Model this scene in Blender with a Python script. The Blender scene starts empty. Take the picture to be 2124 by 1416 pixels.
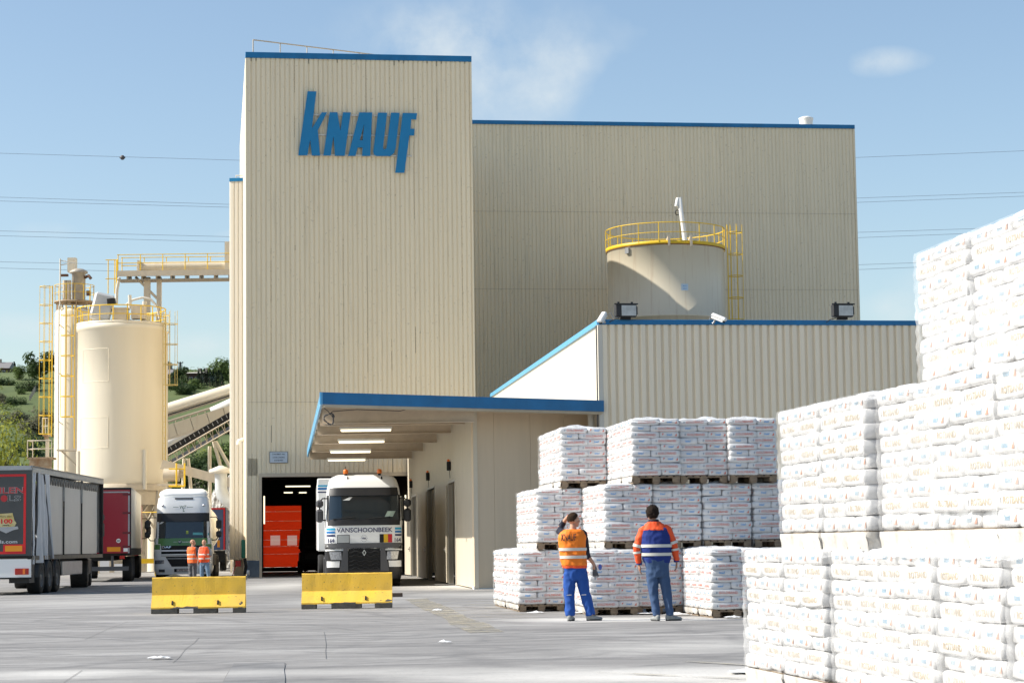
import bpy, bmesh, math, random
from mathutils import Vector, Matrix, noise
R = math.radians
random.seed(7)
C = bpy.context.scene.collection
SC = bpy.context.scene
# ---------------------------------------------------------------- camera
FPX, CX, CY = 4400.0, 1062.0, 708.0
PITCH, ROLL, EYE = 5.45, -0.0135, 1.3
cd = bpy.data.cameras.new('camera'); cam = bpy.data.objects.new('camera', cd); C.objects.link(cam)
cd.sensor_width = 36.0; cd.lens = FPX / 2124.0 * 36.0; cd.clip_end = 6000; cd.clip_start = 0.5
CAMR = Matrix.Rotation(R(90 + PITCH), 3, 'X') @ Matrix.Rotation(ROLL, 3, 'Z')
cam.matrix_world = Matrix.Translation((0, 0, EYE)) @ CAMR.to_4x4()
SC.camera = cam
SC.render.resolution_x = 1024; SC.render.resolution_y = 682
# ---------------------------------------------------------------- sky and sun
SUN_EL, SUN_A = 39.0, 5.0
w = bpy.data.worlds.new('World'); SC.world = w; w.use_nodes = True
nt = w.node_tree; nt.nodes.clear(); N = nt.nodes.new; L = nt.links.new
out = N('ShaderNodeOutputWorld'); bg = N('ShaderNodeBackground'); sky = N('ShaderNodeTexSky')
sky.sky_type = 'NISHITA'; sky.sun_disc = False; sky.sun_elevation = R(SUN_EL)
sky.sun_rotation = R(-(90 + SUN_A)); sky.altitude = 100; sky.air_density = 1.0; sky.dust_density = 1.1; sky.ozone_density = 1.3
bg.inputs['Strength'].default_value = 0.081
def dirof(px, py):
    return (CAMR @ Vector(((px - CX) / FPX, -(py - CY) / FPX, -1))).normalized()
tc = N('ShaderNodeTexCoord')
prev = sky.outputs['Color']
nz = N('ShaderNodeTexNoise'); nz.inputs['Scale'].default_value = 26; nz.inputs['Detail'].default_value = 9; nz.inputs['Roughness'].default_value = .62
L(tc.outputs['Generated'], nz.inputs['Vector'])
wz = N('ShaderNodeTexNoise'); wz.inputs['Scale'].default_value = 14; wz.inputs['Detail'].default_value = 4
L(tc.outputs['Generated'], wz.inputs['Vector'])
def mnode(op, a, b=None, clamp=False):
    m = N('ShaderNodeMath'); m.operation = op; m.use_clamp = clamp
    for i, v in enumerate((a, b)):
        if v is None: continue
        if isinstance(v, (int, float)): m.inputs[i].default_value = v
        else: L(v, m.inputs[i])
    return m.outputs[0]
# soft clouds: (px, py, radius x, radius y, amount) each a real direction in the sky
for px, py, rx, ry, amt in ((1010, 150, 230, 170, .75), (930, 90, 340, 130, .4), (1130, 200, 80, 60, .2), (1840, 128, 80, 34, .62), (30, 680, 150, 36, .55), (420, 715, 130, 34, .4),
                            (120, 480, 60, 22, .22), (470, 487, 60, 14, .45), (1830, 640, 110, 44, .5), (1890, 590, 90, 40, .2)):
    d = dirof(px, py); s = Vector((d.y, -d.x, 0)).normalized(); u = s.cross(d)
    vm = N('ShaderNodeVectorMath'); vm.operation = 'SUBTRACT'; L(tc.outputs['Generated'], vm.inputs[0]); vm.inputs[1].default_value = d
    def dot(ax, r):
        n = N('ShaderNodeVectorMath'); n.operation = 'DOT_PRODUCT'; L(vm.outputs[0], n.inputs[0]); n.inputs[1].default_value = ax * (FPX / r)
        return n.outputs['Value']
    a, b = dot(s, rx), dot(u, ry)
    a = mnode('ADD', a, mnode('MULTIPLY', mnode('SUBTRACT', wz.outputs['Fac'], .5), 3.0))
    q = mnode('ADD', mnode('MULTIPLY', a, a), mnode('MULTIPLY', b, b))
    m = mnode('SUBTRACT', 1.0, mnode('POWER', q, .6), True)
    m = mnode('MULTIPLY', m, mnode('MULTIPLY', mnode('SUBTRACT', nz.outputs['Fac'], .3, True), 3.2 * amt), True)
    mx = N('ShaderNodeMixRGB'); L(m, mx.inputs['Fac']); L(prev, mx.inputs[1]); mx.inputs[2].default_value = (4.6, 5.0, 5.3, 1)
    prev = mx.outputs[0]
mx = N('ShaderNodeMixRGB'); mx.blend_type = 'MULTIPLY'; mx.inputs[0].default_value = 1; L(prev, mx.inputs[1]); mx.inputs[2].default_value = (.965, .96, .93, 1); prev = mx.outputs[0]
L(prev, bg.inputs['Color']); L(bg.outputs[0], out.inputs['Surface'])
sl = bpy.data.lights.new('sun', 'SUN'); sl.energy = 3.25; sl.angle = R(.53); sl.color = (1, .95, .86)
so = bpy.data.objects.new('sun', sl); C.objects.link(so)
to_sun = Vector((-math.cos(R(SUN_A)) * math.cos(R(SUN_EL)), -math.sin(R(SUN_A)) * math.cos(R(SUN_EL)), math.sin(R(SUN_EL))))
so.rotation_euler = to_sun.to_track_quat('Z', 'Y').to_euler(); so.location = to_sun * 200
SC.view_settings.view_transform = 'Standard'; SC.view_settings.look = 'None'; SC.view_settings.gamma = 1; SC.view_settings.exposure = 1.15
try: SC.cycles.transparent_max_bounces = 24; SC.cycles.max_bounces = 6
except Exception: pass
# ---------------------------------------------------------------- helpers
def at(px, py, Y):
    d = dirof(px, py); return Vector((0, 0, EYE)) + d * (Y / d.y)
def ground(px, py):
    d = dirof(px, py); return Vector((0, 0, EYE)) + d * (-EYE / d.z)
def hit(px, py, p, n):
    d = dirof(px, py); o = Vector((0, 0, EYE)); return o + d * ((p - o).dot(n) / d.dot(n))
def tag(o, label=None, cat=None, group=None, kind=None):
    for k, v in (('label', label), ('category', cat), ('group', group), ('kind', kind)):
        if v: o[k] = v
    return o
def thing(name, label, cat, loc=(0, 0, 0), rz=0, group=None):
    o = bpy.data.objects.new(name, None); C.objects.link(o); o.location = loc; o.rotation_euler = (0, 0, rz)
    o.empty_display_size = .3
    return tag(o, label, cat, group)
def copy_tree(o, parent=None):
    c = o.copy(); C.objects.link(c); c.parent = parent
    for ch in KIDS.get(o.name, []):
        k = copy_tree(ch, c)
        KIDS.setdefault(c.name, []).append(k)
    return c
KIDS = {}
class MB:
    def __init__(s): s.v = []; s.f = []; s.m = []; s.sm = []
    def add(s, vs, fs, mi=0, M=None, smooth=False):
        b = len(s.v)
        s.v += [tuple(M @ Vector(v)) if M else tuple(v) for v in vs]
        for f in fs: s.f.append([b + i for i in f]); s.m.append(mi); s.sm.append(smooth)
        return s
    def box(s, c, d, mi=0, rz=0, M=None, bev=0, rx=0, ry=0):
        hx, hy, hz = d[0] / 2, d[1] / 2, d[2] / 2
        T = Matrix.Translation(c) @ Matrix.Rotation(rz, 4, 'Z') @ Matrix.Rotation(rx, 4, 'X') @ Matrix.Rotation(ry, 4, 'Y')
        if M: T = M @ T
        if bev:
            b = min(bev, hx * .9, hy * .9, hz * .9)
            vs = []; 
            for z, i in ((-hz, b), (-hz + b, 0), (hz - b, 0), (hz, b)):
                for k in range(8):
                    sx, sy = ((-1, -1), (-1, -1), (1, -1), (1, -1), (1, 1), (1, 1), (-1, 1), (-1, 1))[k]
                    ox = b if k in (1, 2, 5, 6) else 0; oy = b if k in (0, 3, 4, 7) else 0
                    x = sx * (hx - ox - (i if not ox else i * .3)); y = sy * (hy - oy - (i if not oy else i * .3))
                    vs.append((x, y, z))
            fs = [list(range(7, -1, -1)), list(range(24, 32))]
            for r in range(3):
                for k in range(8): fs.append([r * 8 + k, r * 8 + (k + 1) % 8, (r + 1) * 8 + (k + 1) % 8, (r + 1) * 8 + k])
            return s.add(vs, fs, mi, T)
        vs = [(x, y, z) for z in (-hz, hz) for x, y in ((-hx, -hy), (hx, -hy), (hx, hy), (-hx, hy))]
        return s.add(vs, [[3, 2, 1, 0], [4, 5, 6, 7], [0, 1, 5, 4], [1, 2, 6, 5], [2, 3, 7, 6], [3, 0, 4, 7]], mi, T)
    def bb(s, x0, x1, y0, y1, z0, z1, mi=0, M=None, bev=0):
        return s.box(((x0 + x1) / 2, (y0 + y1) / 2, (z0 + z1) / 2), (abs(x1 - x0), abs(y1 - y0), abs(z1 - z0)), mi, M=M, bev=bev)
    def tube(s, pts, r, n=8, mi=0, M=None, smooth=True, cap=True):
        pts = [Vector(p) for p in pts]; rs = r if isinstance(r, (list, tuple)) else [r] * len(pts)
        vs = []; fs = []; pu = None
        for i, p in enumerate(pts):
            t = (pts[min(i + 1, len(pts) - 1)] - pts[max(i - 1, 0)])
            t = t.normalized() if t.length > 1e-9 else Vector((0, 0, 1))
            u = pu - t * pu.dot(t) if pu is not None else (Vector((0, 0, 1)).cross(t) if abs(t.z) < .95 else Vector((1, 0, 0)).cross(t))
            if u.length < 1e-6: u = Vector((1, 0, 0)).cross(t)
            u.normalize(); pu = u; q = t.cross(u)
            for k in range(n):
                a = 2 * math.pi * k / n; vs.append(p + (u * math.cos(a) + q * math.sin(a)) * rs[i])
        for i in range(len(pts) - 1):
            for k in range(n): fs.append([i * n + k, i * n + (k + 1) % n, (i + 1) * n + (k + 1) % n, (i + 1) * n + k])
        s.add(vs, fs, mi, M, smooth)
        if cap:
            s.add(vs[:n], [list(range(n - 1, -1, -1))], mi, M); s.add(vs[-n:], [list(range(n))], mi, M)
        return s
    def lathe(s, prof, n=32, mi=0, M=None, smooth=True, a0=0, a1=360):
        full = abs(a1 - a0) >= 360; m = n if full else n + 1; vs = []; fs = []
        for r, z in prof:
            for k in range(m):
                a = R(a0 + (a1 - a0) * k / n); vs.append((r * math.cos(a), r * math.sin(a), z))
        for i in range(len(prof) - 1):
            for k in range(n):
                j = (k + 1) % m; fs.append([i * m + k, i * m + j, (i + 1) * m + j, (i + 1) * m + k])
        return s.add(vs, fs, mi, M, smooth)
    def prism(s, poly, d, mi=0, M=None):
        """poly in (x,z), extruded along +y by d"""
        n = len(poly); vs = [(x, 0, z) for x, z in poly] + [(x, d, z) for x, z in poly]
        fs = [list(range(n)), list(range(2 * n - 1, n - 1, -1))] + [[i, n + i, n + (i + 1) % n, (i + 1) % n] for i in range(n)]
        return s.add(vs, fs, mi, M)
    def build(s, name, mats, parent=None, loc=None, rot=None):
        me = bpy.data.meshes.new(name); me.from_pydata([tuple(v) for v in s.v], [], s.f)
        for m in (mats if isinstance(mats, (list, tuple)) else [mats]): me.materials.append(m)
        me.polygons.foreach_set('material_index', s.m); me.polygons.foreach_set('use_smooth', s.sm); me.update()
        o = bpy.data.objects.new(name, me); C.objects.link(o)
        if parent: o.parent = parent; KIDS.setdefault(parent.name, []).append(o)
        if loc: o.location = loc
        if rot: o.rotation_euler = rot
        return o
def Rz(a): return Matrix.Rotation(a, 4, 'Z')
def T(*a): return Matrix.Translation(a)
# materials
MT = {}
def mat(name, c, rough=.6, metal=0, var=0, vs=3, vst=(1, 1, 1), bump=0, bs=20, bst=(1, 1, 1), c2=None, spec=.5, streak=0, sc=(.35, .2, .08), spots=0, spc=(.05, .045, .04), spn=30, trans=0, dirt=0):
    if name in MT: return MT[name]
    m = bpy.data.materials.new(name); m.use_nodes = True; MT[name] = m
    t = m.node_tree; b = t.nodes['Principled BSDF']; n = t.nodes.new; l = t.links.new
    b.inputs['Roughness'].default_value = rough; b.inputs['Metallic'].default_value = metal
    b.inputs['Specular IOR Level'].default_value = spec
    co = n('ShaderNodeTexCoord').outputs['Object']
    def nz(scale, st, det=5, ro=.6):
        mp = n('ShaderNodeMapping'); mp.inputs['Scale'].default_value = st; l(co, mp.inputs[0])
        x = n('ShaderNodeTexNoise'); x.inputs['Scale'].default_value = scale; x.inputs['Detail'].default_value = det; x.inputs['Roughness'].default_value = ro
        l(mp.outputs[0], x.inputs['Vector']); return x.outputs['Fac']
    def ramp(f, a, bb_, inv=False):
        r = n('ShaderNodeMapRange'); l(f, r.inputs[0]); r.inputs[1].default_value = a; r.inputs[2].default_value = bb_
        r.inputs[3].default_value = 1 if inv else 0; r.inputs[4].default_value = 0 if inv else 1; return r.outputs[0]
    def mix(f, a, bcol, fac=1):
        x = n('ShaderNodeMixRGB')
        if fac != 1:
            q = n('ShaderNodeMath'); q.operation = 'MULTIPLY'; l(f, q.inputs[0]); q.inputs[1].default_value = fac; f = q.outputs[0]
        l(f, x.inputs[0]); l(a, x.inputs[1])
        if isinstance(bcol, tuple): x.inputs[2].default_value = (*bcol, 1)
        else: l(bcol, x.inputs[2])
        return x.outputs[0]
    rgb = n('ShaderNodeRGB'); rgb.outputs[0].default_value = (*c, 1); col = rgb.outputs[0]
    if c2 or var:
        c2_ = c2 or tuple(x * (1 - var) for x in c)
        col = mix(ramp(nz(vs, vst), .32, .68), col, c2_)
    if streak:
        a = nz(4.5, (1, 1, .05), 6, .7); col = mix(ramp(a, .55, .8), col, sc, streak)
    if dirt:
        col = mix(ramp(nz(1.2, (1, 1, 1), 8, .75), .5, .75), col, tuple(x * .55 for x in c), dirt)
    if spots:
        col = mix(ramp(nz(spn, (1, 1, 1), 2, .5), .66, .72), col, spc, spots)
    l(col, b.inputs['Base Color'])
    if bump:
        bn = n('ShaderNodeBump'); bn.inputs['Strength'].default_value = bump; bn.inputs['Distance'].default_value = .02
        l(nz(bs, bst), bn.inputs['Height']); l(bn.outputs[0], b.inputs['Normal'])
    if trans: b.inputs['Transmission Weight'].default_value = trans
    return m
def emit(name, c, s):
    m = mat(name, c); b = m.node_tree.nodes['Principled BSDF']; b.inputs['Emission Color'].default_value = (*c, 1); b.inputs['Emission Strength'].default_value = s; return m
def glossy_paint(name, c, **k):
    m = mat(name, c, rough=.35, **k); b = m.node_tree.nodes['Principled BSDF']; b.inputs['Coat Weight'].default_value = .5; b.inputs['Coat Roughness'].default_value = .1; return m
# text as mesh, centred
TXT = {}
def text(s, h, shear=0, bold=0, sx=1, space=1):
    k = (s, shear, bold, space)
    if k not in TXT:
        cu = bpy.data.curves.new('t', 'FONT'); cu.body = s; cu.size = 1; cu.shear = shear; cu.offset = bold; cu.resolution_u = 2; cu.space_character = space
        ob = bpy.data.objects.new('t', cu); C.objects.link(ob); dg = bpy.context.evaluated_depsgraph_get(); dg.update()
        me = bpy.data.meshes.new_from_object(ob.evaluated_get(dg)); bpy.data.objects.remove(ob)
        vs = [(v.co.x, v.co.y) for v in me.vertices]; fs = [list(p.vertices) for p in me.polygons]; bpy.data.meshes.remove(me)
        x0 = min(v[0] for v in vs); x1 = max(v[0] for v in vs); y0 = min(v[1] for v in vs); y1 = max(v[1] for v in vs)
        vs = [((x - (x0 + x1) / 2) / (y1 - y0), (y - (y0 + y1) / 2) / (y1 - y0)) for x, y in vs]
        TXT[k] = (vs, fs, (x1 - x0) / (y1 - y0))
    vs, fs, wd = TXT[k]
    return [(x * h * sx, y * h) for x, y in vs], fs, wd * h * sx
def rect2(x0, x1, z0, z1, nx=1, nz=1):
    vs = [(x0 + (x1 - x0) * i / nx, z0 + (z1 - z0) * j / nz) for j in range(nz + 1) for i in range(nx + 1)]
    return vs, [[j * (nx + 1) + i, j * (nx + 1) + i + 1, (j + 1) * (nx + 1) + i + 1, (j + 1) * (nx + 1) + i] for j in range(nz) for i in range(nx)]
def flat_text(mb, s, h, M, mi=0, w=None, **k):
    vs, fs, wd = text(s, h, **k)
    q = (w / wd) if w else 1
    mb.add([(x * q, 0, z) for x, z in vs], fs, mi, M)
def ribbed(mb, w, h, pitch, dep, M, z0=0, mi=0, x0=0, top=None, flat=.14):
    """vertical trapezoid ribs over a wall in the local x,z plane, outside is -y; top(x) gives a sloping top"""
    pts = []; x = 0
    while x < w - 1e-6:
        for fx, y in ((0, 0), (flat, 0), (flat + .12, -dep), (.88, -dep)):
            xx = x + fx * pitch
            if xx < w: pts.append((xx, y))
        x += pitch
    pts.append((w, 0)); n = len(pts)
    vs = [(x0 + x, y, z0) for x, y in pts] + [(x0 + x, y, (top(x) if top else z0 + h)) for x, y in pts]
    mb.add(vs, [[i, i + 1, n + i + 1, n + i] for i in range(n - 1)], mi, M)
# ---------------------------------------------------------------- palette
M_clad = mat('beige_cladding', (.81, .70, .505), .55, var=.05, vs=.6, vst=(4, 4, .12), streak=.3, sc=(.25, .21, .15), spots=.25, spn=9, spc=(.28, .22, .14))
M_clad2 = mat('hall_cladding', (.82, .71, .51), .55, var=.06, vs=.7, vst=(4, 4, .1), streak=.3, sc=(.22, .18, .12), spots=.3, spn=8, spc=(.25, .19, .12))
M_low = mat('low_hall_cladding', (.88, .77, .59), .5, var=.08, vs=1.2, vst=(5, 5, .1), streak=.25, sc=(.25, .21, .16))
M_pale = mat('pale_cladding', (.62, .58, .5), .5, var=.06, vs=1, vst=(5, 5, .1))
M_panel = mat('smooth_cream_panel', (.62, .55, .43), .5, var=.06, vs=1.5, vst=(3, 3, .3), dirt=.15, bump=.05, bs=6)
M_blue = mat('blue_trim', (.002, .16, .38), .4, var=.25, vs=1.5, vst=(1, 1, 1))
M_logo = mat('blue_sign_paint', (.002, .19, .42), .35, var=.08, vs=2)
M_steel = mat('cream_steel', (.58, .50, .38), .5, var=.12, vs=3, dirt=.3)
M_silo = mat('cream_silo_paint', (.76, .69, .55), .38, var=.04, vs=.8, vst=(1, 1, .2), streak=.08, sc=(.4, .3, .18))
M_tank = mat('tank_paint', (.70, .62, .47), .45, var=.05, vs=.8, vst=(1, 1, .2), streak=.5, sc=(.36, .17, .05))
M_yel = mat('yellow_safety_paint', (.80, .52, .02), .45, var=.1, vs=5)
M_rust = mat('rusty_edge', (.3, .14, .05), .8, var=.4, vs=8)
M_white = mat('white_paint', (.78, .78, .75), .4, var=.05, vs=3)
M_galv = mat('galvanised_steel', (.42, .43, .44), .4, metal=.6, var=.2, vs=6)
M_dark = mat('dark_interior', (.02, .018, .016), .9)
M_black = mat('black_rubber', (.012, .012, .012), .8, var=.3, vs=8)
M_bplast = mat('black_plastic', (.018, .018, .02), .5, bump=.1, bs=30)
M_grey = mat('grey_plastic', (.07, .07, .075), .5)
M_chrome = mat('bright_metal', (.6, .6, .6), .2, metal=1)
M_glass = mat('windscreen_glass', (.012, .022, .03), .06, spec=.9)
M_tube = emit('fluorescent_tube', (1, .90, .64), .75)
M_conc = mat('old_concrete', (.33, .30, .25), .85, var=.25, vs=6, bump=.3, bs=30)
# ================================================================ GROUND
def ground_mat(name, base, dust, dark, dusty=0.0):
    m = bpy.data.materials.new(name); m.use_nodes = True; t = m.node_tree; b = t.nodes['Principled BSDF']; n = t.nodes.new; l = t.links.new
    b.inputs['Roughness'].default_value = .8; b.inputs['Specular IOR Level'].default_value = .3
    co = n('ShaderNodeTexCoord').outputs['Object']
    def nz(scale, st, det=6, ro=.6, off=(0, 0, 0), rz=0):
        mp = n('ShaderNodeMapping'); mp.inputs['Scale'].default_value = st; mp.inputs['Location'].default_value = off; mp.inputs['Rotation'].default_value = (0, 0, rz); l(co, mp.inputs[0])
        x = n('ShaderNodeTexNoise'); x.inputs['Scale'].default_value = scale; x.inputs['Detail'].default_value = det; x.inputs['Roughness'].default_value = ro; x.inputs['Distortion'].default_value = .3
        l(mp.outputs[0], x.inputs['Vector']); return x.outputs['Fac']
    def rmp(f, a, c, mul=1.0):
        r = n('ShaderNodeMapRange'); l(f, r.inputs[0]); r.inputs[1].default_value = a; r.inputs[2].default_value = c; r.inputs[4].default_value = mul; return r.outputs[0]
    def mix(f, a, c):
        x = n('ShaderNodeMixRGB'); l(f, x.inputs[0]); l(a, x.inputs[1]); x.inputs[2].default_value = (*c, 1); return x.outputs[0]
    def mul(a, c):
        x = n('ShaderNodeMath'); x.operation = 'MULTIPLY'; l(a, x.inputs[0]); (l(c, x.inputs[1]) if not isinstance(c, float) else setattr(x.inputs[1], 'default_value', c)); return x.outputs[0]
    rgb = n('ShaderNodeRGB'); rgb.outputs[0].default_value = (*base, 1); col = rgb.outputs[0]
    col = mix(rmp(nz(.12, (1, 1, 1)), .4, .65, .55), col, tuple(x * .8 for x in base))
    col = mix(rmp(nz(.5, (.5, 1, 1), 9, .75), .47, .68, .6), col, dust)
    # tyre tracks: bands of long curved arcs
    sep = n('ShaderNodeSeparateXYZ'); l(co, sep.inputs[0])
    for cx, cy, per, wd, amt, lo in ((-20, 64, 2.3, .12, .9, .40), (-9, 46, 2.1, .09, .95, .38), (10, 12, 1.9, .10, .85, .42), (2, 70, 3.1, .07, .9, .40), (-16, 14, 2.2, .12, .8, .42), (-14, 30, 1.7, .10, .8, .44), (6, 44, 2.7, .07, .9, .40)):
        vm = n('ShaderNodeVectorMath'); vm.operation = 'DISTANCE'; l(co, vm.inputs[0]); vm.inputs[1].default_value = (cx, cy, 0)
        ad = n('ShaderNodeMath'); ad.operation = 'ADD'; l(vm.outputs['Value'], ad.inputs[0]); l(mul(nz(.09, (1, 1, 1), 2), 5.0), ad.inputs[1])
        dv = n('ShaderNodeMath'); dv.operation = 'DIVIDE'; l(ad.outputs[0], dv.inputs[0]); dv.inputs[1].default_value = per
        fr = n('ShaderNodeMath'); fr.operation = 'FRACT'; l(dv.outputs[0], fr.inputs[0])
        sb = n('ShaderNodeMath'); sb.operation = 'SUBTRACT'; l(fr.outputs[0], sb.inputs[0]); sb.inputs[1].default_value = .5
        ab = n('ShaderNodeMath'); ab.operation = 'ABSOLUTE'; l(sb.outputs[0], ab.inputs[0])
        band = rmp(ab.outputs[0], wd, wd * .15)
        patch = mul(rmp(nz(.16, (1, 1, 1), 3, .5, (cx, cy, 0)), lo, lo + .12), rmp(nz(2.5, (1, 1, 1), 5, .7, (cy, cx, 0)), .3, .6))
        col = mix(mul(mul(band, patch), amt * .8), col, dark)
    col = mix(rmp(nz(.8, (.2, 1, 1), 9, .8, (5, 5, 0), .12), .53, .7, .4), col, tuple(min(1, x * 1.9) for x in dust))
    col = mix(rmp(nz(2.2, (.18, 1, 1), 9, .8, (9, 2, 0), -.15), .52, .7, .22), col, dark)
    if dusty: col = mix(rmp(nz(.35, (.6, 1, 1), 8, .7, (3, 9, 0)), .35, .6, dusty), col, (.62, .6, .56))
    # drifts of white gypsum dust, brightest where the loaders run
    for (gx, gy, rx, ry, am) in DUST:
        mp = n('ShaderNodeMapping'); mp.inputs['Location'].default_value = (-gx / rx, -gy / ry, 0); mp.inputs['Scale'].default_value = (1 / rx, 1 / ry, 0); l(co, mp.inputs[0])
        ln_ = n('ShaderNodeVectorMath'); ln_.operation = 'LENGTH'; l(mp.outputs[0], ln_.inputs[0])
        k1 = n('ShaderNodeMath'); k1.operation = 'ADD'; l(ln_.outputs['Value'], k1.inputs[0]); l(mul(nz(.55, (.5, 1, 1), 8, .75, (gx, 3, 0)), 1.5), k1.inputs[1])
        col = mix(rmp(k1.outputs[0], 1.75, .85, am), col, (.64, .625, .59))
    # fine gravel speckle
    col = mix(rmp(nz(14, (1, 1, 1), 2, .5), .62, .75, .45), col, tuple(x * .6 for x in base))
    l(col, b.inputs['Base Color'])
    bn = n('ShaderNodeBump'); bn.inputs['Strength'].default_value = .35; bn.inputs['Distance'].default_value = .03; l(nz(5, (1, 1, 1), 8, .7), bn.inputs['Height']); l(bn.outputs[0], b.inputs['Normal'])
    return m
def GD(px, py, rx, ry, am): p = ground(px, py); return (p.x, p.y, rx, ry, am)
DUST = [GD(720, 1245, 2.0, 5.0, .4), GD(170, 1250, 4.0, 6.0, .3), GD(110, 1395, 1.2, .8, .55), GD(700, 1395, 1.6, 1.0, .35), GD(1450, 1340, 2.2, 2.0, .35), GD(1300, 1402, 2.6, 1.6, .8), GD(1120, 1392, 2.2, 1.2, .45), GD(960, 1215, 3.0, 7.0, .75), GD(1040, 1232, 3.0, 4.0, .5), GD(1330, 1284, 2.6, 1.3, .9), GD(1150, 1284, 1.4, 1.0, .7), GD(590, 1215, 2.2, 12.0, .45), GD(150, 1400, 1.6, 1.0, .5), GD(430, 1185, 4.0, 9.0, .7), GD(500, 1395, 1.0, .8, .3), GD(1640, 1395, 2.0, 2.2, .7)]
G_main = ground_mat('yard_concrete', (.252, .244, .235), (.39, .38, .365), (.15, .147, .145))
G_dusty = ground_mat('gypsum_dusted_concrete', (.33, .32, .295), (.46, .45, .42), (.22, .21, .2), .45)
G_patch = ground_mat('patched_concrete', (.225, .222, .22), (.33, .32, .31), (.13, .13, .13))
def sheet(name, pts, z, m, kind='structure'):
    mb = MB(); mb.add([(p[0], p[1], z) for p in pts], [list(range(len(pts)))]); o = mb.build(name, m); tag(o, kind=kind); return o
sheet('ground', [(-2500, -200), (2500, -200), (2500, 5000), (-2500, 5000)], 0, G_main)
# dusty apron in front of the dock, an irregular edge
def apron(name, pix, z, m, sub=6, amp=.12):
    P = [ground(*p) for p in pix]; out_ = []
    for i in range(len(P)):
        a, b = P[i], P[(i + 1) % len(P)]
        for k in range(sub):
            q = a.lerp(b, k / sub); j = noise.noise(q * .7) * amp * (b - a).length / 3
            out_.append((q.x + j, q.y + j * 1.5))
    return sheet(name, out_, z, m)
apron('repaired_slab', [(485, 1376), (590, 1374), (590, 1430), (455, 1430)], .008, G_patch, 3, .02)
# faded yellow hatching on the apron
M_line = mat('faded_yellow_line', (.42, .37, .25), .85, c2=(.33, .31, .27), vs=4)
t_ = M_line.node_tree; nzn = t_.nodes.new('ShaderNodeTexNoise'); nzn.inputs['Scale'].default_value = 1.6; nzn.inputs['Detail'].default_value = 9; nzn.inputs['Roughness'].default_value = .75
rm_ = t_.nodes.new('ShaderNodeMapRange'); t_.links.new(nzn.outputs['Fac'], rm_.inputs[0]); rm_.inputs[1].default_value = .38; rm_.inputs[2].default_value = .6; rm_.inputs[4].default_value = .75; tcn = t_.nodes.new('ShaderNodeTexCoord'); t_.links.new(tcn.outputs['Object'], nzn.inputs['Vector']); t_.links.new(rm_.outputs[0], t_.nodes['Principled BSDF'].inputs['Alpha'])
mb = MB()
def strip(mb, a, b, wd, z=.012):
    a, b = Vector((a.x, a.y, z)), Vector((b.x, b.y, z)); d = (b - a).normalized(); q = Vector((-d.y, d.x, 0)) * wd / 2
    n = 12; vs = []
    for k in range(n + 1):
        p = a.lerp(b, k / n); j = 1 + .35 * noise.noise(p * 2.3); vs += [p - q * j, p + q * j]
    mb.add(vs, [[2 * k, 2 * k + 2, 2 * k + 3, 2 * k + 1] for k in range(n)])
strip(mb, ground(862, 1242), ground(1010, 1312), .55)
for k in range(7):
    y = 1240 + k * 6.5; strip(mb, ground(880 + k * 16, y), ground(1066 + k * 8, y + 2), .16 - .006 * k)
strip(mb, ground(1240, 1395), ground(1800, 1420), .1); strip(mb, ground(1420, 1372), ground(1800, 1395), .1)
tag(mb.build('yellow_hatching', M_line), kind='structure')
mb = MB()
for pts in ([(265, 1289), (228, 1302), (175, 1326)], [(412, 1322), (402, 1333), (385, 1345), (372, 1362), (358, 1374)], [(484, 1378), (478, 1388), (470, 1400), (462, 1416)], [(592, 1376), (588, 1394), (590, 1418)], [(672, 1310), (674, 1322), (676, 1335), (675, 1350), (676, 1366)],
            [(960, 1290), (1010, 1312), (1062, 1314), (1400, 1317)], [(355, 1278), (342, 1285)], [(170, 1390), (130, 1416)], [(470, 1340), (560, 1334)], [(500, 1300), (1020, 1305), (1540, 1312)]):
    for a, b in zip(pts, pts[1:]): strip(mb, ground(*a), ground(*b), .007, .006)
tag(mb.build('slab_joints', mat('crack_dirt', (.19, .185, .18), .9)), kind='structure')
M_joint = mat('dark_open_joint', (.20, .17, .125), .9)
def joints(mb, w_, h_, pitch, n_each, seed, zs, z0=0, dep=.035):
    rs = random.Random(seed); k = n_each
    while k * pitch < w_ - .1:
        x = k * pitch + pitch * .07; z = h_
        while z > z0 + 1:
            ln = rs.choice((.4, 1.2, 3.0, 5.0)) * rs.uniform(.5, 1.2); gap = rs.choice((.2, 1.0, 3.5)) * rs.uniform(.5, 1.5); wd = rs.choice((.006, .012, .02)); mb.bb(x - wd / 2, x + wd / 2, -.004, -.0005, max(z0, z - ln), z, 1); z -= ln + gap
        k += n_each
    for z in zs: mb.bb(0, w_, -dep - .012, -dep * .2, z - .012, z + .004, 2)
    for _ in range(int(w_ * 3)):
        x = (rs.randrange(int(w_ / pitch)) + .07) * pitch; z = rs.uniform(z0 + 1, h_ - .2); q = rs.uniform(.006, .018); mb.bb(x - q * .5, x + q * .5, -.02, -.0005, z - q * 2.5, z + q, 3)
    for k in range(int(w_ / pitch)):
        if rs.random() < .3: x = (k + .07) * pitch; mb.bb(x - .018, x + .018, -.03, -.0005, h_ - rs.uniform(.05, .22), h_, 3)
M_marks = [M_joint, mat('lap_shadow_strip', (.50, .43, .31), .8), mat('grime_brown', (.36, .31, .22), .9)]
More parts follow.
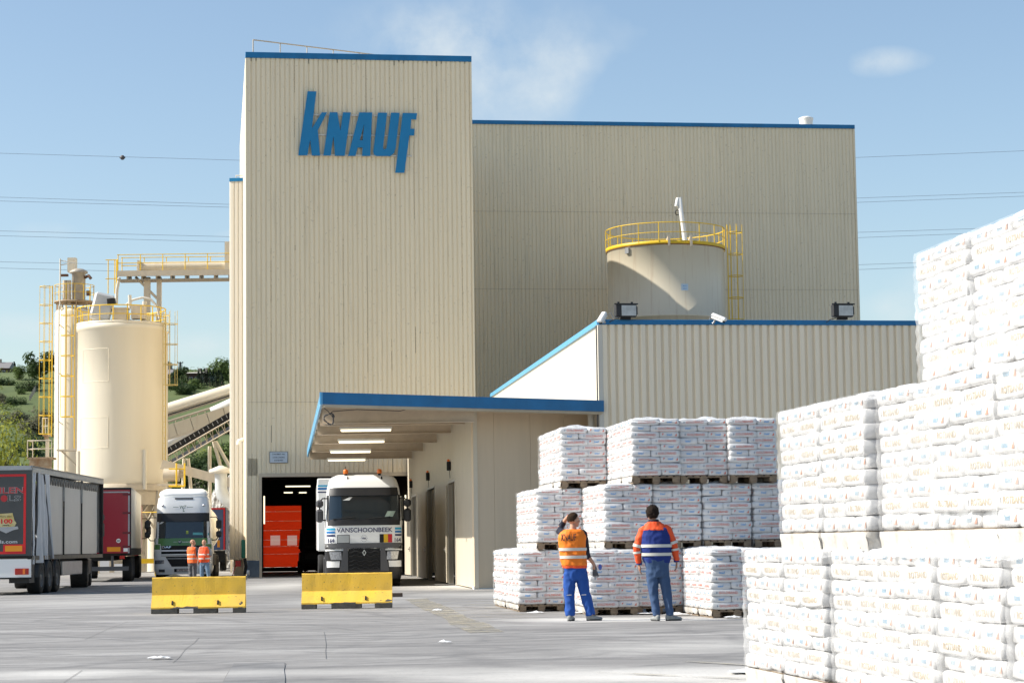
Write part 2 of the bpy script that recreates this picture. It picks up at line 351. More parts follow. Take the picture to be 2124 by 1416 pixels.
# ================================================================ TOWER (block over the loading gate)
PHI = R(8)
O_T = at(512, 1190, 93); O_T.z = 0
nT = Vector((math.sin(PHI), -math.cos(PHI), 0))
def loc_in(O, a, p): return Rz(-a) @ (Vector(p) - O)
def px_local(px, py, O, a):   # pixel on the vertical plane through O with heading a -> local x,z
    q = loc_in(O, a, hit(px, py, O, Vector((math.sin(a), -math.cos(a), 0)))); return q.x, q.z
TW = px_local(983, 700, O_T, PHI)[0]; TH = px_local(740, 124, O_T, PHI)[1]
gx0, gz = px_local(540, 986, O_T, PHI); gx1 = px_local(856, 1000, O_T, PHI)[0]
tower = thing('factory_tower', 'tall beige ribbed metal tower with a blue roof edge over the dark loading gate', 'building', O_T, PHI)
mb = MB(); I4 = Matrix.Identity(4)
seam = px_local(740, 833, O_T, PHI)[1]
ribbed(mb, TW, TH - seam, .213, .04, T(0, -.004, 0), z0=seam)
# panels above the gate and the narrow jamb left of it
ribbed(mb, TW, seam - gz, .213, .03, I4, z0=gz); ribbed(mb, gx0, gz, .213, .03, I4, z0=.75)
ribbed(mb, TW - gx1, gz, .213, .03, I4, z0=.1, x0=gx1)
ribbed(mb, 21, TH - .1, .213, .035, T(0, 21, 0) @ Rz(R(-90)), z0=.1)
ribbed(mb, 21, TH - .1, .213, .035, T(TW, 0, 0) @ Rz(R(90)), z0=.1)
ribbed(mb, TW, TH - 4.7, .213, .035, T(TW, 21, 0) @ Rz(R(180)), z0=4.7)
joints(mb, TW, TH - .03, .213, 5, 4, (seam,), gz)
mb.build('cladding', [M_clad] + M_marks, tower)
mb = MB(); mb.bb(.02, TW - .02, .02, 20.98, TH - .4, TH - .2); mb.build('roof', M_steel, tower)
mb = MB(); mb.bb(-.03, TW + .03, -.1, 0.1, TH - .02, TH + .24, bev=.01); mb.bb(-.03, .1, .1, 21, TH - .02, TH + .24); mb.bb(TW - .1, TW + .03, .1, 21, TH - .02, TH + .24); mb.bb(.1, TW - .1, 20.9, 21, TH - .02, TH + .24)
mb.build('roof_trim', M_blue, tower)
mb = MB(); mb.bb(-.02, .06, -.06, .02, .75, TH - .03); mb.bb(TW - .05, TW + .03, -.06, .02, 4, TH - .03); mb.build('corner_trim', M_clad2, tower)
mb = MB(); mb.bb(0, gx0 - .02, -.05, .3, 0, .74, bev=.02); mb.build('plinth', mat('blue_grey_plinth', (.11, .15, .2), .8, var=.2, vs=5), tower)
mb = MB(); mb.bb(gx0 - .05, gx1, -.05, .25, gz - .06, gz + .1); mb.bb(gx0 - .05, gx0 + .06, -.05, .25, 0, gz - .06); mb.build('gate_frame', M_steel, tower)
# roof rail (sloping thin rail at the top left)
mb = MB(); a = at(525, 108, 94); b = at(525, 83, 94); c = at(745, 110, 97)
for o_ in (a, b, c): pass
la, lb, lc = (loc_in(O_T, PHI, p) for p in (a, b, c))
mb.tube([la, lb], .03, 6); mb.tube([lb, lc, lc + (lc - lb) * .3], .03, 6)
for k in range(1, 5): q_ = lb.lerp(lc, k / 4); mb.tube([q_, (q_.x, q_.y, TH)], .025, 6)
mb.build('roof_railing', M_steel, tower)
# dark drive-through inside the gate
mi_ = mat('near_black_lining', (.035, .03, .026), .9, var=.3, vs=1)  # near-black base colour for the gate tunnel walls
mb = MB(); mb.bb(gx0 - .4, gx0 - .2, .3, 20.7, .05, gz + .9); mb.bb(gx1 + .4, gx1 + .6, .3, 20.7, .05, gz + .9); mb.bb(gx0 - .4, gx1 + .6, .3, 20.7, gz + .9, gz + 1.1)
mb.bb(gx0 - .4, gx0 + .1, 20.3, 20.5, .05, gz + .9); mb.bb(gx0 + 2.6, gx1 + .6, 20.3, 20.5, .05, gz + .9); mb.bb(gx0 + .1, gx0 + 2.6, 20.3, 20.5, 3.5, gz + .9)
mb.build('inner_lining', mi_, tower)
mb = MB()
for y in (3, 6.5, 10, 13.5, 17): mb.bb(gx0 - .6, gx1 + .3, y, y + .25, gz + .35, gz + .75)
mb.build('roof_beam', mat('dark_steel', (.06, .055, .05), .7), tower)
for px, py, Y, wd in ((618, 1008, 99, 1.15), (598, 1021, 103, .42), (628, 1021, 103, .36)):
    p = loc_in(O_T, PHI, at(px, py, Y)); mb = MB(); mb.bb(p.x - wd / 2, p.x + wd / 2, p.y, p.y + .1, p.z - .03, p.z + .03); mb.build('ceiling_lamp', M_tube, tower)
for px, y0, y1, Y in ((548, 1028, 1086, 104), (832, 1029, 1050, 103), (841, 1026, 1052, 100), (832, 1030, 1090, 104)):
    p = loc_in(O_T, PHI, at(px, y0, Y)); q = loc_in(O_T, PHI, at(px, y1, Y)); mb = MB(); mb.bb(p.x - .035, p.x + .035, p.y, p.y + .05, q.z, p.z); mb.build('wall_lamp', M_tube, tower)
# red curtain door at the back
rd = mat('red_curtain_door', (.7, .05, .01), .5); b_ = rd.node_tree.nodes['Principled BSDF']; 
tr = rd.node_tree.nodes.new('ShaderNodeBsdfTranslucent'); tr.inputs[0].default_value = (.62, .035, .008, 1); ms = rd.node_tree.nodes.new('ShaderNodeMixShader'); ms.inputs[0].default_value = .85
rd.node_tree.links.new(b_.outputs[0], ms.inputs[1]); rd.node_tree.links.new(tr.outputs[0], ms.inputs[2]); rd.node_tree.links.new(ms.outputs[0], rd.node_tree.nodes['Material Output'].inputs[0])
yq = 20.6; OD = O_T + Rz(PHI) @ Vector((0, yq, 0))
x0, z1 = px_local(548, 1038, OD, PHI); x1, z0 = px_local(631, 1164, OD, PHI)
x0 -= 0.05
door = thing('red_roller_door', 'glowing red roller door with two white squares at the back of the dark gate tunnel', 'door', O_T + Rz(PHI) @ Vector(((x0 + x1) / 2, yq, 0)), PHI)
hw = (x1 - x0) / 2; mb = MB()
zz = [.25, .95, 1.35, 1.7, 2.2, 2.7, 3.2, z1]
for a, b in zip(zz, zz[1:]): mb.add([(-hw, 0, a), (hw, 0, a), (hw, 0, b - .02), (-hw, 0, b - .02), (-hw, .012, b - .01), (hw, .012, b - .01)], [[0, 1, 2, 3], [3, 2, 5, 4]])
mb.build('curtain', rd, door)
mb = MB()
for px in (571, 606): 
    xa, za = px_local(px - 10, 1110, OD, PHI); xb, zb = px_local(px + 10, 1130, OD, PHI); c0 = (x0 + x1) / 2; mb.bb(xa - c0, xb - c0, -.02, -.012, zb, za)
wdm = emit('emissive_white_pane', (1, .95, .85), .4); b_ = wdm.node_tree.nodes['Principled BSDF']  # emission put in for daylight behind the panes
tr = wdm.node_tree.nodes.new('ShaderNodeBsdfTranslucent'); ms = wdm.node_tree.nodes.new('ShaderNodeMixShader'); ms.inputs[0].default_value = .85
wdm.node_tree.links.new(b_.outputs[0], ms.inputs[1]); wdm.node_tree.links.new(tr.outputs[0], ms.inputs[2]); wdm.node_tree.links.new(ms.outputs[0], wdm.node_tree.nodes['Material Output'].inputs[0])
mb.build('window_pane', wdm, door)
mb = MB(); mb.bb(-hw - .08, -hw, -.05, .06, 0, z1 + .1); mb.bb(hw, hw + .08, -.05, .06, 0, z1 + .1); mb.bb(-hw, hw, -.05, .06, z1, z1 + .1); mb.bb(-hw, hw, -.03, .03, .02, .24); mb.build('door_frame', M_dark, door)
# forklift silhouette parked before the red door
fl = thing('forklift', 'dark forklift parked in the shadow before the red roller door', 'forklift', at(645, 1190, 107).xy.to_3d(), R(8))
mb = MB(); mb.bb(-.55, .55, 0, 1.9, .35, 1.1, bev=.12); mb.bb(-.5, .5, 1.2, 1.9, 1.1, 1.5, bev=.15); mb.build('body', mat('dark_forklift_paint', (.03, .02, .012), .6), fl)
mb = MB(); mb.tube([(-.5, .2, 1.1), (-.42, .5, 2.15), (-.42, 1.6, 2.15), (-.5, 1.8, 1.2)], .05, 6); mb.tube([(.5, .2, 1.1), (.42, .5, 2.15), (.42, 1.6, 2.15), (.5, 1.8, 1.2)], .05, 6); mb.bb(-.5, .5, .45, 1.65, 2.15, 2.2); mb.build('roll_cage', M_black, fl)
mb = MB(); mb.bb(-.4, -.3, -.15, 0, .1, 2.3); mb.bb(.3, .4, -.15, 0, .1, 2.3); mb.bb(-.4, .4, -.2, -.1, .5, .7); mb.bb(-.3, -.2, -1.2, -.15, .1, .15); mb.bb(.2, .3, -1.2, -.15, .1, .15); mb.build('mast', M_black, fl)
for x in (-.5, .5):
    for y in (.3, 1.6): mb = MB(); mb.tube([(x - .1, y, .3), (x + .1, y, .3)], .3, 16); mb.build('wheel', M_black, fl)
# ---- the company sign
sign = thing('company_letter_sign', 'large blue cut-out KNAUF letters mounted on rails high on the beige tower', 'sign', O_T + nT * .14, PHI)
OS = O_T + nT * .22
def L2(zx, zy):  # enlarged-view coordinates -> photo pixel -> wall
    return px_local(500 + zx / 4.164, 60 + zy / 4.164, OS, PHI)
LET = {
 'letter_k': [[(575, 540), (651, 541), (612, 860), (697, 722), (742, 722), (664, 878), (683, 1094), (612, 1094), (597, 958), (573, 1092), (494, 1092)]],
 'letter_n': [[(766, 721), (832, 721), (858, 880), (881, 722), (948, 722), (895, 1096), (812, 1096), (798, 930), (774, 1094), (711, 1094)]],
 'letter_a': [[(1022, 722), (1133, 723), (1116, 1097), (1046, 1097), (1048, 1024), (1009, 1024), (988, 1097), (925, 1097)], [(1064, 820), (1050, 962), (1026, 962)]],
 'letter_u': [[(1183, 724), (1262, 725), (1226, 1030), (1238, 1044), (1256, 1030), (1296, 725), (1370, 726), (1336, 1030), (1322, 1072), (1290, 1098), (1172, 1098), (1150, 1086), (1142, 1060)]],
 'letter_f': [[(1397, 727), (1521, 729), (1513, 782), (1470, 780), (1464, 864), (1500, 864), (1494, 920), (1455, 920), (1411, 1242), (1332, 1242)]],
}
import mathutils.geometry as mg
for nm, polys in LET.items():
    P = [[Vector((*L2(*p), 0)) for p in pl] for pl in polys]
    tris = mg.tessellate_polygon(P); flat = [q for pl in P for q in pl]; nv = len(flat); mb = MB()
    vs = [(q.x, -.08, q.y) for q in flat] + [(q.x, 0, q.y) for q in flat]
    fs = [list(t) for t in tris] + [[i + nv for i in t] for t in tris]; k = 0
    for pl in P:
        m_ = len(pl); fs += [[k + i, k + (i + 1) % m_, nv + k + (i + 1) % m_, nv + k + i] for i in range(m_)]; k += m_
    mb.add(vs, fs); mb.build(nm, M_logo, sign)
for zy, a, b in ((738, 620, 1400), (910, 560, 1440), (1083, 505, 1478)):
    xa, za = L2(a, zy); xb, _ = L2(b, zy); mb = MB(); mb.bb(xa, xb, .02, .07, za - .035, za + .035); mb.build('mounting_rail', M_pale, sign)
# ---- small plate by the gate
OPp = O_T + nT * .06
x0, z0 = px_local(559, 960, OPp, PHI); x1, z1 = px_local(597, 936, OPp, PHI)
plate = thing('notice_board', 'small white rectangular notice board with dark lettering left above the gate', 'sign', OPp + Rz(PHI) @ Vector(((x0 + x1) / 2, 0, (z0 + z1) / 2)), PHI)
hw, hh = (x1 - x0) / 2, (z1 - z0) / 2
mb = MB(); mb.bb(-hw, hw, -.02, .02, -hh, hh); mb.build('frame', M_grey, plate)
mb = MB(); mb.bb(-hw + .02, hw - .02, -.026, -.021, -hh + .02, hh - .02); mb.build('panel', mat('plate_white', (.5, .56, .62), .4), plate)
for s_, z, wd in (('CHARGEMENT VRAC', .55, 1.45), ('LOOSE LOADING', 0, 1.3), ('BULK BELADING', -.52, .95)): mb = MB(); flat_text(mb, s_, .065, T(0, -.03, z * hh), w=wd * hw, bold=.01); mb.build('lettering', mat('dark_ink', (.02, .03, .05), .5), plate)
# ================================================================ LEFT ANNEX STRIP
O_A = at(478, 1170, 101); O_A.z = 0
annex = thing('narrow_annex', 'narrow sunlit beige annex with blue roof edge left behind the tower', 'building', O_A, R(0))
AX = loc_in(O_A, 0, at(512, 1170, 104)).x; AH = at(478, 376, 101).z
q = at(478, 700, 101); 
mb = MB(); a_ = R(-38)
AZ0 = at(478, 1160, 101).z
mb2_w = 1.1
# faceted end: sun side face turned left, ribs
Lf = math.hypot(AX, 1.2); mb = MB()
an = R(-8)
ribbed(mb, .78, AH - AZ0, .2, .035, T(0, 0, 0) @ Rz(an), z0=AZ0)
ribbed(mb, 6, AH - AZ0, .2, .035, T(0, 6, 0) @ Rz(R(-90)), z0=AZ0)
mb.build('cladding', M_pale, annex)
mb = MB(); mb.prism([(-.03, AH - .02), (.78, AH - .02), (.78, AH + .14), (-.03, AH + .14)], .1, M=T(0, -.06, 0) @ Rz(an)); mb.bb(-.04, .06, .05, 6, AH - .02, AH + .14); mb.build('roof_trim', M_blue, annex)
mb = MB(); mb.add([(0, .05, AH - .1), (.75, -.1, AH - .1), (.4, 6, AH - .1), (0, 6, AH - .1)], [[0, 1, 2, 3]]); mb.build('roof', M_steel, annex)
mb = MB(); mb.bb(.12, .62, .3, .9, 0, AZ0 + .3); mb.build('foot_column', M_panel, annex)
mb = MB(); x_ = .15; mb.tube([(x_, 1, AH), (x_, 1, AH + .45), (x_ + .6, 1, AH + .45)], .025, 6); mb.tube([(x_, 1, AH + .22), (x_ + .6, 1, AH + .22)], .02, 6); mb.build('roof_railing', M_steel, annex)
# swan-neck vent on the annex
mb = MB(); p = at(501, 915, 99.5) - O_A; mb.tube([p + Vector((.25, .35, 0)), p + Vector((.05, 0, .08)), p + Vector((-.12, -.05, .02)), p + Vector((-.16, -.05, -.15))], .09, 12); mb.build('vent_pipe', M_white, annex)
# ================================================================ LONG HALL
PH2 = R(7.6)
O_H = at(981, 600, 116); O_H.z = 0
HW = px_local(1776, 450, O_H, PH2)[0]; HH = px_local(1375, 262, O_H, PH2)[1]
hall = thing('long_hall', 'long high beige ribbed hall with blue roof edge right behind the tower', 'building', O_H, PH2)
seam2 = px_local(1375, 441, O_H, PH2)[1]; seam3 = px_local(1375, 600, O_H, PH2)[1]
mb = MB(); ribbed(mb, HW + 1.2, HH - seam2, .215, .035, T(-1.2, -.006, 0), z0=seam2); ribbed(mb, HW + 1.2, seam2, .215, .035, T(-1.2, 0, 0), z0=0.0)
ribbed(mb, 30, HH, .215, .035, T(HW, 0, 0) @ Rz(R(90)), z0=0)
ribbed(mb, 30, HH, .215, .035, T(-1.2, 30, 0) @ Rz(R(-90)), z0=0)
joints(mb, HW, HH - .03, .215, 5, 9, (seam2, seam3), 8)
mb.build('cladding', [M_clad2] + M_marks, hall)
mb = MB(); mb.bb(-1.2, HW, .02, 30, HH - .3, HH - .1); mb.build('roof', M_steel, hall)
mb = MB(); mb.bb(-1.2, HW + .04, -.1, .1, HH - .02, HH + .2, bev=.01); mb.bb(HW - .1, HW + .04, .1, 30, HH - .02, HH + .2); mb.build('roof_trim', M_blue, hall)
mb = MB(); mb.bb(HW - .06, HW + .04, -.07, .03, 0, HH - .03); mb.build('corner_trim', M_clad2, hall)
vx = px_local(1687, 250, O_H, PH2)[0]
vent = thing('roof_vent', 'white round roof vent above the right end of the high hall', 'vent', O_H + Rz(PH2) @ Vector((vx, 1.5, HH + .36)), 0)
mb = MB(); mb.lathe([(.36, 0), (.38, .25), (.41, .46), (.43, .5), (.36, .54), (.2, .6), (0, .62)], 24); mb.build('cowl', M_white, vent)
mb = MB(); mb.lathe([(.34, -.5), (.34, .1)], 20); mb.build('collar', M_galv, vent)
# ================================================================ LOW HALL
PL = R(9)
O_L = at(1253, 1222, 63.2); O_L.z = 0
LW = 22; LH = px_local(1560, 673, O_L, PL)[1]
low = thing('low_hall', 'lower ribbed hall with sunlit left side and blue roof edge behind the sacks', 'building', O_L, PL)
sd = R(90 + 6.6); slen = 31
mb = MB(); ribbed(mb, LW, LH, .235, .07, I4, z0=0, flat=.2)
mb.build('front_cladding', [M_low] + M_marks, low)
mb = MB(); SDM = T(0, 0, 0) @ Rz(sd - PL) @ T(0, 0, 0)
# side wall runs back from the corner, outside faces left
ribbed(mb, slen, LH, .235, .02, SDM @ T(slen, 0, 0) @ Rz(R(180)), z0=0, flat=.7); mb.build('side_cladding', M_pale, low)
mb = MB(); mb.bb(-.03, LW, -.09, .08, LH - .02, LH + .13, bev=.008); mb.build('roof_trim', M_blue, low)
mb = MB(); mb.bb(0, slen, -.05, .08, LH - .02, LH + .13, M=SDM); mb.build('side_roof_trim', mat('sunlit_blue_trim', (.10, .36, .60), .35), low)  # paler copy of the blue trim, sunlight put into its colour
mb = MB(); mb.bb(-.07, .07, -.08, .05, 0, LH - .03); mb.build('corner_trim', M_pale, low)
p_ = SDM @ Vector((slen, 0, 0)); mb = MB(); mb.add([(0.03, .03, LH - .1), (LW, .03, LH - .1), (LW, 32, LH - .1), (p_.x, p_.y, LH - .1)], [[0, 1, 2, 3]]); mb.build('roof', M_pale, low)
mb = MB(); mb.tube([(-.12, -.1, 3.0), (-.12, -.1, LH - .05)], .022, 6); mb.build('cable', M_grey, low)
# ================================================================ LOADING BAY BLOCK (panels) + CANOPY
C0 = ground(985, 1221.5); C0.z = 0
FR = at(1253, 853, 63.0); FL = at(665, 838, 58.0); CZ = (FR.z + FL.z) / 2
fd = (FR - FL); fd.z = 0; fang = math.atan2(fd.y, fd.x)
bay = thing('loading_bay_block', 'smooth cream panel block with narrow open doors beside the truck under the canopy', 'building', C0, 0)
cw = R(90 + 6.4); clen = 31.5
WM = Rz(cw)   # local x runs back along the corridor wall; outside (left) is +y here
doors = []
for pxa, pxb, pyt in ((946, 932, 997), (903.5, 889, 1010), (865.5, 856, 1027)):
    n_ = Vector((math.sin(cw), -math.cos(cw), 0)); ha = hit(pxa, 1150, C0, n_); hb = hit(pxb, 1150, C0, n_); ht = hit(pxa, pyt, C0, n_)
    doors.append(((ha - C0).xy.length, (hb - C0).xy.length, ht.z))
BH = CZ + .15
mb = MB(); x = 0
for da, db, dz in doors:
    mb.bb(x, da, -.12, 0, .03, BH, M=WM); mb.bb(da, db, -.12, 0, dz, BH, M=WM); x = db
mb.bb(x, clen, -.12, 0, .03, BH, M=WM)
mb.build('side_wall', M_panel, bay)
FM = Rz(fang); fl_len = 4.25
mb = MB(); edges = [0, .72, 2.0, 3.2, fl_len]
for a, b in zip(edges, edges[1:]): mb.bb(a + .004, b - .004, .012, .12, .03, BH, M=FM)
mb.build('front_wall', mat('tan_panel', (.70, .55, .38), .5, var=.06, vs=1.5, vst=(3, 3, .3)), bay)
mb = MB(); mb.bb(-.02, fl_len, .02, .1, 0, .09, M=FM); mb.build('skirting', M_white, bay)
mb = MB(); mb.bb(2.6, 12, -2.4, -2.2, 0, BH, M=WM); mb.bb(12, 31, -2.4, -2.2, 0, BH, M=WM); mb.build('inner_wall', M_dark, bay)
for i, (da, db, dz) in enumerate(doors):
    f = MB(); f.bb(da - .07, da, -.14, .03, 0, dz + .07, M=WM); f.bb(db, db + .07, -.14, .03, 0, dz + .07, M=WM); f.bb(da, db, -.14, .03, dz, dz + .07, M=WM); f.build('door_frame', M_pale, bay)
    # open leaf standing out from the far edge
    f = MB(); LM = WM @ T(db + .03, .04, 0) @ Rz(R(1.5)); f.bb(0, db - da - .1, 0, .05, .05, dz - .05, M=LM); lf = f.build('door_leaf', M_panel, bay)
    f = MB(); f.tube([LM @ Vector((.25, .09, 1.15)), LM @ Vector((.4, .1, 1.15))], .025, 8); f.bb(.2, .3, .05, .08, 1.05, 1.25, M=LM); f.build('handle', M_chrome, lf)
mb = MB(); da, db, dz = doors[0]; mb.bb(da + .1, da + .75, .06, .075, 1.55, 2.05, M=WM @ Rz(R(-1))); pp = tag(mb.build('paper_notice', M_white), 'white paper sheet hung across the nearest open door gap', 'notice'); pp.location = C0
for px, py in ((935, 966), (891, 988), (855.5, 1004)):
    n_ = Vector((math.sin(cw), -math.cos(cw), 0)); h_ = hit(px, py, C0, n_)
    sb = thing('signal_lamp', {935: 'black wall lamp with orange cap nearest on the cream wall above the door', 891: 'black wall lamp with orange cap above the second open door', 855.5: 'farthest black wall lamp with orange cap by the gate edge'}[px], 'lamp', h_, cw + R(180), 'signal lamps over the bay doors')
    m2 = MB(); m2.box((0, -.07, 0), (.14, .13, .3), bev=.015); m2.build('housing', M_black, sb); m2 = MB(); m2.lathe([(.05, 0), (.05, .05), (.04, .07), (0, .08)], 12, M=T(0, -.08, .15)); m2.build('orange_cap', mat('orange_lens', (.8, .18, .02), .3), sb)
    m2 = MB(); m2.tube([(0, -.05, -.15), (.05, -.04, -.3), (-.02, -.03, -.4)], .01, 5); m2.build('cable', M_black, sb)
# canopy
RL = at(637, 953, 92.0)
can = thing('loading_canopy', 'flat loading canopy with thick blue fascia over cream steel beams above the white truck', 'canopy', (0, 0, 0))
FTH = .33
RLp = Vector((RL.x, RL.y, 0)); FLp = Vector((FL.x, FL.y, 0)); FRp = Vector((FR.x, FR.y, 0))
RRp = O_T + Rz(PHI) @ Vector((TW + 1.5, -.1, 0))
mb = MB(); pl = [FLp, FRp, Vector((RRp.x + 2, RRp.y, 0)), RLp]
inset = [p + (sum(pl, Vector()) / 4 - p).normalized() * .08 for p in pl]
vs = [(p.x, p.y, CZ + .16) for p in inset] + [(p.x, p.y, CZ + .26) for p in inset]
mb.add(vs, [[3, 2, 1, 0], [4, 5, 6, 7], [0, 1, 5, 4], [1, 2, 6, 5], [2, 3, 7, 6], [3, 0, 4, 7]]); mb.build('roof_deck', M_steel, can)
def edge_beam(mb, a, b, z0, z1, wd, mi=0):
    d = (b - a); ang = math.atan2(d.y, d.x); mb.bb(0, d.length, 0, wd, z0, z1, mi, M=T(a.x, a.y, 0) @ Rz(ang))
mb = MB(); edge_beam(mb, FLp, FRp, CZ, CZ + FTH, .06); mb.build('front_fascia', M_blue, can)
mb = MB(); edge_beam(mb, RLp, FLp + Vector((-.003, 0, 0)), CZ - .01, CZ + FTH - .003, .06); mb.build('side_fascia', mat('sunlit_blue_trim', (.10, .36, .60), .35), can)  # same paler blue, sun on this side painted into the colour
mb = MB(); edge_beam(mb, FLp + Vector((.1, .09, 0)), FRp + Vector((-.03, .08, 0)), CZ - .06, CZ + .14, .05)
edge_beam(mb, FLp + Vector((.1, .16, 0)), FRp + Vector((-.03, .15, 0)), CZ - .08, CZ - .03, .12); mb.build('gutter_beam', M_steel, can)
def wall_x(Y):  # corridor wall x at depth Y
    return C0.x + (Y - C0.y) / math.tan(cw)
def left_x(Y): return FLp.x + (Y - FLp.y) * (RLp.x - FLp.x) / (RLp.y - FLp.y)
for i, Y in enumerate((61.2, 64.6, 69.8, 76.0, 83.0, 90.0)):
    hgt = (.5, .36, .36, .36, .34, .34)[i]; x0, x1 = left_x(Y) + .1, wall_x(Y + .8) + (.05 if i else .0)
    zt = CZ + .155; mb = MB()
    mb.bb(x0, x1, Y - .01, Y + .01, zt - hgt, zt - .03); mb.bb(x0, x1, Y - .1, Y + .1, zt - .03, zt); mb.bb(x0, x1, Y - .1, Y + .1, zt - hgt - .02, zt - hgt)
    mb.build('ceiling_beam', mat('tan_steel_beam', (.62, .51, .38), .5, var=.12, vs=3, dirt=.3), can)
mb = MB()
for k in range(9):
    mb = MB(); f_ = k / 9; a = FLp.lerp(RLp, .035 + f_ * .945) + Vector((.1, 0, 0)); mb.bb(a.x, min(wall_x(a.y) - .02, FLp.x + (a.y - .2 - FLp.y) / math.tan(fang)), a.y, a.y + .06, CZ + .07, CZ + .155); mb.build('purlin', M_steel, can)
for px, py, Y, wd in ((759, 892, 66.5, 108), (750, 916, 72.8, 98), (727, 937, 79.5, 86), (719, 954, 86.5, 80)):
    p = at(px, py, Y); wdm_ = wd * Y / FPX; mb = MB(); mb.bb(p.x - wdm_ / 2, p.x + wdm_ / 2, p.y - .12, p.y + .12, p.z + .03, p.z + .1); la_ = mb.build('lamp_housing', M_white, can)
    mb = MB(); mb.bb(p.x - wdm_ / 2 + .03, p.x + wdm_ / 2 - .03, p.y - .11, p.y + .11, p.z - .035, p.z + .028, bev=.02); mb.build('lamp_tube', M_tube, la_)
mb = MB()   # coiled cable hanging at the front left
cpts = []
for k in range(40):
    a = k / 39 * 4.4 * math.pi; r_ = .13 + .03 * math.sin(k); cpts.append(at(683, 868, 58.8) + Vector((math.cos(a) * r_, .01 * k / 10, math.sin(a) * (r_ + .02))))
mb.tube([at(672, 846, 58.8), at(680, 852, 58.8)] + cpts + [at(690, 853, 58.9), at(740, 849, 59.6), at(830, 852, 60.2), at(850, 847, 60.2)], .012, 5); mb.build('hanging_cable', M_grey, can)
mb = MB(); p = at(1226, 868, 63.6); mb.tube([(p.x, p.y, CZ + .1), (p.x, p.y, 0.2)], .1, 12); dp = tag(mb.build('downpipe', M_pale), 'cream downpipe on the wall at the canopy right end', 'pipe')
# ================================================================ BAGS ON PALLETS
def film_mat():
    m = bpy.data.materials.new('shrink_film'); m.use_nodes = True; t = m.node_tree; t.nodes.clear(); n = t.nodes.new; l = t.links.new
    o = n('ShaderNodeOutputMaterial'); tr = n('ShaderNodeBsdfTransparent'); d = n('ShaderNodeBsdfPrincipled'); mx = n('ShaderNodeMixShader')
    d.inputs['Base Color'].default_value = (.86, .88, .9, 1); d.inputs['Roughness'].default_value = .25
    x = n('ShaderNodeTexNoise'); x.inputs['Scale'].default_value = 9; x.inputs['Detail'].default_value = 6; c = n('ShaderNodeTexCoord'); l(c.outputs['Object'], x.inputs['Vector'])
    r = n('ShaderNodeMapRange'); l(x.outputs['Fac'], r.inputs[0]); r.inputs[1].default_value = .3; r.inputs[2].default_value = .7; r.inputs[3].default_value = .25; r.inputs[4].default_value = .75
    b = n('ShaderNodeBump'); b.inputs['Strength'].default_value = .6; b.inputs['Distance'].default_value = .03; l(x.outputs['Fac'], b.inputs['Height']); l(b.outputs[0], d.inputs['Normal'])
    l(r.outputs[0], mx.inputs[0]); l(tr.outputs[0], mx.inputs[1]); l(d.outputs[0], mx.inputs[2]); l(mx.outputs[0], o.inputs[0]); return m
M_film = film_mat()
M_bag = mat('white_paper_bag', (.71, .705, .70), .38, bump=.35, bs=9, bst=(1, 1, 1.6), var=.04, vs=4)
M_bag2 = mat('white_film_wrapped_bag', (.66, .655, .65), .3, bump=.3, bs=8, bst=(1, 1, 1.6), var=.03, vs=3)
INK_R = mat('red_bag_print', (.62, .11, .06), .5); INK_B = mat('blue_bag_print', (.09, .33, .68), .5); INK_G = mat('grey_bag_print', (.24, .28, .36), .5)
PIN_R = mat('veiled_ochre_print', (.47, .39, .28), .4); PIN_B = mat('veiled_blue_print', (.30, .42, .52), .4); PIN_G = mat('veiled_grey_print', (.5, .5, .5), .4); PIN_T = mat('veiled_red_print', (.55, .30, .22), .4)  # film glare is mixed into these inks; shaded side lettering stays redder
BAG_INKS = [M_bag, INK_R, INK_B, INK_G, INK_R]; VEIL_INKS = [M_bag2, PIN_R, PIN_B, PIN_G, PIN_T]
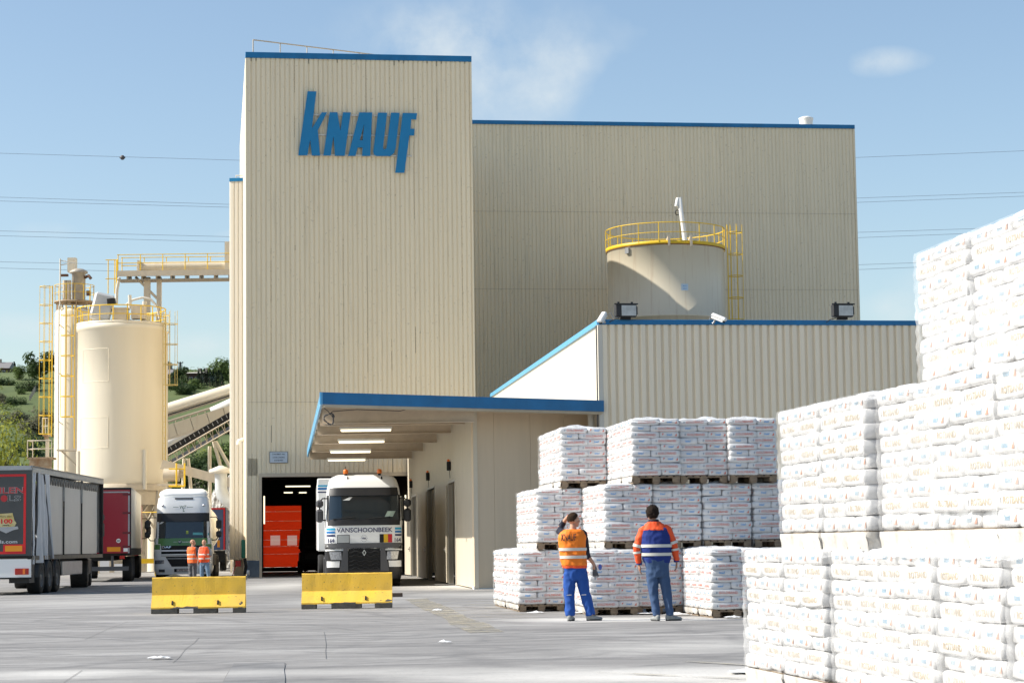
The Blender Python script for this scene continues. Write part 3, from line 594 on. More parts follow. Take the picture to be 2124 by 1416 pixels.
def bag_mesh(L_, W_, H_, word, seed, inks, tri_minus=False, name='plaster_bag'):
    a, b, c = L_ / 2 + .004, W_ / 2 + .004, H_ / 2 + .004; p, q = (12.0, 6.0) if inks is VEIL_INKS else (11.0, 4.6)
    rs = random.Random(seed); of = Vector((rs.uniform(0, 50), rs.uniform(0, 50), 0)); sh = rs.uniform(-.012, .012); sag = rs.uniform(-.006, .008)
    def disp(v):
        v = Vector(v); n1 = noise.noise(v * 5 + of) * .010 + noise.noise(v * 13 + of) * .004
        d = Vector((v.x / a, v.y / b, v.z / c * .5)); d = d.normalized() if d.length else d
        k = 1 + .015 * math.sin(v.x * 5 + seed)
        v = v + d * n1; v.y *= k; v.z += sag * (v.x / a) ** 2; v.x += sh * v.z / c * .5
        return v
    def proj(x, y, z):
        f = lambda t: (abs(t * x / a)) ** p + (abs(t * y / b)) ** p + (abs(t * z / c)) ** q - 1
        lo, hi = 0.0, 3.0
        for _ in range(22):
            m_ = (lo + hi) / 2
            if f(m_) > 0: hi = m_
            else: lo = m_
        return Vector((x * lo, y * lo, z * lo))
    mb = MB(); nx, ny, nz_ = 8, 6, 4
    def g(n, h): return [h * math.sin(math.pi / 2 * (2 * i / n - 1)) * .98 + h * .02 * (2 * i / n - 1) for i in range(n + 1)]
    X, Y, Z = g(nx, a), g(ny, b), g(nz_, c); idx = {}; vs = []; fs = []
    def vid(i, j, k):
        if (i, j, k) not in idx: idx[(i, j, k)] = len(vs); vs.append(disp(proj(X[i], Y[j], Z[k])))
        return idx[(i, j, k)]
    for i in range(nx):
        for j in range(ny): fs.append([vid(i, j, nz_), vid(i + 1, j, nz_), vid(i + 1, j + 1, nz_), vid(i, j + 1, nz_)]); fs.append([vid(i, j + 1, 0), vid(i + 1, j + 1, 0), vid(i + 1, j, 0), vid(i, j, 0)])
        for k in range(nz_): fs.append([vid(i, 0, k), vid(i + 1, 0, k), vid(i + 1, 0, k + 1), vid(i, 0, k + 1)]); fs.append([vid(i + 1, ny, k), vid(i, ny, k), vid(i, ny, k + 1), vid(i + 1, ny, k + 1)])
    for j in range(ny):
        for k in range(nz_): fs.append([vid(0, j + 1, k), vid(0, j, k), vid(0, j, k + 1), vid(0, j + 1, k + 1)]); fs.append([vid(nx, j, k), vid(nx, j + 1, k), vid(nx, j + 1, k + 1), vid(nx, j, k + 1)])
    mb.add(vs, fs, 0, None, True)
    def on_side(pts, fs_, mi, side, off=.0022):
        out_ = []
        for s_, z in pts:
            kz = min(.97, abs(z / c) ** q)
            if side in ('-y', '+y'):
                x = s_ if side == '-y' else -s_; r_ = max(1 - abs(x / a) ** p - kz, .01) ** (1 / p) * b; v = Vector((x, -r_ if side == '-y' else r_, z)); o_ = Vector((0, -off if side == '-y' else off, 0))
            else:
                y = -s_ if side == '-x' else s_; r_ = max(1 - abs(y / b) ** p - kz, .01) ** (1 / p) * a; v = Vector((-r_ if side == '-x' else r_, y, z)); o_ = Vector((-off if side == '-x' else off, 0, 0))
            out_.append(disp(v) + o_)
        mb.add(out_, fs_, mi)
    def shift(pts, dx, dz): return [(x + dx, z + dz) for x, z in pts]
    big = inks is VEIL_INKS
    for side in ('-y', '+y'):
        t_, f_, wd = text(word, H_ * (.36 if not big else .42), bold=.018); q_ = (L_ * (.62 if not big else .60)) / wd
        on_side([(x * q_ + L_ * .055, z) for x, z in t_], f_, (4 if big and side == '-y' else 1), side)
        r_, f_ = rect2(-L_ * .335, -L_ * .30, -H_ * .16, H_ * .16, 1, 2); on_side(r_, f_, 3, side)
        if not big and seed % 2:
            r_, f_ = rect2(-L_ * (.30 if seed % 2 else .42), L_ * (.40 if seed % 2 else .18), -H_ * .46, -H_ * .43, 8, 1); on_side(r_, f_, 4, side)
    for side in ('-x', '+x'):
        t_, f_, wd = text('knauf', H_ * .36, bold=.03, shear=.15); q_ = W_ * .28 / wd
        on_side([(x * q_, z) for x, z in t_], f_, 2, side)
        if (side == '+x') or tri_minus:
            on_side([(W_ * .27, -H_ * .26), (W_ * .38, -H_ * .26), (W_ * .38, H_ * .2)], [[0, 1, 2]], 4, side)
            if not big: on_side([(-W_ * .37, -H_ * .16), (-W_ * .27, H_ * .22), (-W_ * .37, H_ * .22)], [[0, 1, 2]], 4, side)
    me = mb.build(name, inks); o = me.data; bpy.data.objects.remove(me); return o
def pallet_mesh(W_, D_):
    mb = MB(); rs = random.Random(3)
    for x in (-W_ / 2 + .05, 0, W_ / 2 - .05): mb.bb(x - .05, x + .05, -D_ / 2, D_ / 2, 0, .022, bev=.003)
    for x in (-W_ / 2 + .07, 0, W_ / 2 - .07):
        for y in (-D_ / 2 + .05, 0, D_ / 2 - .05): mb.bb(x - .065, x + .065, y - .05, y + .05, .0225, .1, bev=.004)
    for y in (-D_ / 2 + .05, 0, D_ / 2 - .05): mb.bb(-W_ / 2, W_ / 2, y - .05, y + .05, .1005, .12, bev=.003)
    n = 7
    for k in range(n): x = -W_ / 2 + .05 + (W_ - .1) * k / (n - 1); mb.bb(x - .048, x + .048, -D_ / 2, D_ / 2, .1205, .142, bev=.003)
    return mb
M_wood = mat('weathered_pallet_wood', (.30, .22, .14), .85, var=.45, vs=5, vst=(1, 1, 4), c2=(.13, .10, .075), bump=.3, bs=20)
def hood_mesh(W_, D_, seed, inks_m):
    rs = random.Random(seed); mb = MB(); nx, ny = 14, 16; pk = [(rs.uniform(-.35, .35) * W_, rs.uniform(-.4, .1) * D_, rs.uniform(.02, .055)) for _ in range(2)]
    vs = []
    for j in range(ny + 1):
        for i in range(nx + 1):
            x = (i / nx - .5) * (W_ + .03); y = (j / ny - .5) * (D_ + .03); e = max(abs(i / nx - .5), abs(j / ny - .5)) * 2
            z = .010 + .03 * noise.noise(Vector((x * 4, y * 4, seed))) + .018 * noise.noise(Vector((x * 11, y * 11, seed * 2)))
            for a, b, h in pk: z += h * max(0, 1 - math.hypot(x - a, y - b) / .3) ** 1.3
            z = max(z, .004)
            if e > .93: z = -.05 + rs.uniform(-.015, .01)
            elif e > .8: z = min(z, .012)
            vs.append((x, y, z))
    mb.add(vs, [[j * (nx + 1) + i, j * (nx + 1) + i + 1, (j + 1) * (nx + 1) + i + 1, (j + 1) * (nx + 1) + i] for j in range(ny) for i in range(nx)], 0, None, True)
    me = mb.build('hood', inks_m); o = me.data; bpy.data.objects.remove(me); return o
M_skirt = mat('milky_wrap_film', (.60, .59, .575), .3, bump=1, bs=9, bst=(1, 1, .4), c2=(.46, .43, .38), vs=6)
def skirt_mesh(W_, D_, full):
    rs = random.Random(9); mb = MB(); pts = []; n = 26; e = .012
    a0, a1 = (-W_ / 2 - e, D_ / 2 + e), (-W_ / 2 - e, -D_ / 2 - e); a2 = (W_ / 2 + e, -D_ / 2 - e)
    segs = [(a0, a1, n)] + ([(a1, a2, 20)] if full else [])
    for p, q, m_ in segs:
        for k in range(m_ + 1): f = k / m_; pts.append((p[0] + (q[0] - p[0]) * f, p[1] + (q[1] - p[1]) * f))
    vs = []
    for i, (x, y) in enumerate(pts):
        w1 = .010 * math.sin(i * 1.9) + rs.uniform(-.006, .006)
        vs += [(x + (.004 + w1 * .3), y, .135), (x - w1, y - w1, .10), (x + .012 + w1, y + w1, .055), (x + .02 + w1, y + w1, (-.012 if full else .03) + (0 if full else rs.uniform(-.004, .02)))]
    m = 4; mb.add(vs, [[i * m + k, i * m + k + 1, (i + 1) * m + k + 1, (i + 1) * m + k] for i in range(len(pts) - 1) for k in range(m - 1)], 0, None, True)
    o = mb.build('s', M_skirt); d = o.data; bpy.data.objects.remove(o); return d
M_veil = bpy.data.materials.new('thin_stretch_film'); M_veil.use_nodes = True; t_ = M_veil.node_tree; b_ = t_.nodes['Principled BSDF']; b_.inputs['Base Color'].default_value = (.68, .68, .68, 1); b_.inputs['Roughness'].default_value = .3
x_ = t_.nodes.new('ShaderNodeTexNoise'); x_.inputs['Scale'].default_value = 5; x_.inputs['Detail'].default_value = 7; c_ = t_.nodes.new('ShaderNodeTexCoord'); mp_ = t_.nodes.new('ShaderNodeMapping'); mp_.inputs['Scale'].default_value = (1, 1, .35); t_.links.new(c_.outputs['Object'], mp_.inputs[0]); t_.links.new(mp_.outputs[0], x_.inputs['Vector'])
r_ = t_.nodes.new('ShaderNodeMapRange'); t_.links.new(x_.outputs['Fac'], r_.inputs[0]); r_.inputs[1].default_value = .35; r_.inputs[2].default_value = .65; r_.inputs[3].default_value = .08; r_.inputs[4].default_value = .40
bu_ = t_.nodes.new('ShaderNodeBump'); bu_.inputs['Strength'].default_value = .8; bu_.inputs['Distance'].default_value = .02; t_.links.new(x_.outputs['Fac'], bu_.inputs['Height']); t_.links.new(bu_.outputs[0], b_.inputs['Normal'])
tr_ = t_.nodes.new('ShaderNodeBsdfTransparent'); ms_ = t_.nodes.new('ShaderNodeMixShader'); t_.links.new(r_.outputs[0], ms_.inputs[0]); t_.links.new(tr_.outputs[0], ms_.inputs[1]); t_.links.new(b_.outputs[0], ms_.inputs[2]); t_.links.new(ms_.outputs[0], t_.nodes['Material Output'].inputs[0])
M_veil2 = M_veil.copy(); M_veil2.name = 'clear_stretch_film'
for n_ in M_veil2.node_tree.nodes:
    if n_.type == 'MAP_RANGE': n_.inputs[3].default_value = .02; n_.inputs[4].default_value = .2
def veil_mesh(W_, D_, H_, n_, seed):
    rs = random.Random(seed); pts = []; e = .012
    for k in range(31): pts.append((-W_ / 2 - e, D_ / 2 + e - (D_ + 2 * e) * k / 30, 1, 0))
    for k in range(1, 25): pts.append((-W_ / 2 - e + (W_ + 2 * e) * k / 24, -D_ / 2 - e, 0, 1))
    m = n_ * 4; vs = []
    for i, (x, y, a, b) in enumerate(pts):
        for j in range(m + 1):
            z = .144 + H_ * n_ * j / m; w_ = .006 * math.cos(2 * math.pi * j / 4) - .004 + .009 * noise.noise(Vector((i * .35, j * .12, seed))) + .004 * noise.noise(Vector((i * .9, j * .5, seed)))
            w_ = min(w_, .006); vs.append((x + a * w_, y + b * w_, z))
    mb = MB()
    for lo, hi, s_ in ((0, 30, 0), (30, len(pts) - 1, 1)): mb.add(vs, [[i * (m + 1) + j, i * (m + 1) + j + 1, (i + 1) * (m + 1) + j + 1, (i + 1) * (m + 1) + j] for i in range(lo, hi) for j in range(m)], s_, None, True)
    o = mb.build('v', [M_veil, M_veil2]); d = o.data; bpy.data.objects.remove(o); return d
class Kit: pass
def make_kit(W_, D_, L_, Bw, H_, layers, word, inks, tri_minus):
    k = Kit(); k.W, k.D, k.L, k.B, k.H, k.n = W_, D_, L_, Bw, H_, layers
    k.bags = [bag_mesh(L_, Bw, H_, word, 11 + s, inks, tri_minus) for s in range(5)]
    m_ = pallet_mesh(W_ * .97, D_ * .98); o = m_.build('p', M_wood); k.pal = o.data; bpy.data.objects.remove(o)
    k.skirt = skirt_mesh(W_, D_, inks is VEIL_INKS)
    k.veils = [veil_mesh(W_, D_, H_, layers, 3 + s) for s in range(3)]
    k.hoods = [hood_mesh(W_, D_, 5 + s, M_film) for s in range(3)]
    return k
def bag_object(me, parent, loc, rz):
    o = bpy.data.objects.new('plaster_bag', me); C.objects.link(o); o.parent = parent; o.location = loc; o.rotation_euler = rz; return o
def stack(kit, loc, rz, label, group, hood=True, jit=.008, layers=None, front_only=False, flip=0):
    rs = random.Random(hash((round(loc[0], 2), round(loc[1], 2), round(loc[2], 2))) & 0xffff)
    t = thing('bag_pallet', label, 'pallet of bags', loc, rz, group)
    o = bpy.data.objects.new('wooden_pallet', kit.pal); C.objects.link(o); o.parent = t
    n = layers or kit.n; L_, B, H_ = kit.L, kit.B, kit.H
    for l_ in range(n):
        z = .144 + H_ * (l_ + .5); odd = (l_ + n + 1 + flip) % 2 == 0   # topmost layer: long bag at the left
        ox, oy = rs.gauss(0, jit), rs.gauss(0, jit)
        # column of three bags lying along x, column of two lying along y
        xa = -kit.W / 2 + L_ / 2 if odd else kit.W / 2 - L_ / 2; xb = kit.W / 2 - B / 2 if odd else -kit.W / 2 + B / 2
        for j in range(3):
            y = (j - 1) * kit.D / 3
            bag_object(rs.choice(kit.bags), t, (xa + ox + rs.gauss(0, .006), y + oy + rs.gauss(0, .004), z + rs.gauss(0, .002)), (rs.gauss(0, .008), rs.gauss(0, .010), rs.gauss(0, .012) + (0 if not front_only else 0)))
        for j in range(2):
            y = (j - .5) * kit.D / 2
            ang = R(-90) if odd else R(90)
            bag_object(rs.choice(kit.bags), t, (xb + ox + rs.gauss(0, .005), y + oy + rs.gauss(0, .005), z + rs.gauss(0, .002)), (rs.gauss(0, .01), rs.gauss(0, .010), ang + rs.gauss(0, .012)))
    sk = bpy.data.objects.new('film_skirt', kit.skirt); C.objects.link(sk); sk.parent = t
    if kit.veils:
        o = bpy.data.objects.new('stretch_film', rs.choice(kit.veils)); C.objects.link(o); o.parent = t
    if hood:
        o = bpy.data.objects.new('shrink_film_cover', rs.choice(kit.hoods)); C.objects.link(o); o.parent = t; o.location = (0, 0, .144 + n * H_ - .004)
    return t
GK = make_kit(.90, 1.09, .54, .36, .1145, 9, 'GOLDBAND', BAG_INKS, False)
RK = make_kit(1.0, 1.2, .59, .40, .1195, 9, 'ROTBAND', VEIL_INKS, True)
GA = R(6.6)
def gold_row(tier, specs, deep):
    pass
GT = .144 + 9 * .1145   # height of one tier
words_tier = {1: 'bottom tier', 2: 'middle tier', 3: 'top tier'}
def gold(px_left, Y, tier, deep, label, hidden_behind=True, xy=None, layers=None):
    """front left corner of the load seen at px_left (at the tier's mid height)"""
    z0 = (tier - 1) * (GT + .006)
    zc = z0 + .7; d = 0
    # find x for the pixel column at height zc
    x = 0
    p1 = at(px_left, 700, Y); p2 = at(px_left, 1200, Y); f = (zc - p2.z) / (p1.z - p2.z); x = p2.x + (p1.x - p2.x) * f
    u = Vector((math.cos(GA), math.sin(GA), 0)); v = Vector((-math.sin(GA), math.cos(GA), 0))
    for k in range(deep):
        c = Vector((x, Y, 0)) + u * (GK.W / 2) + v * (GK.D / 2 + k * (GK.D + .05))
        c += Vector((random.gauss(0, .012), random.gauss(0, .012), 0)) if k else Vector((0, 0, 0))
        lb = label if k == 0 else ('second', 'third', 'fourth')[k - 1] + ' pallet behind: ' + label.replace('white bags with red print, ', '')
        stack(GK, (c.x, c.y, z0), GA + random.gauss(0, .006), lb, 'pallets of white plaster bags with red lettering', hood=True)
GP = 'white bags with red print, '
gold(1075, 41.1, 1, 4, GP + 'bottom of the leftmost column')
gold(1113, 41.1, 2, 3, GP + 'middle of the leftmost column')
gold(1163, 41.1, 3, 3, GP + 'top of the leftmost column')
gold(1222, 38.5, 1, 3, GP + 'bottom, behind the man in the orange vest')
gold(1316, 38.8, 1, 1, GP + 'bottom, behind the legs of the man in the blue jacket')
gold(1253, 38.6, 2, 3, GP + 'middle tier, between the two men')
gold(1354, 38.8, 2, 1, GP + 'middle tier, right above the blue jacket man')
gold(1459, 38.9, 2, 1, GP + 'middle tier, right of the blue jacket man')
gold(1563, 39.0, 2, 1, GP + 'middle tier, half hidden by the right wall of bags')
gold(1310, 38.6, 3, 3, GP + 'first of the three right top-tier pallets')
gold(1409, 38.8, 3, 1, GP + 'middle of the three right top-tier pallets')
gold(1512, 38.8, 3, 1, GP + 'last of the three right top-tier pallets')
gold(1475, 36.4, 1, 3, GP + 'lone low pallet nearest the right wall of bags')
gold(1419, 39.3, 1, 1, GP + 'bottom tier, behind the lone low pallet')
gold(1524, 39.3, 1, 1, GP + 'bottom tier, hidden right behind the lone low pallet')
# ---------------- the near wall of bags
RA = R(9.0)
RT = .144 + 9 * .1195
wu = Vector((math.sin(RA), -math.cos(RA), 0)); wv = Vector((math.cos(RA), math.sin(RA), 0))   # towards camera, and away to the right
W0 = Vector((2.14, 20.0, 0))
def rot(i, tier, back, label, layers=None, di=0.0, b=0, lift=0):
    s = 1.25; c = W0 + wu * (s * (i + .5 + di)) + wv * (RK.W / 2 + back + b * (RK.W + .05)); z = (tier - 1) * (RT + .004) + lift
    # pallet long side along the wall; left side (-x of the load) faces out to the left
    stack(RK, (c.x, c.y, z), RA + random.gauss(0, .006), label, 'pallets of white plaster bags in the near wall', layers=layers, jit=.010)
RP = 'near wall of white bags, '
offs1 = [0, .01, .06, .03, .04, .06, .05, .05]; n1 = ['farthest', 'second', 'third', 'fourth', 'fifth', 'sixth', 'seventh']
for i in range(7): rot(i, 1, offs1[i], RP + n1[i] + ' pallet of the bottom row', di=.0)
I2 = [.84, 1.82, 2.82, 3.80, 4.78, 5.76]
for k, i in enumerate(I2): rot(i, 2, (.06, .06, .15, .13, .13, .12)[k], RP + n1[k] + ' pallet of the middle row')
I3 = [2.05, 3.05, 4.05, 5.03]
for k, i in enumerate(I3): rot(i, 3, .84, RP + ('farthest', 'second', 'third', 'nearest')[k] + ' pallet of the top row', lift=(.0, .0, .02, .03)[k])
for i in (0, 1): rot(i, 1, .06, RP + ('far end', 'next')[i] + ' pallet of the back row, bottom', b=1)
for k, i in enumerate((.85, 1.85, 2.85, 3.85)): rot(i, 2, .2, RP + 'back row middle, ' + ('farthest', 'second', 'third', 'fourth')[k], b=1)
for k, i in enumerate((2.0, 3.0, 4.0)): rot(i, 1, .06, RP + 'back row bottom, ' + ('third', 'fourth', 'fifth')[k], b=1)
# ================================================================ TANK ON THE HALL SIDE
def rail_ring(mb, r, z0, h, n_post, rr=.022, a0=0, a1=360, mid=True, n=48, M=None):
    def arc(z): return [(r * math.cos(R(a0 + (a1 - a0) * k / n)), r * math.sin(R(a0 + (a1 - a0) * k / n)), z) for k in range(n + 1)]
    mb.tube(arc(z0 + h), rr * 1.1, 6, M=M); 
    if mid: mb.tube(arc(z0 + h * .5), rr * .8, 6, M=M)
    for k in range(n_post):
        a = R(a0 + (a1 - a0) * k / (n_post if a1 - a0 >= 360 else n_post - 1)); mb.tube([(r * math.cos(a), r * math.sin(a), z0), (r * math.cos(a), r * math.sin(a), z0 + h)], rr, 6, M=M)
def ladder(parent, base, z0, z1, out_dir, cage_from, name='ladder', w_=.45, cage=True, m=None, rr=.022):
    """base (x,y) local point on the shell, out_dir angle pointing away from the shell"""
    M = T(base[0], base[1], 0) @ Rz(out_dir); mb = MB()
    for s in (-1, 1): mb.tube([(.15, s * w_ / 2, z0), (.15, s * w_ / 2, z1 + 1.0)], rr * 1.2, 6, M=M)
    z = z0 + .2
    while z < z1: mb.tube([(.15, -w_ / 2, z), (.15, w_ / 2, z)], rr * .6, 5, M=M); z += .3
    lad = mb.build(name, m or M_yel, parent)
    if cage:
        mb = MB(); z = cage_from
        def hoop(z): return [(.15 + (.42 + .42 * math.cos(a)) * 0.92, .4 * math.sin(a), z) for a in [R(-150 + 300 * k / 12) for k in range(13)]]
        while z <= z1 + 1.0:
            hp = hoop(z); mb.tube(hp, rr, 5, M=M); z += 1.15
        for k in (1, 3, 6, 9, 11):
            a = hoop(cage_from)[k]; b = hoop(z1 + 1.0)[k]; mb.tube([a, b], rr * .7, 5, M=M)
        mb.build('safety_cage', m or M_yel, lad)
    return lad
TY = 111.0
tb = at(1383, 655, TY); TR = 122 / FPX * TY; tz1 = at(1383, 505, TY - TR).z; tz0 = at(1383, 652, TY - TR).z
tank = thing('storage_tank', 'round cream tank with yellow railing and rust streaks rising behind the low hall roof', 'tank', (tb.x, TY, 0))
mb = MB(); mb.lathe([(TR - .02, 0), (TR - .02, tz0 - .08), (TR + .06, tz0 - .06), (TR + .06, tz0), (TR, tz0 + .02), (TR, tz1 - .02), (TR + .03, tz1), (TR + .03, tz1 + .03), (TR - .3, tz1 + .1), (0, tz1 + .35)], 96)
mb.build('shell', M_tank, tank)
mb = MB(); mb.lathe([(TR + .05, tz1 + .0), (TR + .07, tz1 + .02), (TR + .07, tz1 + .16), (TR + .05, tz1 + .16)], 96); mb.build('toe_board', M_yel, tank)
mb = MB(); mb.lathe([(TR + .035, tz1 - .05), (TR + .055, tz1 - .04), (TR + .055, tz1)], 96); mb.build('rim', M_rust, tank)
mb = MB(); rail_ring(mb, TR + .06, tz1 + .1, 1.0, 18, .025); mb.build('guard_rail', M_yel, tank)
a_l = math.radians(-8)
ladder(tank, ((TR + .04) * math.cos(a_l), (TR + .04) * math.sin(a_l)), tz0 - 2, tz1 + .3, a_l, tz0 - 1.2)
mb = MB(); a1 = at(1421, 500, TY - .5) - Vector((tb.x, TY, 0)); a2 = at(1409, 410, TY - .5) - Vector((tb.x, TY, 0)); a3 = at(1403, 432, TY - .5) - Vector((tb.x, TY, 0))
mb.tube([a1, a1.lerp(a2, .5), a2, a2 + Vector((-.07, 0, -.05)), a3 + Vector((0, 0, .1))], [.12, .12, .11, .11, .1], 14); mb.build('filling_pipe', M_white, tank)
mb = MB(); q = at(1405, 441, TY - .5) - Vector((tb.x, TY, 0)); mb.tube([q + Vector((.11 * math.cos(t), .0, .13 * math.sin(t))) for t in [R(30 + k * 25) for k in range(12)]], .025, 6); mb.build('hose_loop', M_black, tank)
for px in (1388, 1434):
    mb = MB(); p = at(px, 500, TY - TR - .12) - Vector((tb.x, TY, 0)); mb.bb(p.x - .06, p.x + .06, p.y, p.y + .1, p.z - .25, p.z + .32); mb.bb(p.x - .05, p.x + .05, p.y + .1, p.y + 1.4, p.z + .2, p.z + .3); mb.build('bracket', M_steel, tank)
mb = MB(); p = at(1301, 520, TY - TR * .75) - Vector((tb.x, TY, 0)); mb.box(p, (.22, .12, .3), rz=-.6); mb.build('junction_box', M_galv, tank)
# label plate on the shell
def curved(mb, c_ang, r_, pts, fs, zc, mi=0, off=.004):
    mb.add([((r_ + off) * math.cos(c_ang + x / r_), (r_ + off) * math.sin(c_ang + x / r_), zc + z) for x, z in pts], fs, mi)
pa = math.atan2(-1, math.sin((1412 - 1383) / 122)) ; pa = R(-90) + math.asin((1412 - 1383) / 122)
zc = at(1412, 595, TY - TR).z; mb = MB(); q_, f_ = rect2(-.19, .19, -.17, .17, 4, 1); curved(mb, pa, TR, q_, f_, zc); lab = mb.build('label_plate', mat('pale_blue_plate', (.55, .66, .75), .4), tank)
mb = MB(); v_, f_, wd = text('ANTI', .07, bold=.02); curved(mb, pa, TR, [(x, z + .06) for x, z in v_], f_, zc, 0, .008); q_, f_ = rect2(-.1, .1, -.09, -.06, 2, 1); curved(mb, pa, TR, q_, f_, zc, 0, .008); mb.build('lettering', INK_B, lab)
# ---------------------------------------------------------------- lamps and cameras on the low hall
def floodlight(px, py, label):
    p = at(px, py, 63.2 + (px - 1253) / FPX * 63 * .15); t = thing('floodlight', label, 'floodlight', (p.x, p.y - .1, p.z), PL, 'floodlights on the low hall roof edge')
    mb = MB(); mb.bb(-.33, .33, -.1, .1, -.2, .2, bev=.03); mb.bb(-.36, .36, -.13, -.1, .17, .21); mb.bb(-.25, -.19, -.06, .0, .2, .26); mb.bb(.16, .22, -.06, 0, .2, .26); mb.bb(.33, .36, -.05, .05, -.12, .12); mb.build('housing', M_bplast, t)
    mb = MB(); mb.bb(-.14, .3, -.118, -.103, -.16, .15); gl = mb.build('lens', mat('lamp_lens', (.55, .57, .56), .25, var=.3, vs=5), t)
    mb = MB(); mb.bb(-.3, -.15, -.112, -.102, -.15, .15); mb.build('reflector', M_bplast, t)
    mb = MB(); mb.bb(-.15, .15, -.05, .12, -.27, -.2); mb.tube([(-.2, 0, -.22), (-.4, 0, -.28), (-.5, .05, -.35)], .012, 5); mb.build('bracket', M_black, t)
floodlight(1297, 645, 'black floodlight beside the camera at the left corner of the low hall roof'); floodlight(1746, 645, 'black floodlight standing alone on the right part of the low hall roof edge')
def cctv(px, py, ang, tilt, label):
    p = at(px, py, 62.9 + (px - 1253) / FPX * 63 * .15); t = thing('security_camera', label, 'camera', p, ang, 'security cameras on the low hall')
    Mt = Matrix.Rotation(tilt, 4, 'X')
    mb = MB(); mb.bb(-.085, .085, -.36, .12, -.02, .09, M=Mt, bev=.03); mb.bb(-.07, .07, -.3, .1, -.08, -.02, M=Mt, bev=.01); mb.build('housing', M_white, t)
    mb = MB(); mb.bb(-.055, .055, -.325, -.3, -.075, -.03, M=Mt); mb.build('lens', M_black, t)
    mb = MB(); mb.tube([(0, 0, -.05), (.0, .05, -.16), (0, .1, -.2)], .03, 8); mb.tube([(.02, .1, 0), (.15, .2, .1), (.2, .3, -.1)], .012, 5); mb.build('bracket', M_galv, t)
cctv(1252, 655, R(-28), R(38), 'white security camera pointing down at the corner of the low hall')
cctv(1484, 657, R(62), R(24), 'white security camera on the blue edge in front of the round tank')
# ================================================================ SILOS ON THE LEFT
def silo(px, Y, rpx, ytop, ybot, label, mats=M_silo):
    p = at(px, ybot, Y); r_ = rpx / FPX * Y; t = thing('silo', label, 'silo', (p.x, Y, 0)); t['r'] = r_; return t, r_
del_r = []
S1, r1 = silo(250.5, 120, 89.5, 665, 1012, 'big round cream silo with yellow ladder and railing standing on legs')
z1 = at(250, 668, 120 - r1).z; z0 = at(250, 1003, 120 - r1).z
mb = MB(); mb.lathe([(r1 - .02, z0 - .02), (r1, z0), (r1, z0 + .5), (r1 + .004, z0 + .52), (r1, z0 + 2.7), (r1 + .003, z0 + 2.72), (r1, z0 + 5.4), (r1 + .004, z0 + 5.42), (r1, z1 - .35), (r1 + .07, z1 - .3), (r1 + .07, z1), (r1 - .1, z1 + .03), (.3, z1 + .45), (0, z1 + .45)], 96); mb.build('shell', M_silo, S1)
mb = MB(); mb.lathe([(r1 - .03, z0 + .3), (r1 - .05, z0 - .05), (.5, .9), (.45, .5), (0, .5)], 48); mb.build('hopper_cone', M_steel, S1)
mb = MB(); mb.lathe([(r1 + .05, z0 - .35), (r1 + .05, z0 + .02), (r1 - .1, z0 + .02)], 64); mb.build('ring_beam', M_steel, S1)
mb = MB(); mb.lathe([(r1 - .06, z0 - 1.15), (r1 - .05, z0 - .34)], 48); mb.build('skirt', M_steel, S1)
for k in range(8):
    a = R(22.5 + 45 * k); x, y = (r1 - .1) * math.cos(a), (r1 - .1) * math.sin(a); mb = MB(); mb.bb(x - .12, x + .12, y - .12, y + .12, 0, z0 - .35); mb.build('leg', M_steel, S1)
for k in range(8):
    a, b = R(22.5 + 45 * k), R(67.5 + 45 * k); rr = r1 - .1; P = lambda t_, z: (rr * math.cos(t_), rr * math.sin(t_), z)
    mb = MB(); mb.tube([P(a, z0 - .5), P(b, z0 - 2.6)], .06, 6); mb.tube([P(b, z0 - .5), P(a, z0 - 2.6)], .06, 6); mb.build('cross_brace', M_steel, S1)
for px in (172, 312):   # half-round stiffeners rising from the base
    a = R(-90) + math.asin((px - 250.5) / 89.5 * .98); mb = MB(); mb.tube([((r1 + .04) * math.cos(a), (r1 + .04) * math.sin(a), z0 - .3), ((r1 + .04) * math.cos(a), (r1 + .04) * math.sin(a), z0 + 1.9)], .12, 12); mb.build('stiffener', M_silo, S1)
# welded repair plates on the shell
for (xa, xb, ya, yb) in ((183, 241, 722, 790), (178, 240, 864, 928)):
    aa = R(-90) + math.asin((xa - 250.5) / 89.5); ab = R(-90) + math.asin((xb - 250.5) / 89.5); za = at(240, yb, 120 - r1).z; zb = at(240, ya, 120 - r1).z
    mb = MB(); rr = r1 + .004; pa_ = [aa + (ab - aa) * k / 8 for k in range(9)]
    for z_ in (za, zb): mb.tube([(rr * math.cos(t_), rr * math.sin(t_), z_) for t_ in pa_], .016, 6)
    for t_ in (aa, ab): mb.tube([(rr * math.cos(t_), rr * math.sin(t_), za), (rr * math.cos(t_), rr * math.sin(t_), zb)], .016, 6)
    mb.build('weld_seam', M_silo, S1)
mb = MB(); rail_ring(mb, r1 + .05, z1 + .0, .98, 20, .03); mb.build('guard_rail', M_yel, S1)
mb = MB(); mb.lathe([(r1 + .06, z1), (r1 + .08, z1 + .02), (r1 + .08, z1 + .12), (r1 + .06, z1 + .12)], 64); mb.build('toe_board', M_silo, S1)
ladder(S1, ((r1) * math.cos(R(190)), (r1) * math.sin(R(190))), at(150, 930, 120).z, z1 + .2, R(190), at(150, 865, 120).z, w_=.4)
ladder(S1, ((r1) * math.cos(R(-12)), (r1) * math.sin(R(-12))), at(345, 960, 120).z, z1 - .2, R(-12), at(345, 800, 120).z, w_=.4, m=mat('faded_yellow_paint', (.68, .52, .18), .5))
mb = MB(); pz = at(150, 935, 120).z; mb.bb(-r1 - 1.1, -r1 + .1, -.5, .5, pz, pz + .08); mb.tube([(-r1 - .9, 0, pz), (-r1, 0, pz - .9)], .05, 6); mb.build('ladder_platform', M_steel, S1)
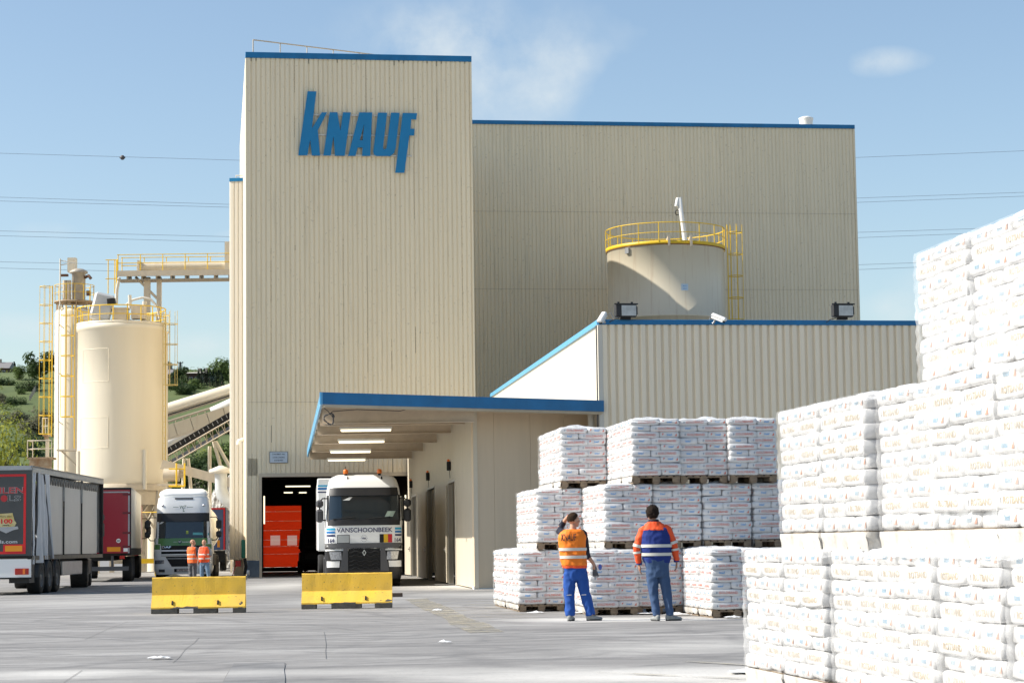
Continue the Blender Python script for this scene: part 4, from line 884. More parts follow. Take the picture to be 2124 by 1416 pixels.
# equipment on the big silo
mb = MB(); p = at(212, 650, 119) - Vector((S1.location.x, 120, 0)); mb.box((p.x, p.y, p.z + .35), (1.15, 1.0, 1.5), rz=.2, ry=.24, bev=.12); mb.build('dust_filter', mat('grey_wrapped_cover', (.5, .52, .54), .5, bump=.5, bs=5), S1)
mb = MB(); p = at(231, 625, 118.2) - Vector((S1.location.x, 120, 0)); mb.box(p, (.42, .4, .3), ry=-.1); mb.build('fan_box', M_black, S1)
mb = MB(); p = at(250, 655, 119) - Vector((S1.location.x, 120, 0)); mb.box(p, (.8, .8, .75)); p2 = at(288, 648, 119) - Vector((S1.location.x, 120, 0)); mb.box(p2, (.75, .7, .75)); mb.box(p + Vector((0, 0, .4)), (.95, .9, .06)); mb.build('inspection_box', M_steel, S1)
mb = MB(); o_ = Vector((S1.location.x, 120, 0)); mb.tube([at(262, 632, 120) - o_, at(275, 622, 120) - o_, at(295, 617, 120) - o_, at(312, 620, 120) - o_, at(326, 635, 120) - o_, at(331, 660, 120) - o_], .07, 8); mb.tube([at(297, 665, 119.5) - o_, at(300, 625, 119.5) - o_], .13, 10); mb.tube([at(270, 640, 119) - o_, at(269, 612, 119) - o_], .1, 8); mb.build('vent_pipe', M_pale, S1)
# small silo pair behind on the left
S2, r2 = silo(152, 132, 40, 630, 1010, 'slim pale silo with rusty filter tower on top, far left'); z2 = at(152, 634, 132 - r2).z
mb = MB(); mb.lathe([(r2, 3), (r2, z2 - .35), (r2 - .12, z2 - .12), (r2 - .5, z2), (0, z2 + .05)], 64); mb.lathe([(r2 - .02, 3.0), (.3, 1.0), (0, 1)], 32); mb.build('shell', M_silo, S2)
for k in range(4): 
    a = R(45 + 90 * k); x, y = (r2 - .1) * math.cos(a), (r2 - .1) * math.sin(a); mb = MB(); mb.bb(x - .1, x + .1, y - .1, y + .1, 0, 3.2); mb.build('leg', M_steel, S2)
o_ = Vector((S2.location.x, 132, 0))
pz = at(152, 621, 132 - r2).z
mb = MB(); mb.lathe([(.2, pz - .1), (r2 + .05, pz - .1), (r2 + .05, pz), (.2, pz)], 48); 
for k in range(10):
    a = R(36 * k); mb.tube([((r2 - .1) * math.cos(a), (r2 - .1) * math.sin(a), z2 - .3), ((r2 - .1) * math.cos(a), (r2 - .1) * math.sin(a), pz)], .04, 5)
mb.build('platform', mat('rusty_cream_steel', (.45, .36, .24), .7, var=.3, vs=3, c2=(.3, .17, .08)), S2)
mb = MB(); rail_ring(mb, r2 + .02, pz, 1.0, 14, .02); mb.build('guard_rail', M_yel, S2)
mb = MB(); fr = .42; c_ = at(163, 620, 132) - o_; mb.lathe([(fr, 0), (fr, 1.75), (fr + .14, 1.78), (fr + .14, 1.9), (fr * .7, 2.05), (0, 2.1)], 24, M=T(c_.x, c_.y, pz)); mb.build('filter_housing', mat('grey_beige_steel', (.47, .42, .35), .5, var=.25, vs=3, dirt=.4), S2)
mb = MB(); 
for px in (134.5, 143): q0 = at(px, 618, 131.6) - o_; mb.tube([(q0.x, q0.y, pz - .2), (q0.x, q0.y, pz + 1.3)], .14, 10)
mb.build('bag_filter_pipe', M_steel, S2)
mb = MB(); q0 = at(184, 575, 131.6) - o_; mb.tube([(c_.x + .3, c_.y, q0.z), (q0.x, q0.y, q0.z + .1), (q0.x + .15, q0.y, q0.z - .1)], .1, 8); mb.box((q0.x, q0.y, q0.z - 1.0), (.25, .25, .3)); mb.box(at(133, 571, 131.5) - o_, (.5, .25, .14)); mb.build('motor', mat('rust_brown_steel', (.12, .06, .035), .8), S2)
mb = MB(); mb.box(at(150, 550, 132.5) - o_, (.52, .5, .9)); mb.build('chimney_box', M_tank, S2)
mb = MB(); q0 = at(125, 540, 131) - o_; mb.tube([(q0.x, q0.y, q0.z + .1), (q0.x, q0.y, pz - .6)], .05, 6); mb.tube([(q0.x, q0.y, q0.z), (q0.x + 1.0, q0.y, q0.z - .2)], .03, 6); mb.tube([(q0.x, q0.y, q0.z - .3), (q0.x + .9, q0.y, q0.z - .15)], .03, 6); mb.build('frame_post', M_pale, S2)
ladder(S2, (r2 * math.cos(R(188)), r2 * math.sin(R(188))), at(100, 905, 132).z, pz, R(188), at(100, 900, 132).z, w_=.36)
for px in (122, 136):
    q0 = at(px, 700, 130.6) - o_; mb = MB(); mb.tube([(q0.x, q0.y, pz - .4), (q0.x, q0.y, 1.0)], .045 if px == 122 else .09, 8)
    for k in range(5): zz_ = 3.2 + k * 3.0; mb.tube([(q0.x, q0.y, zz_), (q0.x + .3, q0.y + .5, zz_ - .25)], .03, 5)
    mb.build('riser_pipe', M_silo if px == 136 else M_pale, S2)
S3, r3 = silo(170, 137, 36, 640, 1010, 'pale silo standing between the slim silo and the big silo'); z3 = at(170, 648, 137).z
mb = MB(); mb.lathe([(r3, 0), (r3, z3 - .2), (r3 - .3, z3), (0, z3 + .1)], 48); mb.build('shell', M_silo, S3)
mb = MB(); mb.lathe([(r3 + .03, z3 - .5), (r3 + .05, z3 - .48), (r3 + .05, z3 - .3), (r3, z3 - .28)], 48); mb.build('rim', M_silo, S3)
S4, r4 = silo(327, 124, 20.5, 690, 1000, 'slim cream column silo at the right edge of the big silo'); z4 = at(335, 692, 124).z
mb = MB(); mb.lathe([(r4, 0), (r4, z4), (r4 + .06, z4 + .02), (r4 + .06, z4 + .12), (0, z4 + .2)], 40); mb.build('shell', M_silo, S4)
mb = MB(); rail_ring(mb, r4 + .06, z4 + .1, 1.0, 8, .022); mb.build('guard_rail', mat('faded_yellow_paint', (.68, .52, .18), .5), S4)
# side platforms far left
def platform(pxa, pxb, yfloor, Y, dep, label, rh=1.0, thick=.5, m=M_steel):
    a = at(pxa, yfloor, Y); b = at(pxb, yfloor, Y); t = thing('service_platform', label, 'platform', ((a.x + b.x) / 2, Y, a.z), 0, 'service platforms on the silos'); hw = (b.x - a.x) / 2
    mb = MB(); mb.bb(-hw, hw, 0, dep, -.12, 0); mb.bb(-hw + .1, hw, .05, .15, -thick, -.12); mb.build('deck', mat('rusty_cream_steel', (.45, .36, .24), .7), t)
    mb = MB()
    for z in (rh, rh * .5): mb.tube([(-hw, dep, z), (-hw, 0, z), (hw, 0, z)], .03, 6)
    n = max(2, int(2 * hw / .9) + 1)
    for k in range(n): mb.tube([(-hw + 2 * hw * k / (n - 1), 0, 0), (-hw + 2 * hw * k / (n - 1), 0, rh)], .03, 6)
    mb.tube([(-hw, dep, 0), (-hw, dep, rh)], .03, 6); mb.build('guard_rail', M_steel, t)
    mb = MB(); mb.bb(-.1 + hw * .5, .1 + hw * .5, .1, .3, -a.z, -thick); mb.build('support_post', M_steel, t)
    return t
platform(57, 107, 948, 128, 1.4, 'rusty cream platform with railing reaching left of the slim silo', thick=.75)
platform(88, 100, 900, 133, .9, 'tiny balcony at the foot of the leftmost yellow ladder', thick=.3)
# bridge walkway from the silos to the annex
YB = 125.5
bz = at(350, 565, YB).z; xa, xb = at(243, 565, YB).x, at(482, 565, YB).x
br = thing('conveyor_bridge', 'elevated beige walkway bridge with yellow railings between the silos and the tower', 'bridge', (0, YB, bz))
mb = MB(); mb.bb(xa, xb, 0, 1.3, -.02, .1); mb.bb(xa, xb, -.04, .06, -.2, .14)
mb.build('deck', M_steel, br)
mb = MB()
for k in range(8): x = xa + .6 + (xb - xa - .8) * k / 7; mb.bb(x - .05, x + .05, .06, 1.3, -.36, -.06)
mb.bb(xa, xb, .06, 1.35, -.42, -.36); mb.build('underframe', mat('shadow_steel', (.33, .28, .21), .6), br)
mb = MB()
for y in (0, 1.3):
    for z in (1.1, .6): mb.tube([(xa, y, z), (xb, y, z)], .026, 6)
    for k in range(6): x = xa + .05 + (xb - xa - .2) * k / 5; mb.tube([(x, y, .1), (x, y, 1.1)], .03, 6)
mb.build('guard_rail', M_yel, br)
mb = MB(); p0, p1 = at(285, 560, YB + .6), at(470, 557, YB + .6); mb.tube([(p0.x, .65, .42), (p1.x, .65, .42)], .31, 16); mb.box((p0.x + .1, .65, .42), (.12, .75, .75)); mb.build('screw_conveyor', M_tank, br)
mb = MB(); a = at(465, 500, YB); b = at(482, 562, YB); mb.bb(a.x, b.x + .4, .2, 1.2, b.z - bz, a.z - bz); mb.build('drive_housing', M_tank, br)
for px, wd in ((302, .36), (327, .26)):
    x = at(px, 600, YB).x; mb = MB(); mb.bb(x - wd / 2, x + wd / 2, .4, .7, -bz, -.2); mb.build('support_leg', M_steel, br)
mb = MB(); p0, p1 = at(278, 572, YB), at(324, 618, YB); mb.tube([(p0.x, .5, p0.z - bz), (p1.x, .5, p1.z - bz)], .09, 6); mb.build('diagonal_strut', M_steel, br)
mb = MB(); p0, p1, p2 = at(246, 575, YB), at(241, 600, YB), at(240, 628, YB); mb.tube([(p0.x, .2, p0.z - bz), (p1.x, .2, p1.z - bz), (p2.x, .2, p2.z - bz)], .1, 8); mb.build('chute', M_pale, br)
x = at(228, 560, YB).x; mb = MB(); 
for dx in (-.14, .25): mb.tube([(x + dx, .2, at(228, 538, YB).z - bz), (x + dx, .2, at(228, 608, YB).z - bz)], .03, 6)
for yy in (538, 577): z = at(228, yy, YB).z - bz; mb.tube([(x - .3, .2, z), (xa, .2, z)], .028, 6)
x2 = at(241, 560, YB).x; mb.tube([(x2, .2, at(241, 538, YB).z - bz), (x2, .2, at(241, 630, YB).z - bz)], .06, 6); mb.build('access_ladder', M_yel, br)
# inclined conveyors
def incline(p0, p1, p2, p3, Y0, Y1):
    return at(p0, p1, Y0), at(p2, p3, Y1)
cv = thing('pipe_conveyor', 'upper inclined white covered conveyor tube climbing towards the tower', 'conveyor', (0, 0, 0))
a, b = at(330, 854, 136), at(500, 801, 136); mb = MB(); mb.tube([a, b], 12.5 / FPX * 136, 20); mb.build('cover_tube', M_silo, cv)
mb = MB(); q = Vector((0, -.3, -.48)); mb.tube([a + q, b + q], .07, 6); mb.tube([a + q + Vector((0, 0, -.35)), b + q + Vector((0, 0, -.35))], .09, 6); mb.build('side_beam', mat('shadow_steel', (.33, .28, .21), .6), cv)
mb = MB(); q = Vector((0, -.35, -.40)); mb.tube([a + q, b + q], .035, 5); mb.build('belt_edge', M_black, cv)
mb = MB()
for k in range(9): m_ = a.lerp(b, .1 + k * .09); mb.tube([m_ + Vector((0, 0, -.75)), m_ + Vector((.12, 0, -1.15))], .035, 5)
mb.build('hanger', M_steel, cv)
cw2 = thing('covered_conveyor', 'lower inclined boxed beige conveyor below the white tube', 'conveyor', (0, 0, 0))
a, b = at(330, 900, 132), at(500, 847, 132); d_ = (b - a).normalized(); up = Vector((-d_.z, 0, d_.x))
mb = MB(); h = .40
for k in range(5):
    s, e = a.lerp(b, k / 5 + .003), a.lerp(b, (k + 1) / 5 - .003); vs = [s - up * h, e - up * h, e + up * h, s + up * h]; mb.add([v for v in vs] + [v + Vector((0, 1.4, 0)) for v in vs], [[0, 1, 2, 3], [7, 6, 5, 4], [3, 2, 6, 7], [0, 4, 5, 1], [0, 3, 7, 4], [1, 5, 6, 2]])
mb.build('side_panel', M_tank, cw2)
mb = MB(); a2, b2 = at(330, 928, 135), at(440, 872, 135); mb.tube([a2, b2], .36, 16); a3, b3 = at(440, 856, 135), at(500, 828, 135); mb.tube([a3, b3], .36, 16); mb.build('return_tube', M_white, cw2)
bc = thing('belt_conveyor', 'open dark belt conveyor with lattice side climbing past the big silo', 'conveyor', (0, 0, 0))
a, b = at(335, 950, 128), at(495, 858, 128)
mb = MB(); vs = []
d_ = (b - a).normalized(); up = Vector((-d_.z, 0, d_.x)); h = .20; o = up * .18
vs = [a + o - up * h, b + o - up * h, b + o + up * h, a + o + up * h]; mb.add([v for v in vs] + [v + Vector((0, .9, 0)) for v in vs], [[0, 1, 2, 3], [7, 6, 5, 4], [3, 2, 6, 7], [0, 4, 5, 1]]); mb.build('belt', M_black, bc)
mb = MB()
for k in range(16): m_ = a.lerp(b, .03 + k * .06) + o + Vector((0, -.06, 0)); mb.tube([m_ - up * .06, m_ + up * .14], .025, 5)
mb.build('roller', M_galv, bc)
mb = MB()
for off in (-.08, -.62): mb.tube([a + up * off + Vector((0, -.2, 0)), b + up * off + Vector((0, -.2, 0))], .05, 6)
for k in range(14): m_ = a.lerp(b, k / 13); m2 = a.lerp(b, (k + .5) / 13); mb.tube([m_ - up * .1 + Vector((0, -.2, 0)), m_ - up * .6 + Vector((0, -.2, 0))], .03, 5); mb.tube([m_ - up * .6 + Vector((0, -.2, 0)), m2 - up * .1 + Vector((0, -.2, 0))], .02, 5)
mb.build('lattice_truss', M_steel, bc)
mb = MB(); vs = [a - up * .36, b - up * .36, b - up * .58, a - up * .58]; mb.add([v for v in vs], [[0, 1, 2, 3]]); mb.build('side_sheet', mat('blue_grey_sheet', (.16, .18, .23), .6), bc)
for p0, p1 in (((435, 925), (435, 1120)), ((443, 915), (460, 975)), ((447, 915), (486, 985)), ((382, 950), (378, 1060)), ((390, 950), (400, 1060))):
    mb = MB(); q0, q1 = at(*p0, 128), at(*p1, 128); q1 = q0 + (q1 - q0) * (q0.z / max(.1, q0.z - q1.z)) if p0[0] != 447 and p0[0] != 443 else q1; mb.tube([q0, q1], .11, 8); mb.build('leg', M_silo, bc)
# beige trough running right, with the pump frame
tr_ = thing('screw_trough', 'beige inclined screw trough running from the big silo to the right', 'conveyor', (0, 0, 0))
a, b = at(335, 962, 116), at(492, 1004, 116); d_ = (b - a).normalized(); up = Vector((-d_.z, 0, d_.x)); mb = MB(); h = .25; vs = [a - up * h, b - up * h, b + up * h, a + up * h]; mb.add(vs + [v + Vector((0, .6, 0)) for v in vs], [[0, 1, 2, 3], [7, 6, 5, 4], [3, 2, 6, 7], [0, 4, 5, 1], [0, 3, 7, 4], [1, 5, 6, 2]]); mb.build('trough', M_steel, tr_)
mb = MB(); mb.tube([at(340, 985, 116), at(372, 985, 116)], .36, 16); mb.box(at(352, 1005, 116), (1.2, .8, .1)); mb.tube([at(372, 985, 116), at(380, 985, 116)], .15, 10); mb.build('drum', M_steel, tr_)
mb = MB()
for px in (366, 383): mb.tube([at(px, 960, 115.5), at(px, 1008, 115.5)], .05, 6)
mb.tube([at(350, 972, 115.5), at(383, 972, 115.5)], .04, 6); mb.tube([at(350, 1008, 115.5), at(383, 1008, 115.5)], .06, 6); mb.build('yellow_frame', M_yel, tr_)
mb = MB(); mb.tube([at(352, 1008, 116), ground(352, 1187) * 1.0 if False else at(352, 1008, 116) * Vector((1, 1, 0)).x if False else Vector((at(352, 1008, 116).x, 116, 0))], .1, 8); mb.build('support_post', M_steel, tr_)
# white mushroom vent and the white rubble pile
mv = thing('mushroom_vent', 'white mushroom-topped duct left of the narrow annex', 'vent', Vector((at(458, 1000, 112).x, 112, 0)))
zt = at(458, 966, 112).z; zb_ = at(458, 1010, 112).z; mb = MB(); mb.lathe([(.30, zt - 1.3), (.32, zt - .6), (.36, zt - .35)], 24); mb.tube([(0, 0, zt - 1.2), (.08, 0, zt - 1.5), (.35, 0, zt - 1.85), (.9, 0, zt - 2.0)], .34, 20); mb.build('duct', mat('pale_galvanised', (.58, .6, .6), .35, var=.1, vs=4), mv); mb = MB(); mb.bb(.5, .6, -.05, .05, 0, zt - 2.0); mb.build('support_post', M_steel, mv)
mb = MB(); mb.lathe([(.38, zt - .4), (.62, zt - .38), (.62, zt - .2), (.1, zt + .02), (0, zt + .02)], 24); mb.build('cap', M_pale, mv)
def blob_mesh(mb, c, rx, ry, h, n=26, m=20, amp=.25, seed=1, fr=1.2):
    vs = []
    for j in range(m + 1):
        for i in range(n + 1):
            u_, v_ = i / n * 2 - 1, j / m * 2 - 1; rr = math.hypot(u_, v_); z = h * max(0, 1 - rr) + (amp * h * noise.noise(Vector((u_ * 4 * fr, v_ * 4 * fr, seed))) + amp * .5 * h * noise.noise(Vector((u_ * 11 * fr, v_ * 11 * fr, seed)))) * (1 if rr < 1 else .1)
            vs.append((c[0] + u_ * rx, c[1] + v_ * ry, c[2] + max(z, -.05 if rr < 1 else -.3)))
    mb.add(vs, [[j * (n + 1) + i, j * (n + 1) + i + 1, (j + 1) * (n + 1) + i + 1, (j + 1) * (n + 1) + i] for j in range(m) for i in range(n)])
p = ground(462, 1168); pz_ = at(470, 985, 140).z
mb = MB(); blob_mesh(mb, (at(480, 1000, 140).x, 142, 0), 5.2, 6, pz_ + .6, 70, 60, .18, 3, 2.2)
tag(mb.build('gypsum_heap', mat('white_rubble', (.66, .65, .62), .9, var=.75, vs=3.5, c2=(.12, .11, .1), bump=1, bs=3)), 'heap of white crushed gypsum behind the tanker lorry', 'heap', kind='stuff')
# ================================================================ POWER LINES
M_wire = mat('power_cable', (.16, .2, .25), .6)
WL = [((0, 318), (510, 333), 'upper left'), ((0, 409), (478, 424), 'a'), ((0, 417), (478, 430), 'b'), ((0, 479), (478, 491), 'c'), ((0, 489), (478, 502), 'd'), ((0, 543), (235, 548), 'e'), ((0, 556), (235, 562), 'f'),
      ((1773, 327), (2124, 313), 'g'), ((1775, 411), (2124, 399), 'h'), ((1775, 420), (2124, 407), 'i'), ((1779, 482), (2124, 471), 'j'), ((1779, 493), (2124, 480), 'k'), ((1783, 549), (2124, 537), 'l'), ((1783, 559), (2124, 545), 'm')]
rank = ['topmost', 'second', 'third', 'fourth', 'fifth', 'sixth', 'seventh']
YW = 230
for k in range(7):
    (l0, l1, _), (r0, r1_, _) = WL[k], WL[7 + k]
    ext = lambda p, q, x: p[1] + (q[1] - p[1]) * (x - p[0]) / (q[0] - p[0])
    ctrl = [(-900, ext(l0, l1, -900) - 22), (-300, ext(l0, l1, -300) - 4), l0, l1, (1120, (l1[1] + r0[1]) / 2 + 8), r0, r1_, (2600, ext(r0, r1_, 2600) - 6), (3200, ext(r0, r1_, 3200) - 26)]
    pts = []
    for a, b in zip(ctrl, ctrl[1:]): pts += [at(a[0] + (b[0] - a[0]) * t / 6, a[1] + (b[1] - a[1]) * t / 6, YW) for t in range(6)]
    mb = MB(); mb.tube(pts, .02, 5); o = mb.build('power_line', M_wire); tag(o, rank[k] + ' of the seven thin power lines crossing the sky behind the buildings', 'power line', 'power lines')
mb = MB(); p = at(254, 327, YW); mb.lathe([(0.01, -.27), (.14, -.23), (.25, -.1), (.27, 0), (.25, .1), (.14, .23), (0.01, .27)], 16, M=T(*p)); mb.tube([p + Vector((-.32, 0, 0)), p + Vector((.32, 0, 0))], .06, 6); tag(mb.build('marker_ball', mat('dark_marker', (.09, .08, .08), .6)), 'dark round warning ball on the topmost power line at the left', 'marker ball')
# ================================================================ HILL
def hill_h(x, Y):
    t = max(0, min(1, (Y - 260) / 420)); t = t * t * (3 - 2 * t); base = 58 * t
    return base * (1 + .06 * math.sin(x * .013 + 1)) + 3.5 * noise.noise(Vector((x * .01, Y * .01, 3))) * t + .8 * noise.noise(Vector((x * .05, Y * .05, 7))) * t - .3
mb = MB(); nx, ny = 110, 50; vs = []
for j in range(ny + 1):
    for i in range(nx + 1): x = -460 + 700 * i / nx; Y = 250 + 650 * j / ny; vs.append((x, Y, hill_h(x, Y)))
mb.add(vs, [[j * (nx + 1) + i, j * (nx + 1) + i + 1, (j + 1) * (nx + 1) + i + 1, (j + 1) * (nx + 1) + i] for j in range(ny) for i in range(nx)], 0, None, True)
M_grass = mat('hill_grass', (.105, .135, .036), .95, c2=(.05, .08, .022), vs=.05, vst=(1, 1, 1), dirt=.35, bump=.2, bs=.4)
tag(mb.build('hill', M_grass), kind='structure')
def leaf_mat(name, c1, c2):
    m = mat(name, c1, .75, c2=c2, vs=1.1, spec=.2); b = m.node_tree.nodes['Principled BSDF']; t = m.node_tree
    tr = t.nodes.new('ShaderNodeBsdfTranslucent'); ms = t.nodes.new('ShaderNodeMixShader'); ms.inputs[0].default_value = .25; tr.inputs[0].default_value = (*[min(1, x * 1.3) for x in c1], 1)
    t.links.new(b.outputs[0], ms.inputs[1]); t.links.new(tr.outputs[0], ms.inputs[2]); t.links.new(ms.outputs[0], t.nodes['Material Output'].inputs[0]); return m
LM = [leaf_mat('dark_leaves', (.06, .095, .03), (.03, .05, .02)), leaf_mat('mid_leaves', (.12, .17, .045), (.06, .09, .03)), leaf_mat('spring_leaves', (.30, .31, .05), (.12, .16, .03)), leaf_mat('grey_twigs', (.17, .165, .10), (.10, .10, .065)), leaf_mat('conifer_needles', (.018, .035, .018), (.01, .02, .012))]
M_bark = mat('tree_bark', (.09, .07, .05), .9, var=.3, vs=6)
def crown_data(kind, n, leaf, seed, mi):
    rs = random.Random(seed); mb = MB(); cl = []
    if kind == 'round':
        for _ in range(11):
            a = rs.uniform(0, 6.28); r_ = rs.uniform(0, .33); cl.append((r_ * math.cos(a), r_ * math.sin(a), rs.uniform(.3, .82), rs.uniform(.14, .26)))
    elif kind == 'cone':
        for k in range(12): f = k / 11; cl.append((rs.uniform(-.02, .02), rs.uniform(-.02, .02), .08 + .86 * f, .21 * (1 - f) + .025))
    elif kind == 'bush':
        for _ in range(9): a = rs.uniform(0, 6.28); r_ = rs.uniform(0, .5); cl.append((r_ * math.cos(a), r_ * math.sin(a), rs.uniform(.15, .6) * (1 - r_ * .6), rs.uniform(.2, .34)))
    for _ in range(n):
        cx, cy, cz, cr = rs.choice(cl); d = Vector((rs.gauss(0, 1), rs.gauss(0, 1), rs.gauss(0, 1))).normalized() * cr * rs.uniform(.55, 1.08)
        p = Vector((cx, cy, cz)) + d; nrm = (d.normalized() + Vector((rs.uniform(-.7, .7), rs.uniform(-.7, .7), rs.uniform(-.2, .9)))).normalized(); u = nrm.orthogonal().normalized(); u.rotate(Matrix.Rotation(rs.uniform(0, 6.28), 3, nrm)); v = nrm.cross(u); s = leaf * rs.uniform(.6, 1.3)
        mb.add([p - u * s, p + v * s * .55, p + u * s, p - v * s * .55], [[0, 1, 2, 3]])
    o = mb.build('c', LM[mi]); d_ = o.data; bpy.data.objects.remove(o); return d_
def trunk_data(kind, seed):
    rs = random.Random(seed); mb = MB(); mb.tube([(0, 0, -.05), (.01, 0, .25), (0, .01, .55), (.01, 0, .8)], [.028, .022, .014, .005], 7)
    if kind != 'cone':
        for k in range(7):
            a = rs.uniform(0, 6.28); z = rs.uniform(.18, .5); mb.tube([(0, 0, z), (.13 * math.cos(a), .13 * math.sin(a), z + .12), (.27 * math.cos(a), .27 * math.sin(a), z + .28)], [.012, .008, .003], 5)
    o = mb.build('t', M_bark); d_ = o.data; bpy.data.objects.remove(o); return d_
CR = {}
def tree(kind, mi, pos, h, label, group=None, w_=1.0, n=420, leaf=.03, cat='tree', seed=0, name=None):
    k = (kind, mi, n, leaf, seed)
    if k not in CR: CR[k] = (crown_data(kind, n, leaf, hash(k[:1]) % 7 + seed * 13 + mi, mi), trunk_data(kind, seed))
    t = thing(name or {'round': 'broadleaf_tree', 'cone': 'conifer_tree', 'bush': 'bush'}[kind], label, cat, pos, random.uniform(0, 6.28), group); t.scale = (h * w_, h * w_, h)
    for nm, d_ in (('crown', CR[k][0]), ('trunk', CR[k][1])):
        o = bpy.data.objects.new(nm, d_); C.objects.link(o); o.parent = t
    return t
def on_hill(px, py, Y0=300):
    Y = Y0
    while Y < 890:
        p = at(px, py, Y)
        if p.z <= hill_h(p.x, Y): return p
        Y += 3
    return None
def plant(kind, mi, px, pybase, ppx_h, label, w_=1.0, Y=None, **k):
    p = (on_hill(px, pybase) if Y is None else at(px, pybase, Y)) or at(px, pybase, 690); 
    if Y is None: p.z = hill_h(p.x, p.y) - .3
    h = 1.3 * ppx_h * p.y / FPX; return tree(kind, mi, p, h, label, 'trees and bushes on the green hillside' if Y is None else None, w_, **k)
H = [('cone', 4, 30, 770, 36, .95, 'tall dark conifer by the grey house on the hill'), ('cone', 4, 48, 766, 20, 1.2, 'small dark conifer right of the tall one'),
 ('round', 1, 66, 785, 34, 1.1, 'green tree on the crest between conifer and silo'), ('round', 0, 84, 795, 58, 1.0, 'largest dark tree left of the yellow ladder'), ('round', 1, 40, 790, 26, 1.2, 'green tree below the conifers'), ('round', 3, 62, 762, 22, 1.0, 'bare grey tree on the skyline'),
 ('bush', 0, 60, 812, 26, 1.4, 'wide bush under the crest trees'), ('bush', 0, 18, 800, 15, 1.3, 'small round bush left on the slope'), ('bush', 0, 3, 800, 17, 1.5, 'bush at the left edge of the slope'), ('bush', 1, 44, 818, 14, .9, 'lone little bush in the meadow'),
 ('bush', 0, 30, 842, 20, 1.5, 'dark bush in the middle of the meadow'), ('bush', 3, 0, 838, 24, 1.3, 'greyish bush at the left meadow edge'), ('bush', 3, 35, 880, 30, 1.6, 'olive bush below the meadow'), ('bush', 3, 72, 905, 40, 1.3, 'tall grey thicket bush by the silo'), ('bush', 0, 60, 945, 44, 1.2, 'dark bush behind the rusty platform'), ('bush', 3, 90, 880, 30, 1.2, 'grey thicket bush beside the ladder foot'),
 ('round', 1, 460, 800, 46, 1.0, 'bushy green tree beside the narrow annex'), ('round', 0, 372, 800, 34, 1.0, 'dark tree left of the hilltop house'), ('bush', 0, 378, 818, 28, 1.6, 'broad dark bush above the pipe conveyor'), ('bush', 1, 407, 806, 22, 1.4, 'green bush below the hilltop house'), ('bush', 0, 395, 812, 14, 1.2, 'low dark bush in front of the house'),
 ('round', 3, 352, 775, 22, .8, 'thin bare tree next to the pylon'), ('bush', 0, 358, 808, 24, 1.2, 'bush at the edge of the big silo'),
 ('bush', 1, 425, 985, 46, 1.2, 'leafy bush behind the conveyor legs'), ('bush', 0, 400, 1000, 60, 1.1, 'dark bush behind the white legs'), ('bush', 1, 460, 960, 50, 1.2, 'green bush right of the conveyor legs'), ('bush', 0, 375, 1010, 50, 1.2, 'dark bush behind the pump frame'), ('bush', 0, 445, 1010, 50, 1.3, 'dark bush above the white heap'), ('bush', 0, 475, 900, 40, 1.2, 'dark bush beside the annex wall'), ('round', 1, 440, 925, 40, 1.2, 'green tree below the belt conveyor')]
for k, (kind, mi, px, py, hp, w_, lb) in enumerate(H): plant(kind, mi, px, py, hp, lb, w_, seed=k % 4, n=1500, leaf=.046 if kind != 'cone' else .03)
for k in range(9): plant('cone', 4, 412 + k * 6, 799 + k * .8, 27 + (k * 7) % 5, 'dark hedge conifer number', 1.15, seed=k % 3, n=300, leaf=.04)
nl = tree('round', 2, ground(8, 1180).xy.to_3d() * 1.0, 1, 'x') if False else None
tp = at(0, 1180, 150); tp.z = 0
t_ = tree('round', 2, (tp.x - .8, 150, 0), 11.3, 'yellow-green spring tree at the left edge behind the lorry', None, .62, n=4200, leaf=.019, seed=2)
tp = at(52, 1180, 160); t_ = tree('bush', 2, (tp.x, 160, 0), 9.0, 'yellow-green bush beside the spring tree behind the lorry', None, .5, n=1800, leaf=.028, seed=1)
for k, (px, Y, h) in enumerate(((-10, 250, 12), (20, 262, 13), (45, 245, 11), (75, 255, 12), (100, 250, 12), (355, 250, 12), (380, 258, 13), (405, 248, 12), (430, 255, 12), (455, 250, 13), (478, 262, 12))):
    p = at(px, 1150, Y); tree('bush', (0, 3, 1)[k % 3], (p.x, Y, 0), h, rank[(k if k < 5 else k - 5) % 7].replace('topmost', 'first') + ' ' + ('dark', 'grey', 'green')[k % 3] + ' scrub tree ' + ('behind the left lorry' if k < 5 else 'behind the conveyor legs'), 'scrub at the foot of the hill', .45, n=900, leaf=.035, seed=k % 3)
# hedge label fix
hc = [o for o in bpy.data.objects if o.get('label', '').startswith('dark hedge conifer number')]
for k, o in enumerate(hc): o['label'] = ('first', 'second', 'third', 'fourth', 'fifth', 'sixth', 'seventh', 'eighth', 'ninth')[k] + ' dark conifer from the left in the hilltop hedge'; o['group'] = 'hedge of conifers'
rs = random.Random(31); mb = MB()
for _ in range(900):
    far = rs.random() < .45; Yq = rs.uniform(300, 470) if not far else rs.uniform(470, 660); xq = rs.uniform(-.26, -.125) * Yq; zq = hill_h(xq, Yq)
    if noise.noise(Vector((xq * .03, Yq * .03, 5))) < (-.12 if not far else .12): continue
    s_ = rs.uniform(1.2, 3.2); mi_ = rs.choice((0, 1, 1, 2, 3))
    for _k in range(34):
        d = Vector((rs.gauss(0, 1), rs.gauss(0, 1), rs.gauss(0, .8))).normalized() * s_ * rs.uniform(.4, 1); d.z = abs(d.z) * .8; p = Vector((xq, Yq, zq)) + d; n_ = (d + Vector((0, 0, 1))).normalized(); u = n_.orthogonal().normalized(); v = n_.cross(u); q = rs.uniform(.18, .42)
        mb.add([p - u * q, p + v * q * .6, p + u * q, p - v * q * .6], [[0, 1, 2, 3]], mi_)
